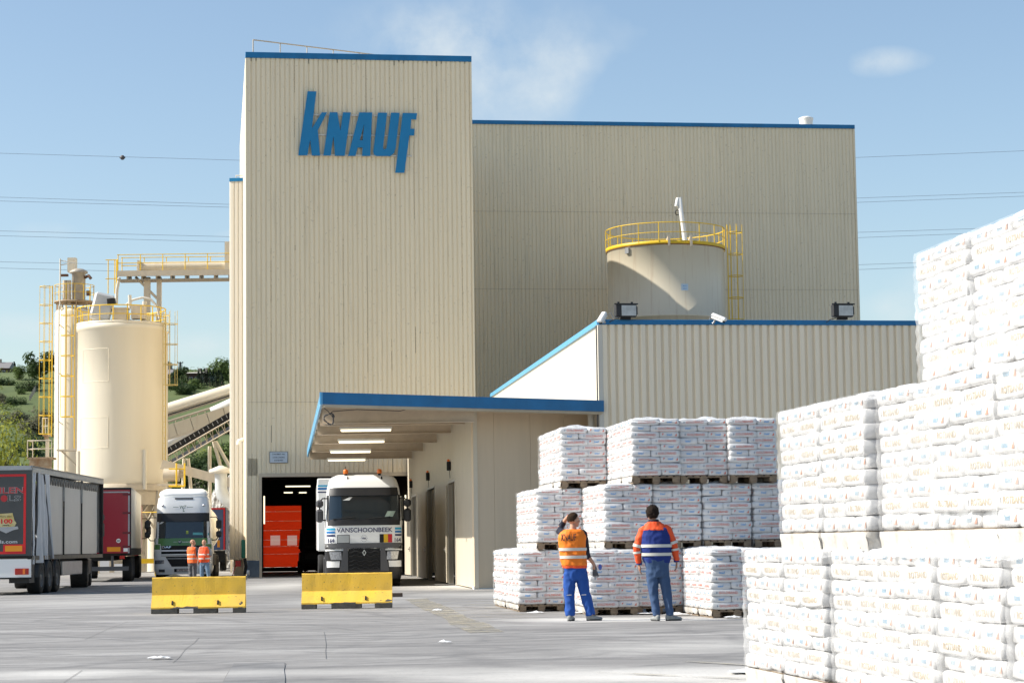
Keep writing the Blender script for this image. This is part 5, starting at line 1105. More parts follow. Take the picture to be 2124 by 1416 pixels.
tag(mb.build('hillside_scrub', LM[:4]), 'low mixed scrub spread over the green hillside', 'scrub', kind='stuff')
# houses on the crest
def house(px0, px1, ybase, yeave, yridge, label, wallm, roofm, Y=None):
    p = on_hill((px0 + px1) / 2, ybase) or at((px0 + px1) / 2, ybase, 680); Y = p.y; a, b = at(px0, ybase, Y), at(px1, ybase, Y); hw = (b.x - a.x) / 2; z0 = a.z - 1; he = at(px0, yeave, Y).z - z0; hr = at(px0, yridge, Y).z - z0
    t = thing('hillside_house', label, 'house', ((a.x + b.x) / 2, Y, z0)); mb = MB(); mb.bb(-hw, hw, 0, 9, 0, he); mb.build('wall', wallm, t)
    mb = MB(); e = .4; mb.add([(-hw - e, -e, he), (hw + e, -e, he), (hw + e, 4.5, hr), (-hw - e, 4.5, hr), (-hw - e, 9.4, he), (hw + e, 9.4, he)], [[0, 1, 2, 3], [3, 2, 5, 4], [0, 3, 4], [1, 5, 2]]); rf = mb.build('roof', roofm, t)
    mb = MB(); mb.bb(-.4, .4, 4, 4.8, hr - .6, hr + 1.0); mb.build('chimney', M_conc, rf)
    for k in range(3):
        x = -hw * .6 + hw * .6 * k; mb = MB(); mb.bb(x - .5, x + .5, -.06, .02, he * .35, he * .7); w_ = mb.build('window', M_white, t); mb = MB(); mb.bb(x - .42, x + .42, -.09, -.06, he * .38, he * .67); mb.build('pane', M_glass, w_)
    return t
brick = mat('dark_brick', (.11, .06, .045), .9, var=.2, vs=2); slate = mat('grey_slate', (.22, .21, .21), .7); tile = mat('pale_tile', (.5, .47, .4), .7)
house(-30, 17, 772, 764, 749, 'grey-roofed house at the left edge of the hilltop', brick, slate)
house(387, 430, 794, 774, 769, 'long dark brick house with pale roof on the hilltop', brick, tile)
house(413, 436, 792, 776, 768, 'small pale-fronted house wing with windows on the hilltop', mat('pale_render', (.3, .38, .42), .7), slate)
house(429, 448, 786, 778, 772, 'red-brown house half hidden by the tree near the annex', mat('red_brick', (.3, .17, .1), .9), mat('brown_tile', (.25, .15, .1), .8))
house(335, 353, 800, 776, 762, 'dark house peeking out right of the big silo', brick, slate)
p = on_hill(374, 785) or at(374, 785, 680); pl_ = thing('power_pylon', 'small double-pole power pylon on the hill skyline', 'pylon', (p.x, p.y, p.z - 1)); s = p.y / FPX
hh = 42 * s
mb = MB(); mb.tube([(-1.2 * s, 0, 0), (-1.2 * s, 0, hh)], .16, 6); mb.tube([(1.2 * s, 0, 0), (1.2 * s, 0, hh)], .16, 6); mb.build('pole', mat('dark_pole', (.06, .06, .06), .8), pl_)
mb = MB(); mb.bb(-6 * s, 6 * s, -.1, .1, hh - 2 * s, hh - .8 * s)
for k in (-5, 0, 5): mb.tube([(k * s, 0, hh - s), (k * s, 0, hh + 1.2 * s)], .13, 5)
for sx in (-4, 4): mb.tube([(sx * s, 0, hh - 3 * s), (sx * .6 * s, 0, hh - 16 * s)], .05, 5)
mb.build('crossarm', mat('dark_pole', (.06, .06, .06), .8), pl_)
# fence down the meadow
p0, p1 = on_hill(78, 806), on_hill(62, 834); ft = thing('meadow_fence', 'thin post fence running down the green meadow', 'fence', p0)
for k in range(8):
    q = p0.lerp(p1, k / 7); q.z = hill_h(q.x, q.y); mb = MB(); d = q - p0; mb.bb(d.x - .15, d.x + .15, d.y - .15, d.y + .15, d.z - .3, d.z + 1.3); mb.build('post', M_conc, ft)
# ================================================================ LORRIES
M_lw = glossy_paint('lorry_white', (.84, .84, .82)); M_lg = glossy_paint('lorry_green', (.09, .24, .06)); M_lr = glossy_paint('trailer_red', (.28, .008, .02)); M_ld = glossy_paint('trailer_charcoal', (.03, .036, .045))
M_red = mat('signal_red', (.62, .01, .015), .4); M_amber = mat('amber_reflector', (.75, .28, .01), .3, bump=.3, bs=60); M_lens = mat('clear_headlamp', (.55, .57, .6), .08, metal=.6, var=.5, vs=18)
M_tail = mat('red_tail_lens', (.4, .02, .015), .2); M_board = mat('board_lining', (.62, .58, .52), .6, var=.06, vs=1.5); M_curt = mat('silver_curtain', (.55, .57, .6), .35, bump=.4, bs=5)
M_int = mat('dark_cab_interior', (.03, .03, .035), .8)
def wheel(parent, x, y, r_=.5, w_=.3, side=1, dual=False):
    """side = +1 outer face towards +x"""
    mb = MB(); M = T(x, y, r_) @ Matrix.Rotation(R(90), 4, 'Y'); w2 = w_ * (2.1 if dual else 1)
    mb.lathe([(r_ * .6, -w2 / 2), (r_ * .93, -w2 / 2), (r_, -w2 / 2 + .04), (r_, w2 / 2 - .04), (r_ * .93, w2 / 2), (r_ * .6, w2 / 2)], 32, M=M)
    ty = mb.build('wheel', M_black, parent)
    mb = MB(); k = w2 / 2 * side; mb.lathe([(r_ * .6, k), (r_ * .57, k - .03 * side), (r_ * .5, k - .09 * side), (r_ * .2, k - .09 * side), (r_ * .17, k - .02 * side), (0, k - .02 * side)], 24, M=M); mb.build('rim', mat('dusty_rim', (.16, .15, .14), .6, var=.3, vs=6), ty)
    mb = MB()
    for g in (-.06, 0, .06): mb.lathe([(r_ + .001, g * w_ / .3 - .008), (r_ + .003, g), (r_ + .001, g * w_ / .3 + .008)], 32, M=M)
    return ty
class Loft:
    def __init__(s, secs, hd=1.0, n=5.0): s.s = secs; s.hd = hd; s.n = n
    def par(s, z):
        S = s.s
        if z <= S[0][0]: return S[0][1], S[0][2]
        for a, b in zip(S, S[1:]):
            if z <= b[0]: t = (z - a[0]) / (b[0] - a[0]); return a[1] + (b[1] - a[1]) * t, a[2] + (b[2] - a[2]) * t
        return S[-1][1], S[-1][2]
    def y(s, x, z):
        hw, yf = s.par(z); q = min(.999, abs(x / hw)); return yf + s.hd * (1 - (1 - q ** s.n) ** (1 / s.n))
    def body(s, mb, depth, mi=0, z0=None, z1=None, nz=28, top=True):
        z0 = z0 if z0 is not None else s.s[0][0]; z1 = z1 if z1 is not None else s.s[-1][0]; rows = []; xs = [math.sin(math.pi / 2 * (2 * i / 24 - 1)) for i in range(25)]
        vs = []
        for j in range(nz + 1):
            z = z0 + (z1 - z0) * j / nz; hw, yf = s.par(z); row = [(hw * x, s.y(hw * x * .9999, z), z) for x in xs]; row = [(-hw, depth, z)] + row + [(hw, depth, z)]; vs += row
        m = 27; fs = [[j * m + i, j * m + i + 1, (j + 1) * m + i + 1, (j + 1) * m + i] for j in range(nz) for i in range(m - 1)] + [[j * m + m - 1, j * m, (j + 1) * m, (j + 1) * m + m - 1] for j in range(nz)]
        mb.add(vs, fs, mi, None, True)
        if top: mb.add(vs[-m:], [list(range(m))], mi); mb.add(vs[:m], [list(range(m - 1, -1, -1))], mi)
    def patch(s, mb, x0, x1, z0, z1, off=.01, mi=0, nx=16, nz=6, shape=None):
        vs = []
        for j in range(nz + 1):
            z = z0 + (z1 - z0) * j / nz; a, b = (x0, x1) if not shape else shape(j / nz)
            for i in range(nx + 1): x = a + (b - a) * i / nx; vs.append((x, s.y(x, z) - off, z))
        mb.add(vs, [[j * (nx + 1) + i, j * (nx + 1) + i + 1, (j + 1) * (nx + 1) + i + 1, (j + 1) * (nx + 1) + i] for j in range(nz) for i in range(nx)], mi, None, True)
    def pts(s, mb, pts, fs, cx, cz, off=.016, mi=0): mb.add([(x + cx, s.y(x + cx, z + cz) - off, z + cz) for x, z in pts], fs, mi)
def mirror(parent, x, y, zs, armz, m=M_bplast):
    for z0, z1 in zs:
        mb = MB(); mb.bb(x - .12, x + .12, y - .06, y + .08, z0, z1, bev=.06); mb.build('mirror', m, parent)
    mb = MB(); s = 1 if x > 0 else -1; xi = x - s * .42; mb.tube([(xi, y + .2, armz[1]), (x - s * .1, y, armz[1]), (x, y, zs[0][1] - .05), (x, y, zs[-1][0] + .05), (x - s * .12, y, armz[0]), (xi, y + .2, armz[0])], .022, 6); mb.build('mirror_arm', M_black, parent)
# ---------------- lorry in the gate lane
pr = ground(755, 1216.5); VR = thing('white_lorry', 'white lorry with blue stripes and black grille standing under the canopy', 'lorry', (pr.x, 68.6, 0), R(5.5))
LR = Loft([(.25, 1.20, .10), (.5, 1.25, 0), (1.15, 1.25, -.02), (1.5, 1.25, 0), (1.95, 1.25, .04), (2.15, 1.245, .08), (2.95, 1.20, .26), (3.2, 1.17, .36), (3.45, 1.10, .55), (3.58, 1.0, .75), (3.63, .85, 1.0)], .8, 5.5)
mb = MB(); LR.body(mb, 2.3, 0, 1.15); cabR = mb.build('cab', M_lw, VR)
mb = MB(); LR.body(mb, 1.6, 0, .25, 1.4, 12); bm = mb.build('bumper', M_bplast, VR)
mb = MB(); LR.patch(mb, -1.14, 1.14, 2.93, 3.19, .05, shape=lambda t: (-1.13 + .03 * t, 1.13 - .03 * t)); mb.build('sun_visor', M_bplast, cabR)
mb = MB(); LR.patch(mb, -1.12, 1.12, 2.14, 2.94, .015, shape=lambda t: (-1.13 + .03 * t, 1.13 - .03 * t)); gl = mb.build('windscreen', M_glass, cabR)
mb = MB(); LR.patch(mb, -1.2, 1.2, 1.97, 2.16, .02, shape=lambda t: (-1.17, 1.17)); mb.build('wiper_panel', M_bplast, cabR)
for s in (-1, 1):
    mb = MB(); LR.patch(mb, s * 1.12, s * 1.19, 2.1, 2.95, .012, nx=3); mb.build('window_pillar', M_bplast, cabR)
mb = MB(); 
for a, b in (((-1.0, 2.17), (-.25, 2.24)), ((.1, 2.17), (.85, 2.24))): mb.tube([(a[0], LR.y(a[0], a[1]) - .04, a[1]), (b[0], LR.y(b[0], b[1]) - .045, b[1])], .014, 5)
mb.build('wiper', M_black, cabR)
mb = MB(); q, f = rect2(-.13, .13, -.09, .09, 2, 2); LR.pts(mb, [(x + z * .5, z) for x, z in q], f, .85, 2.33, .022); mb.build('windscreen_paper', mat('pale_green_paper', (.35, .45, .38), .6), cabR)
mb = MB(); LR.patch(mb, -.62, -.38, 2.78, 2.88, .03, nx=4, nz=2, shape=lambda t: (-.68 + .22 * t, -.52 + .1 * t + .06)); mb.build('screen_lamp', M_white, cabR)
# stripes, name, numbers, flag
cy1, cy2, cy3 = mat('cyan_stripe', (.03, .38, .62), .4), mat('mid_blue_stripe', (.01, .16, .45), .4), mat('navy_stripe', (.015, .02, .10), .4)
for s in (-1, 1):
    for (za, zb), m_ in (((1.82, 1.89), cy1), ((1.72, 1.79), cy2), ((1.62, 1.68), cy3)):
        mb = MB(); x0, x1 = (-1.22, -.93) if s < 0 else (1.0, 1.22); LR.patch(mb, x0, x1, za, zb, .006, nx=6, nz=1); mb.build('stripe', m_, cabR)
navy = mat('navy_lettering', (.02, .02, .09), .4)
mb = MB(); v, f, wd = text('VANSCHOONBEEK', .15, bold=.012); k = 1.80 / wd; LR.pts(mb, [(x * k, z) for x, z in v], f, .02, 1.82, .012); mb.build('name_lettering', navy, cabR)
for cx in (-1.06, 1.09):
    mb = MB(); v, f, wd = text('164', .14, bold=.015); k = .20 / wd; LR.pts(mb, [(x * k, z) for x, z in v], f, cx, 1.49, .012); mb.build('number', navy, cabR)
mb = MB()
for k in range(12):
    a = R(30 * k); q, f = rect2(-.008, .008, -.008, .008); LR.pts(mb, q, f, -.0 + .1 * math.cos(a), 1.55 + .1 * math.sin(a), .012)
v, f, wd = text('VBK', .06, bold=.02); LR.pts(mb, v, f, 0, 1.55, .012); mb.build('round_emblem', navy, cabR)
mb = MB(); LR.patch(mb, -.87, -.46, 1.40, 1.67, .012, nx=3, nz=1); pf = mb.build('grey_plate', M_black, cabR); mb = MB(); LR.patch(mb, -.855, -.475, 1.415, 1.655, .016, nx=3, nz=1); mb.build('plate_face', mat('plate_grey', (.38, .40, .40), .4), pf)
for i, m_ in enumerate((M_black, mat('flag_yellow', (.75, .45, .01), .4), mat('flag_red', (.55, .01, .02), .4))):
    mb = MB(); LR.patch(mb, .50 + i * .135, .635 + i * .135, 1.41, 1.68, .012, nx=2, nz=1); mb.build('flag_panel', m_, cabR)
# face: grille, lamps
mb = MB(); LR.patch(mb, -1.2, 1.2, 1.24, 1.4, .03, shape=lambda t: (-1.12 - .06 * t, 1.12 + .06 * t)); mb.build('upper_lip', mat('slate_grey_plastic', (.085, .085, .09), .45), bm)
for s in (-1, 1):
    mb = MB(); LR.patch(mb, s * .5, s * .72, .5, 1.25, .045, nx=5, shape=lambda t: (s * (.52 - .0 * t), s * (.80 - .14 * t))); mb.build('grille_side', mat('slate_grey_plastic', (.085, .085, .09), .45), bm)
mb = MB(); LR.patch(mb, -.52, .52, .55, 1.22, .02, shape=lambda t: (-.55 + .06 * abs(t - .2), .55 - .06 * abs(t - .2))); gr = mb.build('grille', M_black, bm)
mb = MB()
for z in (1.12, 1.0, .84, .72, .6):
    pts = [(-.48 + .96 * i / 12, 0, z + (.025 if (i // 2) % 2 else -.025)) for i in range(13)]; mb.tube([(x, LR.y(x, zz) - .04, zz) for x, _, zz in pts], .016, 5)
mb.build('grille_mesh', M_bplast, gr)
mb = MB(); zc = 1.09; q = [(-.065, 0), (0, -.105), (.065, 0), (0, .105), (-.035, 0), (0, -.06), (.035, 0), (0, .06)]; mb.add([(x, LR.y(x, zc) - .07, zc + z) for x, z in q], [[0, 1, 5, 4], [1, 2, 6, 5], [2, 3, 7, 6], [3, 0, 4, 7]]); mb.build('diamond_emblem', M_chrome, gr)
for s in (-1, 1):
    mb = MB(); LR.patch(mb, 0, 0, .84, 1.16, .03, nx=6, nz=4, shape=lambda t: ((s * (.66 - .0 * t), s * (1.14 + .05 * t)) if s > 0 else (s * (1.14 + .05 * t), s * (.66)))); hb = mb.build('headlight', M_black, bm)
    mb = MB(); LR.patch(mb, 0, 0, .87, 1.13, .036, nx=8, nz=5, shape=lambda t: ((s * (.72 + .02 * t), s * (1.07 + .05 * t)) if s > 0 else (s * (1.07 + .05 * t), s * (.72 + .02 * t)))); mb.build('lens', M_lens, hb)
    mb = MB(); LR.patch(mb, 0, 0, .63, .83, .02, nx=8, nz=3, shape=lambda t: ((s * (.80 - .02 * t), s * 1.2) if s > 0 else (s * 1.2, s * (.80 - .02 * t)))); mb.build('corner_panel', M_lw, bm)
for x in (-.56, .54):
    mb = MB(); mb.lathe([(.075, 0), (.08, .04), (.08, .1), (.06, .14), (0, .15)], 16, M=T(x, .95, 3.66)); b_ = mb.build('beacon', mat('orange_lens', (.8, .18, .02), .3), cabR); mb = MB(); mb.tube([(x, .95, 3.58), (x, .95, 3.67)], .05, 10); mb.build('beacon_base', M_black, b_)
    mb = MB(); mb.lathe([(.015, .12), (.03, .04), (.07, 0)], 10, M=T(x + .06, .62, 3.44)); mb.build('air_horn', M_black, cabR)
mb = MB(); mb.tube([(-.5, .95, 3.66), (.5, .95, 3.66)], .015, 5); mb.tube([(-.56, 1.0, 3.6), (-.56, 1.0, 3.9)], .012, 5); mb.build('light_bar', M_black, cabR)
mirror(VR, -1.42, .35, ((2.56, 2.80), (2.08, 2.5)), (2.15, 2.85), M_grey); mirror(VR, 1.42, .35, ((2.56, 2.80), (2.08, 2.5)), (2.15, 2.85), M_bplast)
for s in (-1, 1):
    mb = MB(); mb.bb(s * 1.248, s * 1.262, .75, 1.75, 2.1, 2.9); mb.build('side_window', M_glass, cabR)
    wheel(VR, s * 1.05, 1.45, .5, .32, s)
for s in (-1, 1): wheel(VR, s * .98, 5.2, .5, .28, s, True)
mb = MB(); mb.bb(-.45, .45, 1.5, 7, .6, .9); mb.build('chassis', M_black, VR)
mb = MB(); mb.bb(-1.28, 1.28, 1.9, 4.6, .35, .95, bev=.05); mb.build('side_tank', M_bplast, VR)
# trailer of this lorry
VT = thing('box_trailer', 'white trailer with blue stripes coupled behind the white lorry in the gate', 'trailer', VR.matrix_basis @ Vector((0, 0, 0)), 0)
VT.location = VR.location + Rz(R(5.5)) @ Vector((-.2, 2.9, 0)); VT.rotation_euler = (0, 0, R(5.5))
mb = MB(); mb.bb(-1.28, 1.28, 0, 13, 1.15, 3.58, bev=.03); bx = mb.build('box_body', M_lw, VT)
for (za, zb), m_ in (((3.3, 3.36), cy1), ((3.2, 3.27), cy2), ((3.1, 3.14), cy3)): mb = MB(); mb.bb(-1.27, -.9, -.006, -.002, za, zb); mb.build('stripe', m_, bx)
for s in (-1, 1):
    for y in (8.5, 9.8, 11.1): wheel(VT, s * 1.05, y, .5, .36, s)
mb = MB(); mb.bb(-.5, .5, .5, 12.8, .9, 1.15); mb.build('chassis', M_black, VT)
# ---------------- tanker lorry with green cab
VD = thing('green_tanker_lorry', 'white and green tanker lorry facing the camera behind the two men', 'lorry', (at(379, 1200, 90).x, 90, 0), R(6.3))
LD = Loft([(.22, 1.16, .08), (.45, 1.22, 0), (1.1, 1.24, -.02), (1.5, 1.22, .03), (1.72, 1.18, .06), (2.45, 1.14, .17), (2.8, 1.13, .24), (3.1, 1.12, .30), (3.46, 1.06, .42)], .7, 5.0)
mb = MB(); LD.body(mb, 2.2, 0, .22, 3.46); cabD = mb.build('cab', M_lw, VD)
mb = MB(); LD.patch(mb, 0, 0, 1.43, 1.74, .008, shape=lambda t: (-1.165, 1.165)); mb.build('green_panel', M_lg, cabD)
for s in (-1, 1):
    mb = MB(); LD.patch(mb, 0, 0, 1.16, 1.5, .03, nx=5, shape=lambda t: ((.93, 1.21) if s > 0 else (-1.21, -.93))); cp = mb.build('corner_deflector', M_lw, cabD); mb = MB(); LD.patch(mb, 0, 0, 1.27, 1.48, .036, nx=5, shape=lambda t: ((.95, 1.2) if s > 0 else (-1.2, -.95))); mb.build('green_corner', M_lg, cp)
    mb = MB(); mb.bb(s * 1.19, s * 1.215, .5, 2.1, 1.2, 1.74); mb.bb(s * 1.19, s * 1.217, .5, 2.1, .5, 1.15); mb.build('door_panel', M_lg, cabD)
mb = MB(); LD.patch(mb, 0, 0, 2.44, 2.8, .06, shape=lambda t: (-1.1, 1.1)); mb.build('sun_visor', M_bplast, cabD)
mb = MB(); LD.patch(mb, 0, 0, 1.74, 2.45, .012, shape=lambda t: (-1.12, 1.12)); mb.build('windscreen', M_glass, cabD)
mb = MB(); q, f = rect2(-.2, .2, -.05, .05); LD.pts(mb, [(x, z) for x, z in q], f, .62, 1.92, .02); q, f = rect2(-.14, .14, -.05, .05); LD.pts(mb, q, f, .95, 1.9, .02); mb.build('screen_sign', mat('teal_paper', (.10, .38, .40), .5), cabD)
mb = MB(); LD.patch(mb, 0, 0, 2.35, 2.45, .03, nx=3, nz=2, shape=lambda t: (-1.0 + .1 * t, -.9 + .13 * t)); mb.build('screen_lamp', M_white, cabD)
mb = MB(); q, f = rect2(-.05, .05, -.09, .05); LD.pts(mb, q, f, .18, 2.0, .018); mb.build('driver_vest', mat('lime_cloth', (.35, .42, .08), .8), cabD)
mb = MB(); LD.patch(mb, 0, 0, 1.0, 1.43, .02, shape=lambda t: (-.9, .9)); gd = mb.build('grille', M_black, cabD)
for z in (1.22, 1.05): mb = MB(); LD.patch(mb, 0, 0, z - .03, z + .03, .05, nz=1, shape=lambda t: (-.9, .9)); mb.build('grille_bar', M_lw, gd)
mb = MB(); v, f, wd = text('DAF', .09, bold=.03); k = .38 / wd; LD.pts(mb, [(x * k, z) for x, z in v], f, -.68, 1.37, .03); mb.build('maker_lettering', M_chrome, gd)
mb = MB(); LD.patch(mb, 0, 0, .55, .97, .02, shape=lambda t: (-.46 - .26 * t, .46 + .26 * t)); lgd = mb.build('lower_grille', M_black, cabD)
mb = MB(); LD.patch(mb, 0, 0, .87, .9, .04, nz=1, shape=lambda t: (-.66, .66)); mb.build('grille_bar', M_galv, lgd)
for s in (-1, 1):
    mb = MB(); LD.patch(mb, 0, 0, .67, .83, .012, nx=6, nz=2, shape=lambda t: ((.78, 1.18) if s > 0 else (-1.18, -.78))); mb.build('headlight', M_lens, cabD)
    mb = MB(); LD.patch(mb, 0, 0, .32, .44, .012, nx=4, nz=2, shape=lambda t: ((.75, 1.0) if s > 0 else (-1.0, -.75))); mb.build('fog_lamp', M_grey, cabD)
mb = MB(); LD.patch(mb, 0, 0, .32, .46, .012, nz=1, shape=lambda t: (-.36, .36)); mb.build('plate_recess', M_black, cabD)
mb = MB(); LD.patch(mb, 0, 0, .345, .435, .018, nz=1, shape=lambda t: (-.25, .25)); npl = mb.build('number_plate', M_white, cabD)
mb = MB(); v, f, wd = text('1-PPE-087', .06, bold=.02); LD.pts(mb, [(x * .44 / wd, z) for x, z in v], f, 0, .39, .022); mb.build('plate_text', mat('dark_red_ink', (.2, .02, .02), .5), npl)
LS = Loft([(3.44, 1.0, .55), (3.6, 1.04, .5), (3.72, 1.0, .62), (3.84, .82, .95)], .6, 4.0)
mb = MB(); LS.body(mb, 2.2, nz=10); mb.build('roof_spoiler', M_lw, cabD)
mb = MB(); LD.patch(mb, 0, 0, 3.38, 3.45, .015, nz=1, shape=lambda t: (-.35, .42)); mb.build('roof_hatch', M_grey, cabD)
for s in (-1, 1): mb = MB(); mb.lathe([(.05, 0), (.04, .03), (0, .04)], 10, M=T(s * .86, LD.y(s * .86, 3.12) - .01, 3.12) @ Matrix.Rotation(R(90), 4, 'X')); mb.build('roof_lamp', M_chrome, cabD)
dkg = mat('dark_green_ink', (.01, .07, .05), .5)
mb = MB(); v, f, wd = text('WT', .14, shear=.2); LD.pts(mb, [(x * .28 / wd, z) for x, z in v], f, 0, 3.05, .014); v, f, wd = text('L', .16, shear=.2, bold=.01); LD.pts(mb, [(x * .08 / wd, z) for x, z in v], f, .03, 2.94, .015)
for a, b in ((-.42, -.19), (.16, .42)): q, f = rect2(a, b, -.008, .008, 4, 1); LD.pts(mb, q, f, 0, 3.05, .014)
mb.build('roof_lettering', dkg, cabD)
mb = MB(); q = [(.085 * math.cos(R(20 * k)), .085 * math.sin(R(20 * k))) for k in range(18)]; LD.pts(mb, q, [list(range(18))], -.12, 1.58, .014); em = mb.build('round_emblem', dkg, cabD)
mb = MB(); v, f, wd = text('WT', .09, bold=.01); LD.pts(mb, [(x * .13 / wd, z) for x, z in v], f, -.12, 1.59, .02); v, f, wd = text('inners', .06, bold=.01); LD.pts(mb, [(x * .32 / wd, z) for x, z in v], f, .14, 1.585, .016); q, f = rect2(-.4, -.22, -.005, .005, 3, 1); LD.pts(mb, q, f, 0, 1.585, .016); mb.build('emblem_lettering', M_white, em)
mirror(VD, -1.5, .4, ((2.12, 2.5), (1.76, 2.03)), (1.65, 2.62)); mirror(VD, 1.5, .4, ((2.12, 2.5), (1.76, 2.03)), (1.65, 2.62))
for s in (-1, 1): wheel(VD, s * 1.03, 1.4, .5, .32, s); wheel(VD, s * .95, 5.1, .5, .28, s, True)
for y in (7.4, 8.8, 10.2):
    for s in (-1, 1): wheel(VD, s * 1.03, y, .5, .38, s)
mb = MB(); mb.bb(-.45, .45, 1.5, 11, .6, .95); mb.build('chassis', M_black, VD)
mb = MB(); mb.lathe([(0, 0), (.5, .05), (.95, .25), (1.22, .75), (1.26, 1.6), (1.26, 8.2), (1.0, 8.9), (0, 9.1)], 40, M=T(0, 2.9, 2.2) @ Matrix.Rotation(R(-90), 4, 'X') @ Matrix.Scale(-1, 4, (0, 0, 1)) @ Matrix.Scale(-1, 4, (0, 0, 1))); mb.build('tank_barrel', mat('cream_tank_paint', (.70, .66, .57), .35), VD)
mb = MB(); 
for s in (-1, 1): mb.bb(s * 1.1, s * 1.25, 1.0, 4.5, .55, 1.1, bev=.04)
mb.build('side_box', mat('dusty_dark_steel', (.08, .07, .06), .7, var=.4, vs=4), VD)
# ---------------- curtain trailers on the left
def trailer(name, label, Yr, pxr, pyr_top, heading, h, L_, wd, front=None):
    a = at(pxr, 1100, Yr); t = thing(name, label, 'trailer', (a.x, Yr, 0), heading); return t
# open curtain-sider; local origin at its rear right corner, x to the right, y forward (away)
HA = R(1.6); VA = thing('curtain_trailer', 'charcoal and red curtain trailer at the left edge with its side curtain drawn open', 'trailer', (at(66, 1100, 63).x, 63, 0), HA)
TLn, Wd, z0, z1 = 12.8, 2.55, 1.15, 3.78
mb = MB(); mb.bb(-Wd, 0, -.03, .05, z0, z1 - .1); db = mb.build('rear_doors', M_ld, VA)
mb = MB(); mb.bb(-Wd, -.02, -.06, .1, z1 - .1, z1 + .02); mb.bb(-Wd + .02, -.0, 0, TLn, z1 - .02, z1 + .03); mb.bb(-.1, .0, 0.1, TLn, z1 - .16, z1 + .035); mb.build('roof', M_galv, VA)
mb = MB(); th = .07
xr, xl = -.17, -Wd + .17; zt_, zb2 = z1 - .22, z0 + .06
mb.bb(xr - th, xr, -.042, -.031, zb2, zt_); mb.bb(xl, xr - th, -.042, -.031, zt_ - th, zt_); mb.bb(xl, xr - th, -.042, -.031, zb2, zb2 + th); mb.bb(xl, xl + th, -.042, -.031, zb2 + th, zt_ - th); mb.bb(xr - .66, xr - th, -.042, -.031, zb2 + th, zb2 + .28); mb.build('red_border', M_red, db)
mb = MB(); mb.bb(xr - .6, xr - .1, -.05, -.043, zb2 + .075, zb2 + .24); mb.build('amber_panel', M_amber, db)
S_ = FPX / 63.0
def tx(px): return (px - 66) / S_ ; 
def tz(py): return 1.3 + (1141 - py) / S_
def tmark(s, pxc, pyc, h_, w_, m, nm, off=-.05, **k):
    mb = MB(); flat_text(mb, s, h_, T(tx(pxc), off, tz(pyc)), w=w_, **k); return mb.build(nm, m, db)
lite = mat('pale_outline', (.35, .36, .37), .4); dred = mat('dull_red_ink', (.42, .02, .025), .4)
tmark('UILEN', 15, 1016.5, .19, 1.02, lite, 'letter_outline', -.033, bold=.045); tmark('UILEN', 15, 1016.5, .18, 1.0, dred, 'upper_lettering', -.042, bold=.012)
tmark('LS', 30, 1033, .19, .40, lite, 'letter_outline', -.033, bold=.045); tmark('LS', 30, 1033, .18, .38, M_ld, 'lower_lettering', -.042, bold=.005)
tmark('H', -11, 1033, .18, .16, lite, 'letter_outline', -.033, bold=.02)
mb = MB(); mb.add([(tx(9) + .1 * math.cos(R(15 * k)), -.044, tz(1033) + .1 * math.sin(R(15 * k))) for k in range(24)], [list(range(24))]); mb.build('red_dot', dred, db)
tmark('hols.com', 12, 1122, .10, .72, mat('pale_lettering', (.5, .52, .54), .4), 'web_lettering', -.05, bold=.02)
mb = MB(); q = [(-.34, .42), (.08, .46), (.14, .1), (.2, -.02), (.1, -.3), (-.5, -.3), (-.5, .3)]; mb.add([(tx(21) + x, -.04, tz(1083) + z * .62) for x, z in q], [list(range(7))]); bd = mb.build('anniversary_badge', mat('badge_gold', (.50, .36, .06), .4, c2=(.55, .5, .3), vs=5), db)
mb = MB(); q = [(-.5, -.22), (.24, -.18), (.26, -.3), (.1, -.36), (-.1, -.5), (-.3, -.36), (-.5, -.36)]; mb.add([(tx(21) + x, -.044, tz(1083) + z * .62) for x, z in q], [list(range(7))]); mb.build('badge_ribbon', lite, db)
tmark('100', 15, 1080, .14, .34, M_red, 'hundred_lettering', -.05, bold=.03); tmark('More than', 13, 1070, .05, .34, M_black, 'small_lettering', -.05); tmark('years', 13, 1089, .05, .2, M_black, 'small_lettering', -.05, bold=.02)
# under-run and lights
mb = MB(); mb.bb(-Wd + .02, -.02, .0, .08, .52, 1.06); mb.build('rear_beam', M_lw, VA)
mb = MB(); mb.bb(-Wd, 0, .02, .1, z0 - .06, z0 - .003); mb.bb(-Wd, 0, -.02, .02, .47, .52); mb.build('sill', M_black, VA)
mb = MB(); mb.bb(-.48, -.08, -.03, 0, .6, .78); mb.build('tail_light', M_tail, VA)
mb = MB(); mb.bb(-.25, -.18, -.035, -.031, .61, .77); mb.build('indicator', mat('orange_lens', (.8, .18, .02), .3), VA)
# interior seen through the open side
mb = MB(); mb.bb(-Wd, -Wd + .05, .05, TLn, z0, z1 - .1); mb.bb(-Wd + .05, -.04, TLn - .05, TLn, z0 + .05, z1 - .1)
for k in range(7): zz_ = z0 + .1 + k * .33; 
mb.build('inner_lining', M_board, VA)
mb = MB(); mb.bb(-Wd, 0, .05, TLn, z0 - .12, z0); mb.build('floor', mat('worn_floor_edge', (.2, .17, .13), .8, var=.3, vs=5), VA)
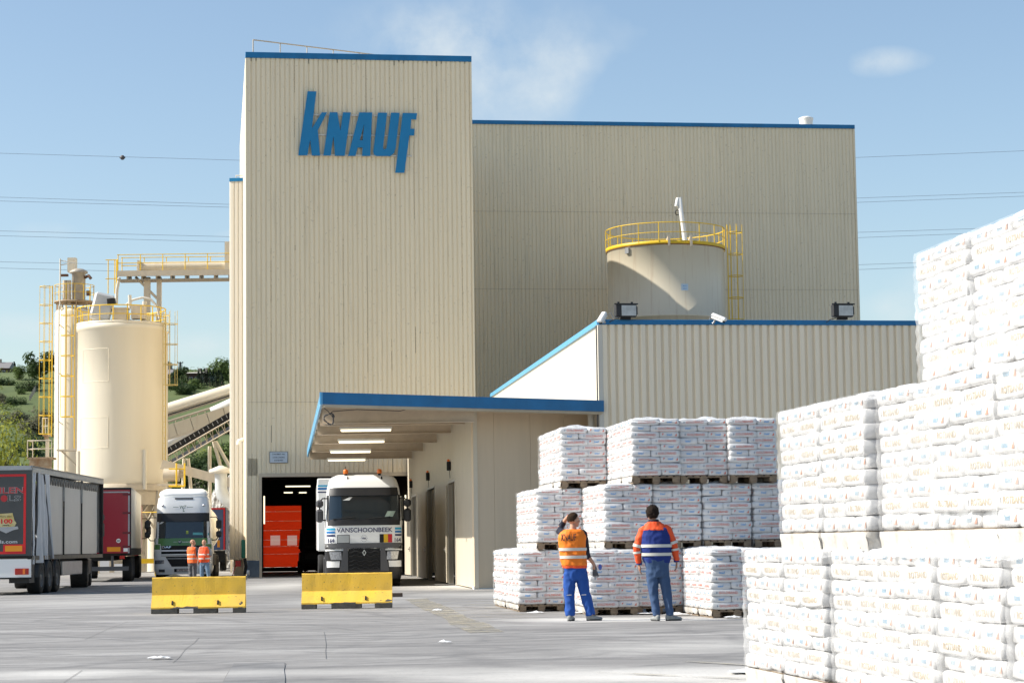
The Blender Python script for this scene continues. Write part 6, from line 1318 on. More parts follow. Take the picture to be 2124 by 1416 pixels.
# boards standing across the open bay (drawn curtain leaves white load boards visible)
for ya, yb in ((2.3, 5.94), (5.99, 9.25), (9.3, 12.62)):
    mb = MB(); mb.bb(-.22, -.19, ya, yb, z0 + .02, z1 - .34); mb.build('side_board', M_board, VA)
for y, hh in ((5.97, 1), (9.27, 1)):
    mb = MB(); mb.bb(-.17, -.13, y - .03, y + .03, z0, z1 - .9); mb.build('stanchion', M_black, VA); mb = MB(); mb.bb(-.18, -.12, y - .035, y + .035, z1 - .9, z1 - .12); mb.build('stanchion_head', M_galv, VA)
mb = MB(); mb.bb(-.12, 0, TLn - .15, TLn, z0 - .1, z1 - .14); mb.bb(-.12, -.02, -.02, .12, z0 - .1, z1 - .16); mb.build('corner_post', M_black, VA)
mb = MB()
for k in range(22): y = 2.5 + k * .45; mb.tube([(-.12, y, z1 - .2), (-.14, y + .15, z1 - .42), (-.12, y + .3, z1 - .22)], .035, 5)
mb.build('bunched_hem', mat('grey_canvas_hem', (.30, .29, .27), .8), VA)
# bunched curtain folds near the rear
rs = random.Random(4)
for k, (y0, y1, bot, lean) in enumerate(((.12, .75, z0 - .25, .0), (.8, 1.6, z0 - .22, .25), (1.5, 2.2, z0 - .12, .7), (2.0, 2.6, z0 - .1, 1.1))):
    mb = MB(); n = 14; m_ = 9; vs = []
    for j in range(m_ + 1):
        f = j / m_; z = z1 - .15 - (z1 - .15 - bot) * f
        for i in range(n + 1):
            g = i / n; wdt = (y1 - y0) * (1 - .45 * abs(math.sin(f * 2.2 + k))); y = y0 + lean * f * .8 + g * wdt; x = -.06 + .09 * math.sin(g * 9 + k * 2 + f * 2) * (.4 + .6 * f) + .05 * (k % 2) + .03 * noise.noise(Vector((g * 4, f * 5, k)))
            vs.append((x, y, z))
    mb.add(vs, [[j * (n + 1) + i, j * (n + 1) + i + 1, (j + 1) * (n + 1) + i + 1, (j + 1) * (n + 1) + i] for j in range(m_) for i in range(n)], 0, None, True); mb.build('curtain_fold', M_curt, VA)
for y in (1.6, 2.9, 4.2): wheel(VA, -.2, y, .5, .38, 1); wheel(VA, -Wd + .2, y, .5, .38, -1)
for y in (1.6, 2.9, 4.2):
    mb = MB(); mb.lathe([(.56, -.2), (.56, .2), (.53, .2)], 24, a0=0, a1=180, M=T(-.2, y, .5) @ Matrix.Rotation(R(90), 4, 'Y') @ Rz(R(90))); mb.build('mudguard', M_bplast, VA)
mb = MB(); mb.bb(-1.8, -.7, .3, TLn, .85, 1.1); mb.build('chassis', M_black, VA)
mb = MB(); mb.bb(-.12, -.04, 5.2, 8.8, .5, .95, bev=.02); mb.build('side_guard', M_galv, VA)
mb = MB(); mb.bb(-.7, -.1, .2, 1.0, .35, .95); mb.build('tool_box', M_bplast, VA)
# tractor
TA = thing('dark_tractor_unit', 'dark tractor unit coupled ahead of the open curtain trailer', 'lorry', VA.location + Rz(HA) @ Vector((-Wd / 2 - .35, 12.0, 0)), HA + R(7))
mb = MB(); mb.bb(-1.24, 1.24, 1.6, 3.7, 1.0, 3.6, bev=.15); cb = mb.build('cab', glossy_paint('tractor_dark_blue', (.02, .03, .06)), TA)
for s in (-1, 1):
    wheel(TA, s * .95, -.6, .5, .28, s, True); wheel(TA, s * 1.03, 3.0, .5, .32, s)
    mb = MB(); mb.bb(s * 1.0, s * 1.22, .1, 2.2, .45, 1.0, bev=.05); mb.build('side_tank', M_bplast, TA)
mb = MB(); mb.bb(-.4, .4, -1.5, 3.6, .6, .95); mb.build('chassis', M_black, TA)
mirror(TA, 1.52, 3.4, ((2.35, 2.62), (1.75, 2.3)), (1.6, 2.75), M_bplast)
# red trailer
HB = R(8.2); YBt = 86.0; VB = thing('red_box_trailer', 'dark red rear doors of a white-sided trailer between the open trailer and the green lorry', 'trailer', (at(272, 1100, YBt).x, YBt, 0), HB)
z0, z1, Wd, TLn = 1.15, 3.78, 2.5, 13.0
mb = MB(); mb.bb(-Wd + .05, -.05, -.03, .03, z0, z1 - .08); rdm = mb.build('rear_doors', M_lr, VB)
mb = MB(); mb.bb(-Wd, -.0, -.02, .1, z1 - .08, z1); mb.bb(-.05, 0, -.02, .1, z0, z1 - .08); mb.bb(-Wd, -Wd + .05, -.02, .1, z0, z1 - .08); mb.build('rear_frame', M_black, VB)
mb = MB(); mb.bb(-.12, -.06, -.042, -.032, z0, z1 - .16); mb.bb(-Wd + .1, -.12, -.042, -.032, z1 - .2, z1 - .15); mb.build('reflective_tape', M_galv, rdm)
for z in (3.5, 2.75, 1.95, 1.4):
    mb = MB(); mb.bb(-.34, -.02, -.06, -.042, z - .03, z + .05); mb.build('hinge', mat('dark_red_steel', (.12, .01, .015), .5), rdm)
mb = MB(); mb.bb(-.95, -.42, -.05, -.032, z0 + .07, z0 + .25); mb.build('amber_panel', M_amber, rdm)
mb = MB(); mb.add([(-.5 + .085 * math.cos(R(20 * k)), -.05, z0 + .5 + .085 * math.sin(R(20 * k))) for k in range(18)], [list(range(18))]); sg = mb.build('speed_disc', M_white, rdm); mb = MB(); flat_text(mb, '80', .08, T(-.5, -.055, z0 + .5), w=.11, bold=.02); mb.build('disc_number', M_black, sg)
mb = MB(); mb.bb(-.3, -.13, -.05, -.043, z0 + .06, z0 + .2); mb.build('white_plate', M_white, rdm)
mb = MB(); mb.bb(-.04, 0, .1, TLn, z0 + .2, z1 - .02); mb.bb(-Wd, -Wd + .04, .1, TLn, z0 + .2, z1 - .02); mb.bb(-Wd, 0, .1, TLn, z1 - .05, z1 + .01); mb.build('side_curtain', mat('cream_canvas', (.55, .53, .47), .6), VB)
mb = MB(); mb.bb(-Wd, .01, .1, TLn, z0 - .1, z0 + .2); mb.build('side_rail', M_black, VB)
mb = MB(); mb.bb(-Wd + .1, -.1, .1, .2, .45, .62); mb.bb(-1.9, -1.8, .15, .25, .62, 1.05); mb.bb(-.8, -.7, .15, .25, .62, 1.05); mb.build('under_run_bar', M_grey, VB)
mb = MB(); mb.bb(-.45, -.25, -.02, .05, .92, 1.05); mb.build('tail_light', M_tail, VB)
mb = MB(); mb.bb(-1.8, -.7, .3, TLn, .85, 1.05); mb.build('chassis', M_black, VB)
for y in (1.6, 2.9, 4.2): wheel(VB, -.2, y, .5, .38, 1); wheel(VB, -Wd + .2, y, .5, .38, -1)
TB = thing('red_tractor_unit', 'tractor unit whose mirror shows ahead of the red trailer', 'lorry', VB.location + Rz(HB) @ Vector((-Wd / 2, 12.2, 0)), HB)
mb = MB(); mb.bb(-1.22, 1.22, 1.6, 3.7, 1.0, 3.5, bev=.15); mb.build('cab', M_lr, TB)
for s in (-1, 1): wheel(TB, s * .95, -.6, .5, .28, s, True); wheel(TB, s * 1.03, 3.0, .5, .32, s)
mirror(TB, 1.52, 3.4, ((2.45, 2.65), (1.95, 2.4)), (1.8, 2.75), M_bplast)
# blue trailer far behind
VC = thing('blue_trailer', 'blue trailer rear with red edge far behind the tanker beside the annex', 'trailer', (at(467, 1150, 122).x, 122, 0), R(7))
mb = MB(); mb.bb(-1.6, 0, -.03, .05, 1.2, 3.6); d_ = mb.build('rear_doors', glossy_paint('trailer_blue', (.03, .07, .2)), VC)
mb = MB(); mb.bb(-.1, 0, -.05, -.032, 1.2, 3.6); mb.bb(-1.6, -.1, -.05, -.032, 3.5, 3.6); mb.build('red_edge', M_red, d_)
mb = MB(); mb.bb(-.45, -.3, -.05, -.035, 1.35, 1.75); mb.build('amber_panel', M_amber, d_)
mb = MB(); mb.bb(0.0, .05, .06, 12, 1.2, 3.6); mb.bb(-1.6, 0, .06, 12, 3.55, 3.6); mb.build('side_wall', mat('dull_blue_canvas', (.08, .10, .17), .6), VC)
mb = MB(); mb.bb(-1.5, 0, .1, .3, .5, 1.15); mb.build('rear_beam', M_black, VC)
for y in (1.4, 2.7, 4.0): wheel(VC, -.15, y, .5, .36, 1)
# ================================================================ YELLOW BARRIERS
M_by = mat('worn_yellow_concrete', (.95, .58, .055), .75, c2=(.80, .50, .08), vs=2.5, bump=.25, bs=25, spots=.7, spn=26, spc=(.22, .17, .08))
M_grime = mat('grimy_concrete_foot', (.13, .12, .10), .9, var=.4, vs=8, bump=.4, bs=20)
def barrier(pa, pb, h, label, chip):
    a, b = ground(*pa), ground(*pb); d = b - a; L_ = d.xy.length; ang = math.atan2(d.y, d.x); t = thing('concrete_barrier', label, 'barrier', ((a.x + b.x) / 2, (a.y + b.y) / 2, 0), ang, 'yellow concrete barriers'); hl = L_ / 2
    # profile (y outward negative front, z): wide foot, sloping toe, slender stem
    prof = [(-.0, .10), (.0, .13), (.18, .37), (.20, h - .015), (.21, h), (.33, h), (.34, h - .015), (.36, .37), (.42, .13), (.42, .10)]
    nx = 40; vs = []; rs = random.Random(chip)
    for i in range(nx + 1):
        x = -hl + L_ * i / nx
        for (y, z) in prof: n_ = noise.noise(Vector((x * 6, z * 9 + chip, y * 9))) * .006; vs.append((x, y - n_, z - (abs(n_) * 2 if z > h - .02 else 0)))
    m = len(prof); mb = MB(); mb.add(vs, [[i * m + k, (i + 1) * m + k, (i + 1) * m + k + 1, i * m + k + 1] for i in range(nx) for k in range(m - 1)]); mb.add(vs[:m], [list(range(m))]); mb.add(vs[-m:], [list(range(m - 1, -1, -1))])
    bo = mb.build('body', M_by, t)
    gaps = [(-.22, -.05), (.2, .37)] if chip == 1 else [(-.34, -.17), (.16, .31)]; x = -hl
    for g0, g1 in gaps + [(hl, hl)]:
        g0 = min(g0 * L_ if g0 != hl else hl, hl); mb = MB(); mb.bb(x, g0, 0, .42, .005, .102, bev=.004); mb.build('foot', M_grime, t); x = g1 * L_ if g1 != hl else hl
    mb = MB()
    for k, (cx, cz, w_, h_) in enumerate((((.86, .16, .22, .07), (-.1, .115, .3, .02)) if chip == 2 else ((-.3, .12, .3, .03), (.9, .2, .05, .12)))):
        q = [(-1, 0), (-.5, .8), (-.1, .55), (.2, 1), (.6, .8), (1, .9), (1, 0)]
        vs_ = []
        for sx, sz in q: X = min(hl * .999, cx * hl + sx * w_ * hl); Z = .1 + sz * (h_ + .02); yy = (Z - .13) / .24 * .18 if Z > .13 else 0; vs_.append((X, yy - .006, Z))
        mb = MB(); mb.add(vs_, [list(range(7))]); mb.build('chipped_patch', M_grime, bo)
    for x in (-.55 * hl, .42 * hl):
        mb = MB(); mb.box((x, .06, .21), (.035, .05, .09), rx=-.7); mb.build('lifting_hole', M_black, t)
    return t
b1 = barrier((313, 1273), (508, 1270), .73, 'left yellow concrete barrier in front of the two men in orange vests', 1)
b2 = barrier((625, 1263), (813, 1260.3), .745, 'right yellow concrete barrier with chipped lower right corner before the white lorry', 2)
# piece behind left barrier
bb = thing('broken_kerb_block', 'beige broken concrete piece lying behind the left yellow barrier', 'block', ground(355, 1222), .2)
mb = MB(); mb.prism([(-.62, 0), (.62, 0), (.6, .22), (.35, .3), (.1, .42), (-.2, .3), (-.5, .22)], .35); mb.build('slab', M_conc, bb); mb = MB(); mb.tube([(-.4, .1, .3), (.1, .1, .46), (.5, .12, .34)], .05, 6); mb.build('strap', mat('beige_wood', (.4, .33, .22), .8), bb)
wb = thing('timber_block', 'small dark timber block on the ground right of the right barrier', 'block', ground(824, 1237), .1); mb = MB(); mb.bb(-.14, .14, 0, .12, 0, .1, bev=.01); mb.bb(-.36, -.17, 0, .12, .06, .1); mb.build('block', mat('dark_timber', (.1, .07, .05), .85), wb); mb = MB(); mb.box((-.2, .04, .03), (.12, .1, .06), bev=.02); mb.build('wrap', M_white, wb)
# yellow pipe stand between lorries
ys = thing('yellow_guard_frame', 'yellow guard rail frame between the red trailer and the green lorry', 'railing', (at(303, 1160, 104).x, 104, 0)); mb = MB(); mb.bb(-.5, .5, 0, .08, at(303, 1168, 104).z, at(303, 1158, 104).z); mb.bb(-.5, -.42, .0, .08, 0, at(303, 1168, 104).z); mb.bb(.42, .5, 0, .08, 0, at(303, 1168, 104).z); zt_ = at(303, 1062, 104).z; mb.tube([(-.45, .04, at(303, 1158, 104).z), (-.45, .04, zt_), (.8, .04, zt_)], .035, 6); mb.build('rail', M_yel, ys)
# green post and dolly by the tower corner
gp = thing('green_sack_truck', 'small green and red hand machine leaning at the tower corner', 'machine', (at(503, 1180, 92).x, 92, 0)); mb = MB(); mb.bb(-.05, .12, -.05, .1, .85, 1.65, bev=.04); mb.build('green_housing', mat('machine_green', (.01, .16, .09), .5), gp); mb = MB(); mb.tube([(.1, 0, .85), (.15, 0, .5), (.1, 0, .15)], .07, 8); mb.build('black_hose', M_black, gp); mb = MB(); mb.bb(-.3, -.08, -.05, .1, .5, .75); mb.tube([(-.45, -.1, 0), (-.25, 0, .7)], .02, 5); mb.build('red_frame', mat('red_machine', (.5, .03, .02), .5), gp); mb = MB(); mb.tube([(.2, -.05, .22), (.3, -.05, .22)], .12, 14); mb.build('wheel', M_white, gp)
# scraps of film on the ground
def scrap(px, py, w_, label, seed):
    p = ground(px, py); mb = MB(); rs = random.Random(seed); vs = []; n = 7
    for j in range(n + 1):
        for i in range(n + 1): u_, v_ = i / n - .5, j / n - .5; vs.append((u_ * w_ * (1 + rs.uniform(-.2, .2)), v_ * w_ * .6 * (1 + rs.uniform(-.3, .3)), .02 + max(0, .05 * rs.random() * (1 - 1.6 * max(abs(u_), abs(v_))))))
    mb.add(vs, [[j * (n + 1) + i, j * (n + 1) + i + 1, (j + 1) * (n + 1) + i + 1, (j + 1) * (n + 1) + i] for j in range(n) for i in range(n)], 0, None, True); o = mb.build('film_scrap', mat('crumpled_white_film', (.7, .71, .72), .4)); o.location = (p.x, p.y, 0); tag(o, label, 'litter', 'film scraps on the ground')
scrap(330, 1367, .25, 'white film scrap lying left on the open yard', 1); scrap(908, 1267, .2, 'tiny white film scrap at the start of the yellow hatching', 2); scrap(1405, 1276, .45, 'crumpled film between the blue jacket man and the low pallet', 3); scrap(1340, 1274, .35, 'crumpled film at the feet of the man in the blue jacket', 4); scrap(1213, 1272, .5, 'crumpled film at the feet of the orange vest man', 5); scrap(1565, 1396, .55, 'torn film at the foot of the near bag wall', 6); scrap(1110, 1272, .3, 'film scrap before the leftmost bag column', 7); scrap(1520, 1282, .3, 'film scrap under the lone low pallet', 8); scrap(922, 1334, .16, 'small film scrap in the middle of the yard', 9)
# ================================================================ PEOPLE
def ell(mb, c, r, n=14, m=10, M=None):
    vs = []; fs = []
    for j in range(m + 1):
        t = math.pi * j / m
        for i in range(n): a = 2 * math.pi * i / n; vs.append((c[0] + r[0] * math.sin(t) * math.cos(a), c[1] + r[1] * math.sin(t) * math.sin(a), c[2] - r[2] * math.cos(t)))
    for j in range(m):
        for i in range(n): fs.append([j * n + i, j * n + (i + 1) % n, (j + 1) * n + (i + 1) % n, (j + 1) * n + i])
    mb.add(vs, fs, 0, M, True)
def torso_at(S, z):
    if z <= S[0][0]: return S[0][1:]
    for a, b in zip(S, S[1:]):
        if z <= b[0]: t = (z - a[0]) / (b[0] - a[0]); t = t * t * (3 - 2 * t); return tuple(p + (q - p) * t for p, q in zip(a[1:], b[1:]))
    return S[-1][1:]
def torso(mb, S, z0, z1, grow=0, n=28, cap=True, fold=0, seed=0, mi=0, step=.035):
    k = max(2, int((z1 - z0) / step)); vs = []
    for j in range(k + 1):
        z = z0 + (z1 - z0) * j / k; cx, cy, rx, ry = torso_at(S, z)
        for i in range(n):
            a = 2 * math.pi * i / n; g = grow + (fold * noise.noise(Vector((math.cos(a) * 2.2, math.sin(a) * 2.2 + z * 1.5, seed + z * 7))) if fold else 0)
            e = 2 / 2.5; ca, sa = math.cos(a), math.sin(a)
            vs.append((cx + (rx + g) * math.copysign(abs(ca) ** e, ca), cy + (ry + g) * math.copysign(abs(sa) ** e, sa), z))
    fs = [[j * n + i, j * n + (i + 1) % n, (j + 1) * n + (i + 1) % n, (j + 1) * n + i] for j in range(k) for i in range(n)]
    if cap: fs += [list(range(n - 1, -1, -1)), list(range(k * n, k * n + n))]
    mb.add(vs, fs, mi, None, True)
def dens(pts, rs, k=6):
    P, Q = [], []
    for (a, b), (ra, rb) in zip(zip(pts, pts[1:]), zip(rs, rs[1:])):
        for i in range(k): t = i / k; P.append(Vector(a).lerp(Vector(b), t)); Q.append(ra + (rb - ra) * t)
    return P + [Vector(pts[-1])], Q + [rs[-1]]
def limb(mb, pts, rs, n=14, grow=0, fold=0, seed=0):
    P, Q = dens(pts, rs); Q = [q + grow + (fold * noise.noise(Vector((i * .9, seed, 0))) if fold else 0) for i, q in enumerate(Q)]
    mb.tube(P, Q, n)
def fuse(mb, name, m, parent, vox, smooth=3, wrinkle=None):
    if wrinkle is None: wrinkle = .0 if vox < .0115 else .011
    o = mb.build('tmp', m); rm = o.modifiers.new('r', 'REMESH'); rm.mode = 'VOXEL'; rm.voxel_size = vox; rm.use_smooth_shade = True
    sm = o.modifiers.new('s', 'SMOOTH'); sm.factor = .5; sm.iterations = smooth
    dg = bpy.context.evaluated_depsgraph_get(); dg.update(); me = bpy.data.meshes.new_from_object(o.evaluated_get(dg)); bpy.data.objects.remove(o)
    
    if wrinkle:
        nn = [v.normal.copy() for v in me.vertices]
        for v, q_ in zip(me.vertices, nn):
            c_ = v.co; a_ = 1 - abs(noise.noise(Vector((c_.x * 9, c_.y * 9, c_.z * 6 + 3)))) * 2.2; b_ = noise.noise(Vector((c_.x * 22, c_.y * 22, c_.z * 15)))
            v.co = c_ + q_ * wrinkle * (a_ * .8 + b_ * .5)
    me.name = name; me.materials.clear(); me.materials.append(m); q = bpy.data.objects.new(name, me); C.objects.link(q); q.parent = parent; KIDS.setdefault(parent.name, []).append(q); return q
def hand(mb, wrist, d, side, palm_n, curl=.5, s=1.0):
    """d = pointing direction, palm_n = palm normal, side = thumb side vector"""
    d = Vector(d).normalized(); palm_n = Vector(palm_n).normalized(); sd = d.cross(palm_n).normalized() * side
    w0 = Vector(wrist); P = [w0, w0 + d * .05 * s, w0 + d * .095 * s]
    for k in (-1, 0, 1): mb.tube([p + sd * k * .021 * s for p in P], [.017 * s, .019 * s, .015 * s], 8)
    for k, (off, ln) in enumerate(((.030, .070), (.011, .080), (-.010, .075), (-.029, .058))):
        b = w0 + d * .09 * s + sd * off * s; c1 = curl * (.8 + .12 * k); d1 = (d + palm_n * c1 * .6).normalized(); d2 = (d + palm_n * c1 * 1.6).normalized(); d3 = (d * .7 + palm_n * c1 * 2.4).normalized()
        p1 = b + d1 * ln * .45 * s; p2 = p1 + d2 * ln * .32 * s; p3 = p2 + d3 * ln * .25 * s; mb.tube([b - d * .02, b, p1, p2, p3], [.010 * s, .010 * s, .009 * s, .0085 * s, .007 * s], 7)
    b = w0 + d * .025 * s + sd * .030 * s; mb.tube([b, b + (sd * .8 + d * .8).normalized() * .035 * s, b + (sd * .8 + d * .8).normalized() * .035 * s + (d + palm_n * .5).normalized() * .04 * s], [.013 * s, .011 * s, .008 * s], 7)
def head(mb, c, yaw, tilt=0, s=1.0):
    M = T(*c) @ Rz(yaw) @ Matrix.Rotation(tilt, 4, 'X') @ Matrix.Scale(s, 4)
    # face looks along +y
    ell(mb, (0, -.012, .03), (.076, .096, .092), 20, 14, M); ell(mb, (0, .022, -.035), (.058, .066, .075), 16, 12, M); ell(mb, (0, .05, -.085), (.03, .03, .022), 12, 8, M)
    ell(mb, (0, .088, -.018), (.013, .022, .026), 10, 8, M); ell(mb, (0, .098, -.03), (.017, .014, .011), 10, 8, M); ell(mb, (0, .076, .022), (.05, .016, .010), 12, 8, M)
    ell(mb, (0, .08, -.062), (.024, .012, .010), 10, 6, M)
    for sx in (-1, 1): ell(mb, (sx * .079, -.008, -.01), (.010, .02, .032), 8, 8, M); ell(mb, (sx * .042, .062, -.025), (.02, .018, .018), 10, 8, M)
    return M
def face_parts(M, parent, hair_m, style):
    for sx in (-1, 1):
        e = MB(); ell(e, (sx * .03, .078, .004), (.011, .008, .007), 10, 8, M); e.build('eye', mat('eye_dark', (.05, .035, .03), .2), parent)
    h = MB()
    def shell(zmin, back, g):
        vs = []; n = 40; m = 26; ok = []
        for j in range(m + 1):
            t = math.pi * .86 * j / m
            for i in range(n):
                a = 2 * math.pi * i / n; x, y, z = math.sin(t) * math.cos(a), math.sin(t) * math.sin(a), math.cos(t)
                lim = zmin + max(0, (y + .15)) * 1.15; ok.append(z > lim + .12 * noise.noise(Vector((a * 3, 2, 1))))
                gg = g * (1.1 + 1.0 * noise.noise(Vector((x * 4, y * 4, z * 4))) + .9 * noise.noise(Vector((x * 13, y * 13, z * 13))))
                if z < lim + .15: gg *= .5
                vs.append(((.076 + gg) * x, -.012 + (.096 + gg) * y, .03 + (.092 + gg) * z))
        fs = []
        for j in range(m):
            for i in range(n):
                q = [j * n + i, j * n + (i + 1) % n, (j + 1) * n + (i + 1) % n, (j + 1) * n + i]
                if all(ok[k] for k in q): fs.append(q)
        h.add(vs, fs, 0, M, True)
    if style == 'short': shell(-.55, 0, .006)
    elif style == 'full': shell(-.98, 0, .018)
    else: return
    h.build('hair', hair_m, parent)
SKIN = mat('fair_skin', (.50, .27, .17), .5, var=.08, vs=20); SKIN.node_tree.nodes['Principled BSDF'].inputs['Subsurface Weight'].default_value = .1  # base skin tone with slight random variation
SKIN2 = mat('tanned_skin', (.36, .18, .11), .5)
def cloth(name, c, **k): return mat(name, c, .85, bump=.45, bs=9, bst=(1, 1, .6), var=.18, vs=4, **k)
VEST = mat('hi_vis_orange', (.92, .22, .01), .7, bump=.35, bs=8, var=.08, vs=3); HV2 = mat('hi_vis_red_orange', (.85, .09, .015), .7, bump=.35, bs=8, var=.08, vs=3)
SILV = mat('silver_reflective_band', (.62, .60, .54), .45); NAVY = cloth('dark_navy_cloth', (.012, .014, .03)); RBLUE = cloth('royal_blue_cloth', (.008, .03, .20)); WBLUE = cloth('work_trouser_blue', (.010, .075, .34), dirt=.3); JEAN = cloth('jeans_denim', (.045, .09, .19), dirt=.2); JEAN2 = cloth('light_denim', (.14, .22, .32)); GREYC = cloth('grey_cloth', (.12, .12, .13)); SHOE = mat('dusty_grey_shoe', (.30, .31, .30), .8, var=.3, vs=12); SOLE = mat('shoe_sole', (.05, .05, .05), .9)
def person(label, loc, yaw, k, sc=1.0):
    t = thing('person', label, 'person', loc, yaw); t.scale = (sc, sc, sc)
    S = k['torso']; A = k['arms']; Lg = k['legs']; skin = k.get('skin', SKIN); b = MB()
    # the body: one continuous surface
    torso(b, S, S[1][0] + .02, S[-1][0], -.02, step=.03)
    nk = k['neck']; limb(b, [nk[0], nk[1]], [.060, .055])
    M = head(b, k['head'], k['yaw'], k.get('tilt', 0), k.get('hs', 1.0))
    for a, h in zip(A, k['hands']):
        limb(b, a, [.058, .046, .042, .028][:len(a)] if len(a) == 4 else [.056, .044, .028]); hand(b, a[-1], h[0], h[1], h[2], h[3])
    for l in Lg: limb(b, l, [.085, .058, .042][:len(l)]); ft = Vector(l[-1]); 
    for l, fd in zip(Lg, k['feet']):
        d = Vector((math.cos(R(fd)), math.sin(R(fd)), 0)); a_ = Vector(l[-1]); limb(b, [a_, (a_.x + d.x * .03, a_.y + d.y * .03, .05), (a_.x + d.x * .17, a_.y + d.y * .17, .03)], [.04, .035, .02])
    body = fuse(b, 'body', skin, t, .0075, 2)
    face_parts(M, body, k.get('hairm'), k.get('style'))
    # trousers
    m = MB(); zw = k['waist']; torso(m, S, k['crotch'] - .02, zw, .008, fold=.008, seed=3)
    for l, tr_ in zip(Lg, k['trw']): limb(m, l, tr_, 16, .0, .006, l[0][0] * 9)
    fuse(m, 'trousers', k['trm'], t, .012, 2)
    # shoes
    for l, fd in zip(Lg, k['feet']):
        d = Vector((math.cos(R(fd)), math.sin(R(fd)), 0)); a_ = Vector((l[-1][0], l[-1][1], 0)); m = MB(); q = Vector((-d.y, d.x, 0))
        for off, w_, hh, z in ((-.045, .042, .06, .06), (.0, .046, .065, .065), (.05, .05, .05, .05), (.11, .053, .038, .042), (.17, .045, .03, .036)): ell(m, tuple(a_ + d * off + Vector((0, 0, z * .9))), (w_ * 1.05, w_ * 1.05, hh), 12, 8)
        s_ = fuse(m, 'shoe', SHOE, t, .011, 2)
        m = MB(); ring = [a_ + d * (.062 + .145 * math.cos(R(15 * i))) + q * (.054 * math.sin(R(15 * i))) for i in range(24)]; m.add([(p.x, p.y, .002) for p in ring] + [(p.x, p.y, .026) for p in ring], [list(range(23, -1, -1)), list(range(24, 48))] + [[i, (i + 1) % 24, 24 + (i + 1) % 24, 24 + i] for i in range(24)]); m.build('sole', SOLE, s_)
    # top garments
    for g in k['tops']:
        m = MB(); kind = g[0]
        if kind == 'torso': torso(m, S, g[3], g[4], g[5], fold=.010, seed=g[6] if len(g) > 6 else 1); 
        if kind == 'full':
            torso(m, S, g[3], g[4], g[5], fold=.012, seed=2)
            for a in A: P = [Vector(p) for p in a]; P[-1] = P[-2].lerp(P[-1], g[6]); limb(m, P, [x + g[5] for x in (.068, .06, .052, .042)[:len(P)]], 14, 0, .008, P[0].x * 7); ell(m, (P[0].x * .95, P[0].y, P[0].z - .005), (.074, .07, .066))
        if kind == 'sleeves':
            for a in A: P = [Vector(p) for p in a]; P[-1] = P[-2].lerp(P[-1], g[6]) ; limb(m, P, [x + g[5] for x in (.070, .062, .054, .044)[:len(P)]], 14, 0, .008, P[0].x * 7); ell(m, (P[0].x * .93, P[0].y, P[0].z - .005), (.082, .078, .072))
        fuse(m, g[1], g[2], t, .012, 2)
    for z0, z1, g in k.get('bands', []): m = MB(); torso(m, S, z0, z1, g, cap=False, n=40, fold=.006, seed=1, step=.02); m.build('reflective_band', SILV, t)
    for a_i, f0, f1, r_ in k.get('arm_bands', []):
        P = [Vector(p) for p in A[a_i]]; L_ = [0]
        for p, q in zip(P, P[1:]): L_.append(L_[-1] + (q - p).length)
        def pt(f):
            s = f * L_[-1]
            for i in range(len(P) - 1):
                if s <= L_[i + 1]: return P[i].lerp(P[i + 1], (s - L_[i]) / (L_[i + 1] - L_[i]))
            return P[-1]
        m = MB(); m.tube([pt(f0 + (f1 - f0) * i / 4) for i in range(5)], r_, 16, cap=False); m.build('sleeve_band', SILV, t)
    return t, S
# ---- man in the orange vest
p1 = ground(1192, 1287)
S1_ = [(.62, .03, 0, .10, .09), (.80, .03, 0, .175, .125), (.92, .015, 0, .185, .13), (1.05, -.005, 0, .185, .125), (1.25, -.015, 0, .195, .13), (1.40, -.02, 0, .205, .13), (1.48, -.02, 0, .185, .105), (1.535, -.01, 0, .11, .07)]
man1, _ = person('man in an orange safety vest and bright blue trousers, hand raised to his head', (p1.x, p1.y, 0), R(0), dict(
    torso=S1_, neck=((-.01, 0, 1.48), (.005, .01, 1.62)), head=(.015, .015, 1.685), yaw=R(-68), tilt=R(4), hs=1.05,
    arms=[[(-.17, 0, 1.47), (-.225, .10, 1.50), (-.20, .20, 1.60), (-.07, .07, 1.765)], [(.165, 0, 1.46), (.20, 0, 1.28), (.215, .01, 1.12), (.335, .03, .95)]],
    hands=[((.75, -.15, .22), 1, (.1, -.3, -1), .5), ((.35, .1, -.9), -1, (-.6, .5, -.2), .9)],
    legs=[[(-.065, 0, .80), (-.085, .01, .45), (-.075, -.02, .09)], [(.115, 0, .80), (.185, .02, .45), (.275, 0, .09)]], feet=(75, 25), crotch=.70, waist=.95, trw=[[.112, .088, .078], [.112, .088, .078]], trm=WBLUE,
    hairm=mat('short_dark_hair', (.045, .028, .018), 1, spec=.1, bump=.8, bs=60), style='short',
    tops=[('full', 'jumper', NAVY, .93, 1.53, .0, .42), ('torso', 'orange_hem', HV2, .885, .95, .022, 5), ('torso', 'safety_vest', VEST, .925, 1.53, .030, 5)],
    bands=[(1.175, 1.225, .046), (1.045, 1.095, .046)]))
m = MB(); v, f, wd = text('KNAUF', .115, bold=.01, shear=.1); q = .255 / wd
def back_y(S, x, z, g): cx, cy, rx, ry = torso_at(S, z); u = min(.98, abs((x - cx) / (rx + g))); return cy - (ry + g) * (1 - u ** 2.5) ** .4
from mathutils.bvhtree import BVHTree
vest_ = [c for c in KIDS[man1.name] if c.name.startswith('safety_vest')][0].data
bt_ = BVHTree.FromPolygons([w_.co.copy() for w_ in vest_.vertices], [list(p_.vertices) for p_ in vest_.polygons])
def on_vest(x, z): h_ = bt_.ray_cast(Vector((x, -1, z)), Vector((0, 1, 0)))[0]; return (x, (h_.y if h_ else -.16) - .009, z)
m.add([on_vest(x * q - .085, z + 1.40) for x, z in v], f); m.build('back_lettering', NAVY, man1)
m = MB()
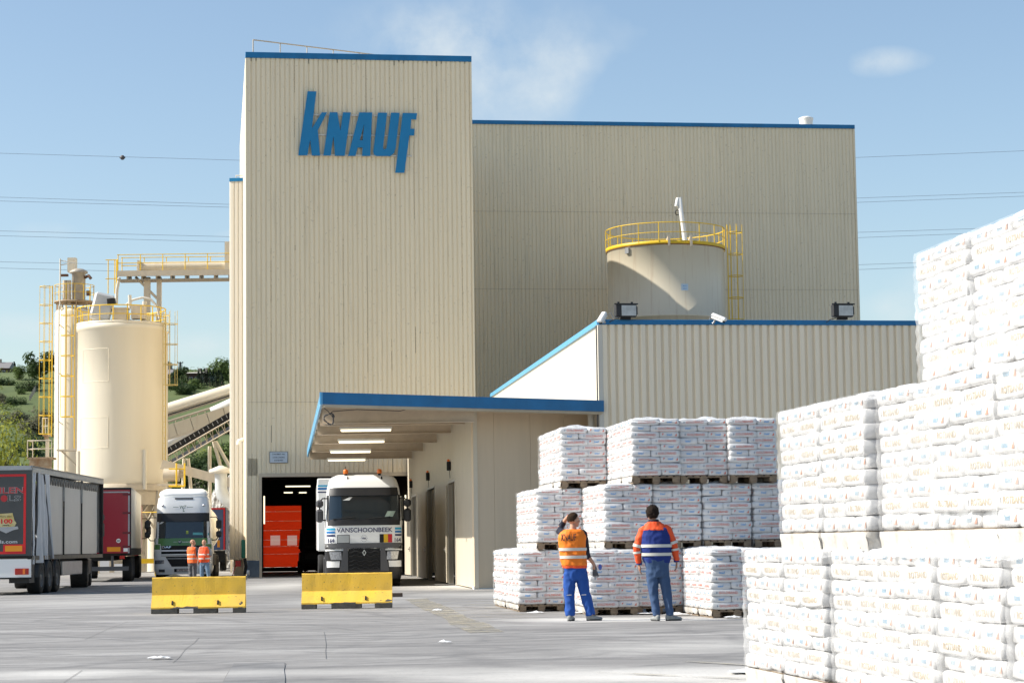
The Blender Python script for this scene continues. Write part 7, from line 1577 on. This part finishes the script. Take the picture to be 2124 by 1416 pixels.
for x0, x1, z in ((-.13, -.05, .435), (.12, .20, .435)): m.tube([(x0, -.09, z), (x1, -.09, z + .003)], .006, 6)
m.build('knee_piping', mat('grey_piping', (.5, .5, .5), .5), man1)
# the gloves in his hand: a thing of its own
gx = Vector((p1.x + .375, p1.y + .03, .86)); gl_ = thing('work_gloves', 'pair of dark grey work gloves held by the man in the orange vest', 'gloves', gx)
for k_, (dx, m_) in enumerate(((-.02, GREYC), (.035, cloth('blue_glove_cloth', (.10, .16, .5))))):
    m = MB(); ell(m, (dx, 0, -.0), (.035, .02, .05)); 
    for i in range(5): a = (i - 2) * .16; m.tube([(dx + (i - 2) * .014, 0, -.03), (dx + (i - 2) * .02 + .01, .0, -.09), (dx + (i - 2) * .024 + .02, 0, -.15 + .012 * abs(i - 2))], [.012, .011, .008], 7)
    if k_ == 1:
        m = MB(); ell(m, (.07, .01, .035), (.032, .015, .05))
    m.build('glove', m_, gl_)
# ---- man in the blue jacket
p2 = ground(1366, 1287)
S2_ = [(.64, .0, 0, .10, .09), (.82, .0, 0, .17, .125), (.95, -.005, 0, .19, .135), (1.05, -.01, 0, .225, .15), (1.2, -.015, 0, .235, .155), (1.38, -.02, 0, .225, .145), (1.50, -.03, 0, .205, .12), (1.58, -.04, 0, .15, .09), (1.63, -.045, .0, .085, .07)]
man2, _ = person('man seen from behind in a blue jacket with orange sleeves and blue jeans', (p2.x, p2.y, 0), R(0), dict(
    torso=S2_, neck=((-.045, 0, 1.56), (-.06, .01, 1.69)), head=(-.068, .02, 1.765), yaw=R(8), tilt=R(0), hs=1.12, skin=SKIN2,
    arms=[[(-.215, 0, 1.51), (-.285, 0, 1.36), (-.335, 0, 1.20), (-.305, .03, .93)], [(.165, 0, 1.52), (.235, 0, 1.37), (.29, 0, 1.22), (.325, .03, .97)]],
    hands=[((.1, .1, -1), 1, (.9, .1, .1), .35), ((-.05, .15, -1), -1, (-.9, .1, .1), .5)],
    legs=[[(-.095, 0, .84), (-.075, .0, .47), (-.03, -.02, .09)], [(.085, 0, .84), (.145, .01, .47), (.195, 0, .09)]], feet=(110, 20), crotch=.74, waist=1.02, trw=[[.108, .075, .058], [.108, .075, .058]], trm=JEAN,
    hairm=mat('dark_wavy_hair', (.022, .015, .011), .9, spec=.15, bump=1, bs=45), style='full',
    tops=[('sleeves', 'orange_sleeves', HV2, 0, 0, .004, .9), ('torso', 'blue_jacket_body', RBLUE, .955, 1.55, .012, 4)],
    bands=[(1.215, 1.265, .030), (1.075, 1.125, .030)], arm_bands=[(0, .44, .52, .083), (0, .62, .68, .077), (1, .40, .48, .083), (1, .60, .66, .077)]))
m = MB(); torso(m, S2_, 1.50, 1.635, .016, fold=.004, seed=2); fuse(m, 'orange_yoke', HV2, man2, .012, 2)
m = MB(); m.tube([(-.05 + .07 * math.cos(R(30 * k)), .0 + .065 * math.sin(R(30 * k)), 1.655 + .008 * math.sin(R(30 * k))) for k in range(13)], .022, 8); m.build('dark_collar', NAVY, man2)
for a in (((-.30, .03, .99), (-.303, .03, .93)), ((.315, .025, 1.03), (.322, .03, .97))): m = MB(); m.tube(a, .047, 14); m.build('blue_cuff', RBLUE, man2)
# ---- two men chatting before the green lorry
p3 = ground(399, 1207); Y3 = p3.y
S3_ = [(.62, 0, 0, .10, .09), (.80, 0, 0, .165, .125), (.95, .0, .02, .18, .15), (1.1, 0, .02, .19, .155), (1.3, 0, 0, .20, .14), (1.42, 0, 0, .18, .11), (1.49, 0, 0, .10, .07)]
VE3 = mat('hi_vis_coral', (.95, .17, .03), .7, bump=.3, bs=8)
man3, _ = person('bald man in orange vest and grey trousers before the green lorry', (p3.x, Y3, 0), R(-25), dict(
    torso=S3_, neck=((0, .02, 1.44), (.0, .03, 1.56)), head=(.0, .045, 1.635), yaw=R(-60), tilt=0, hs=1.1,
    arms=[[(-.18, 0, 1.40), (-.22, .05, 1.22), (-.21, .10, 1.08), (-.08, .24, 1.0)], [(.18, 0, 1.40), (.225, -.02, 1.25), (.23, .0, 1.10), (.22, .16, .92)]],
    hands=[((.6, .6, -.3), 1, (0, .3, -1), .5), ((0, .5, -.9), -1, (-.9, .1, .1), .5)],
    legs=[[(-.09, 0, .80), (-.09, .02, .45), (-.09, -.02, .09)], [(.09, 0, .80), (.09, .03, .45), (.10, 0, .09)]], feet=(95, 75), crotch=.70, waist=.92, trw=[[.11, .085, .072], [.11, .085, .072]], trm=GREYC,
    tops=[('full', 'grey_shirt', cloth('dark_grey_shirt', (.10, .10, .11)), .9, 1.48, .0, .0), ('torso', 'safety_vest', VE3, .80, 1.455, .03, 3)], bands=[(1.12, 1.175, .038), (.95, 1.005, .04)]), .93)
m = MB(); ell(m, (.225, .21, .86), (.04, .05, .075)); m.tube([(.225, .21, .86), (.23, .25, .77)], [.04, .025], 10); m.build('green_glove', mat('lime_glove', (.22, .55, .04), .7), man3)
p4 = ground(424, 1207)
man4, _ = person('man in an orange vest and light jeans facing the camera before the green lorry', (p4.x, p4.y, 0), R(165), dict(
    torso=S3_, neck=((0, .02, 1.44), (.0, .03, 1.56)), head=(.0, .045, 1.63), yaw=R(8), tilt=0, hs=1.05,
    arms=[[(-.18, 0, 1.40), (-.24, -.03, 1.24), (-.26, -.04, 1.10), (-.12, -.02, .95)], [(.18, 0, 1.40), (.215, .0, 1.25), (.23, .02, 1.10), (.24, .06, .88)]],
    hands=[((.5, 0, -.8), 1, (.9, .3, 0), .5), ((0, .1, -1), -1, (-.9, .2, .1), .4)],
    legs=[[(-.10, 0, .80), (-.17, .03, .45), (-.22, .0, .09)], [(.09, 0, .80), (.10, .03, .45), (.10, 0, .09)]], feet=(110, 75), crotch=.70, waist=.92, trw=[[.108, .08, .068], [.108, .08, .068]], trm=JEAN2,
    hairm=mat('short_fair_hair', (.25, .15, .07), .8), style=None,
    tops=[('full', 'grey_shirt', cloth('light_grey_shirt', (.28, .29, .31)), .9, 1.48, .0, .0), ('torso', 'safety_vest', HV2, .82, 1.455, .03, 3)], bands=[(1.12, 1.175, .038), (.95, 1.005, .04)]), .93)
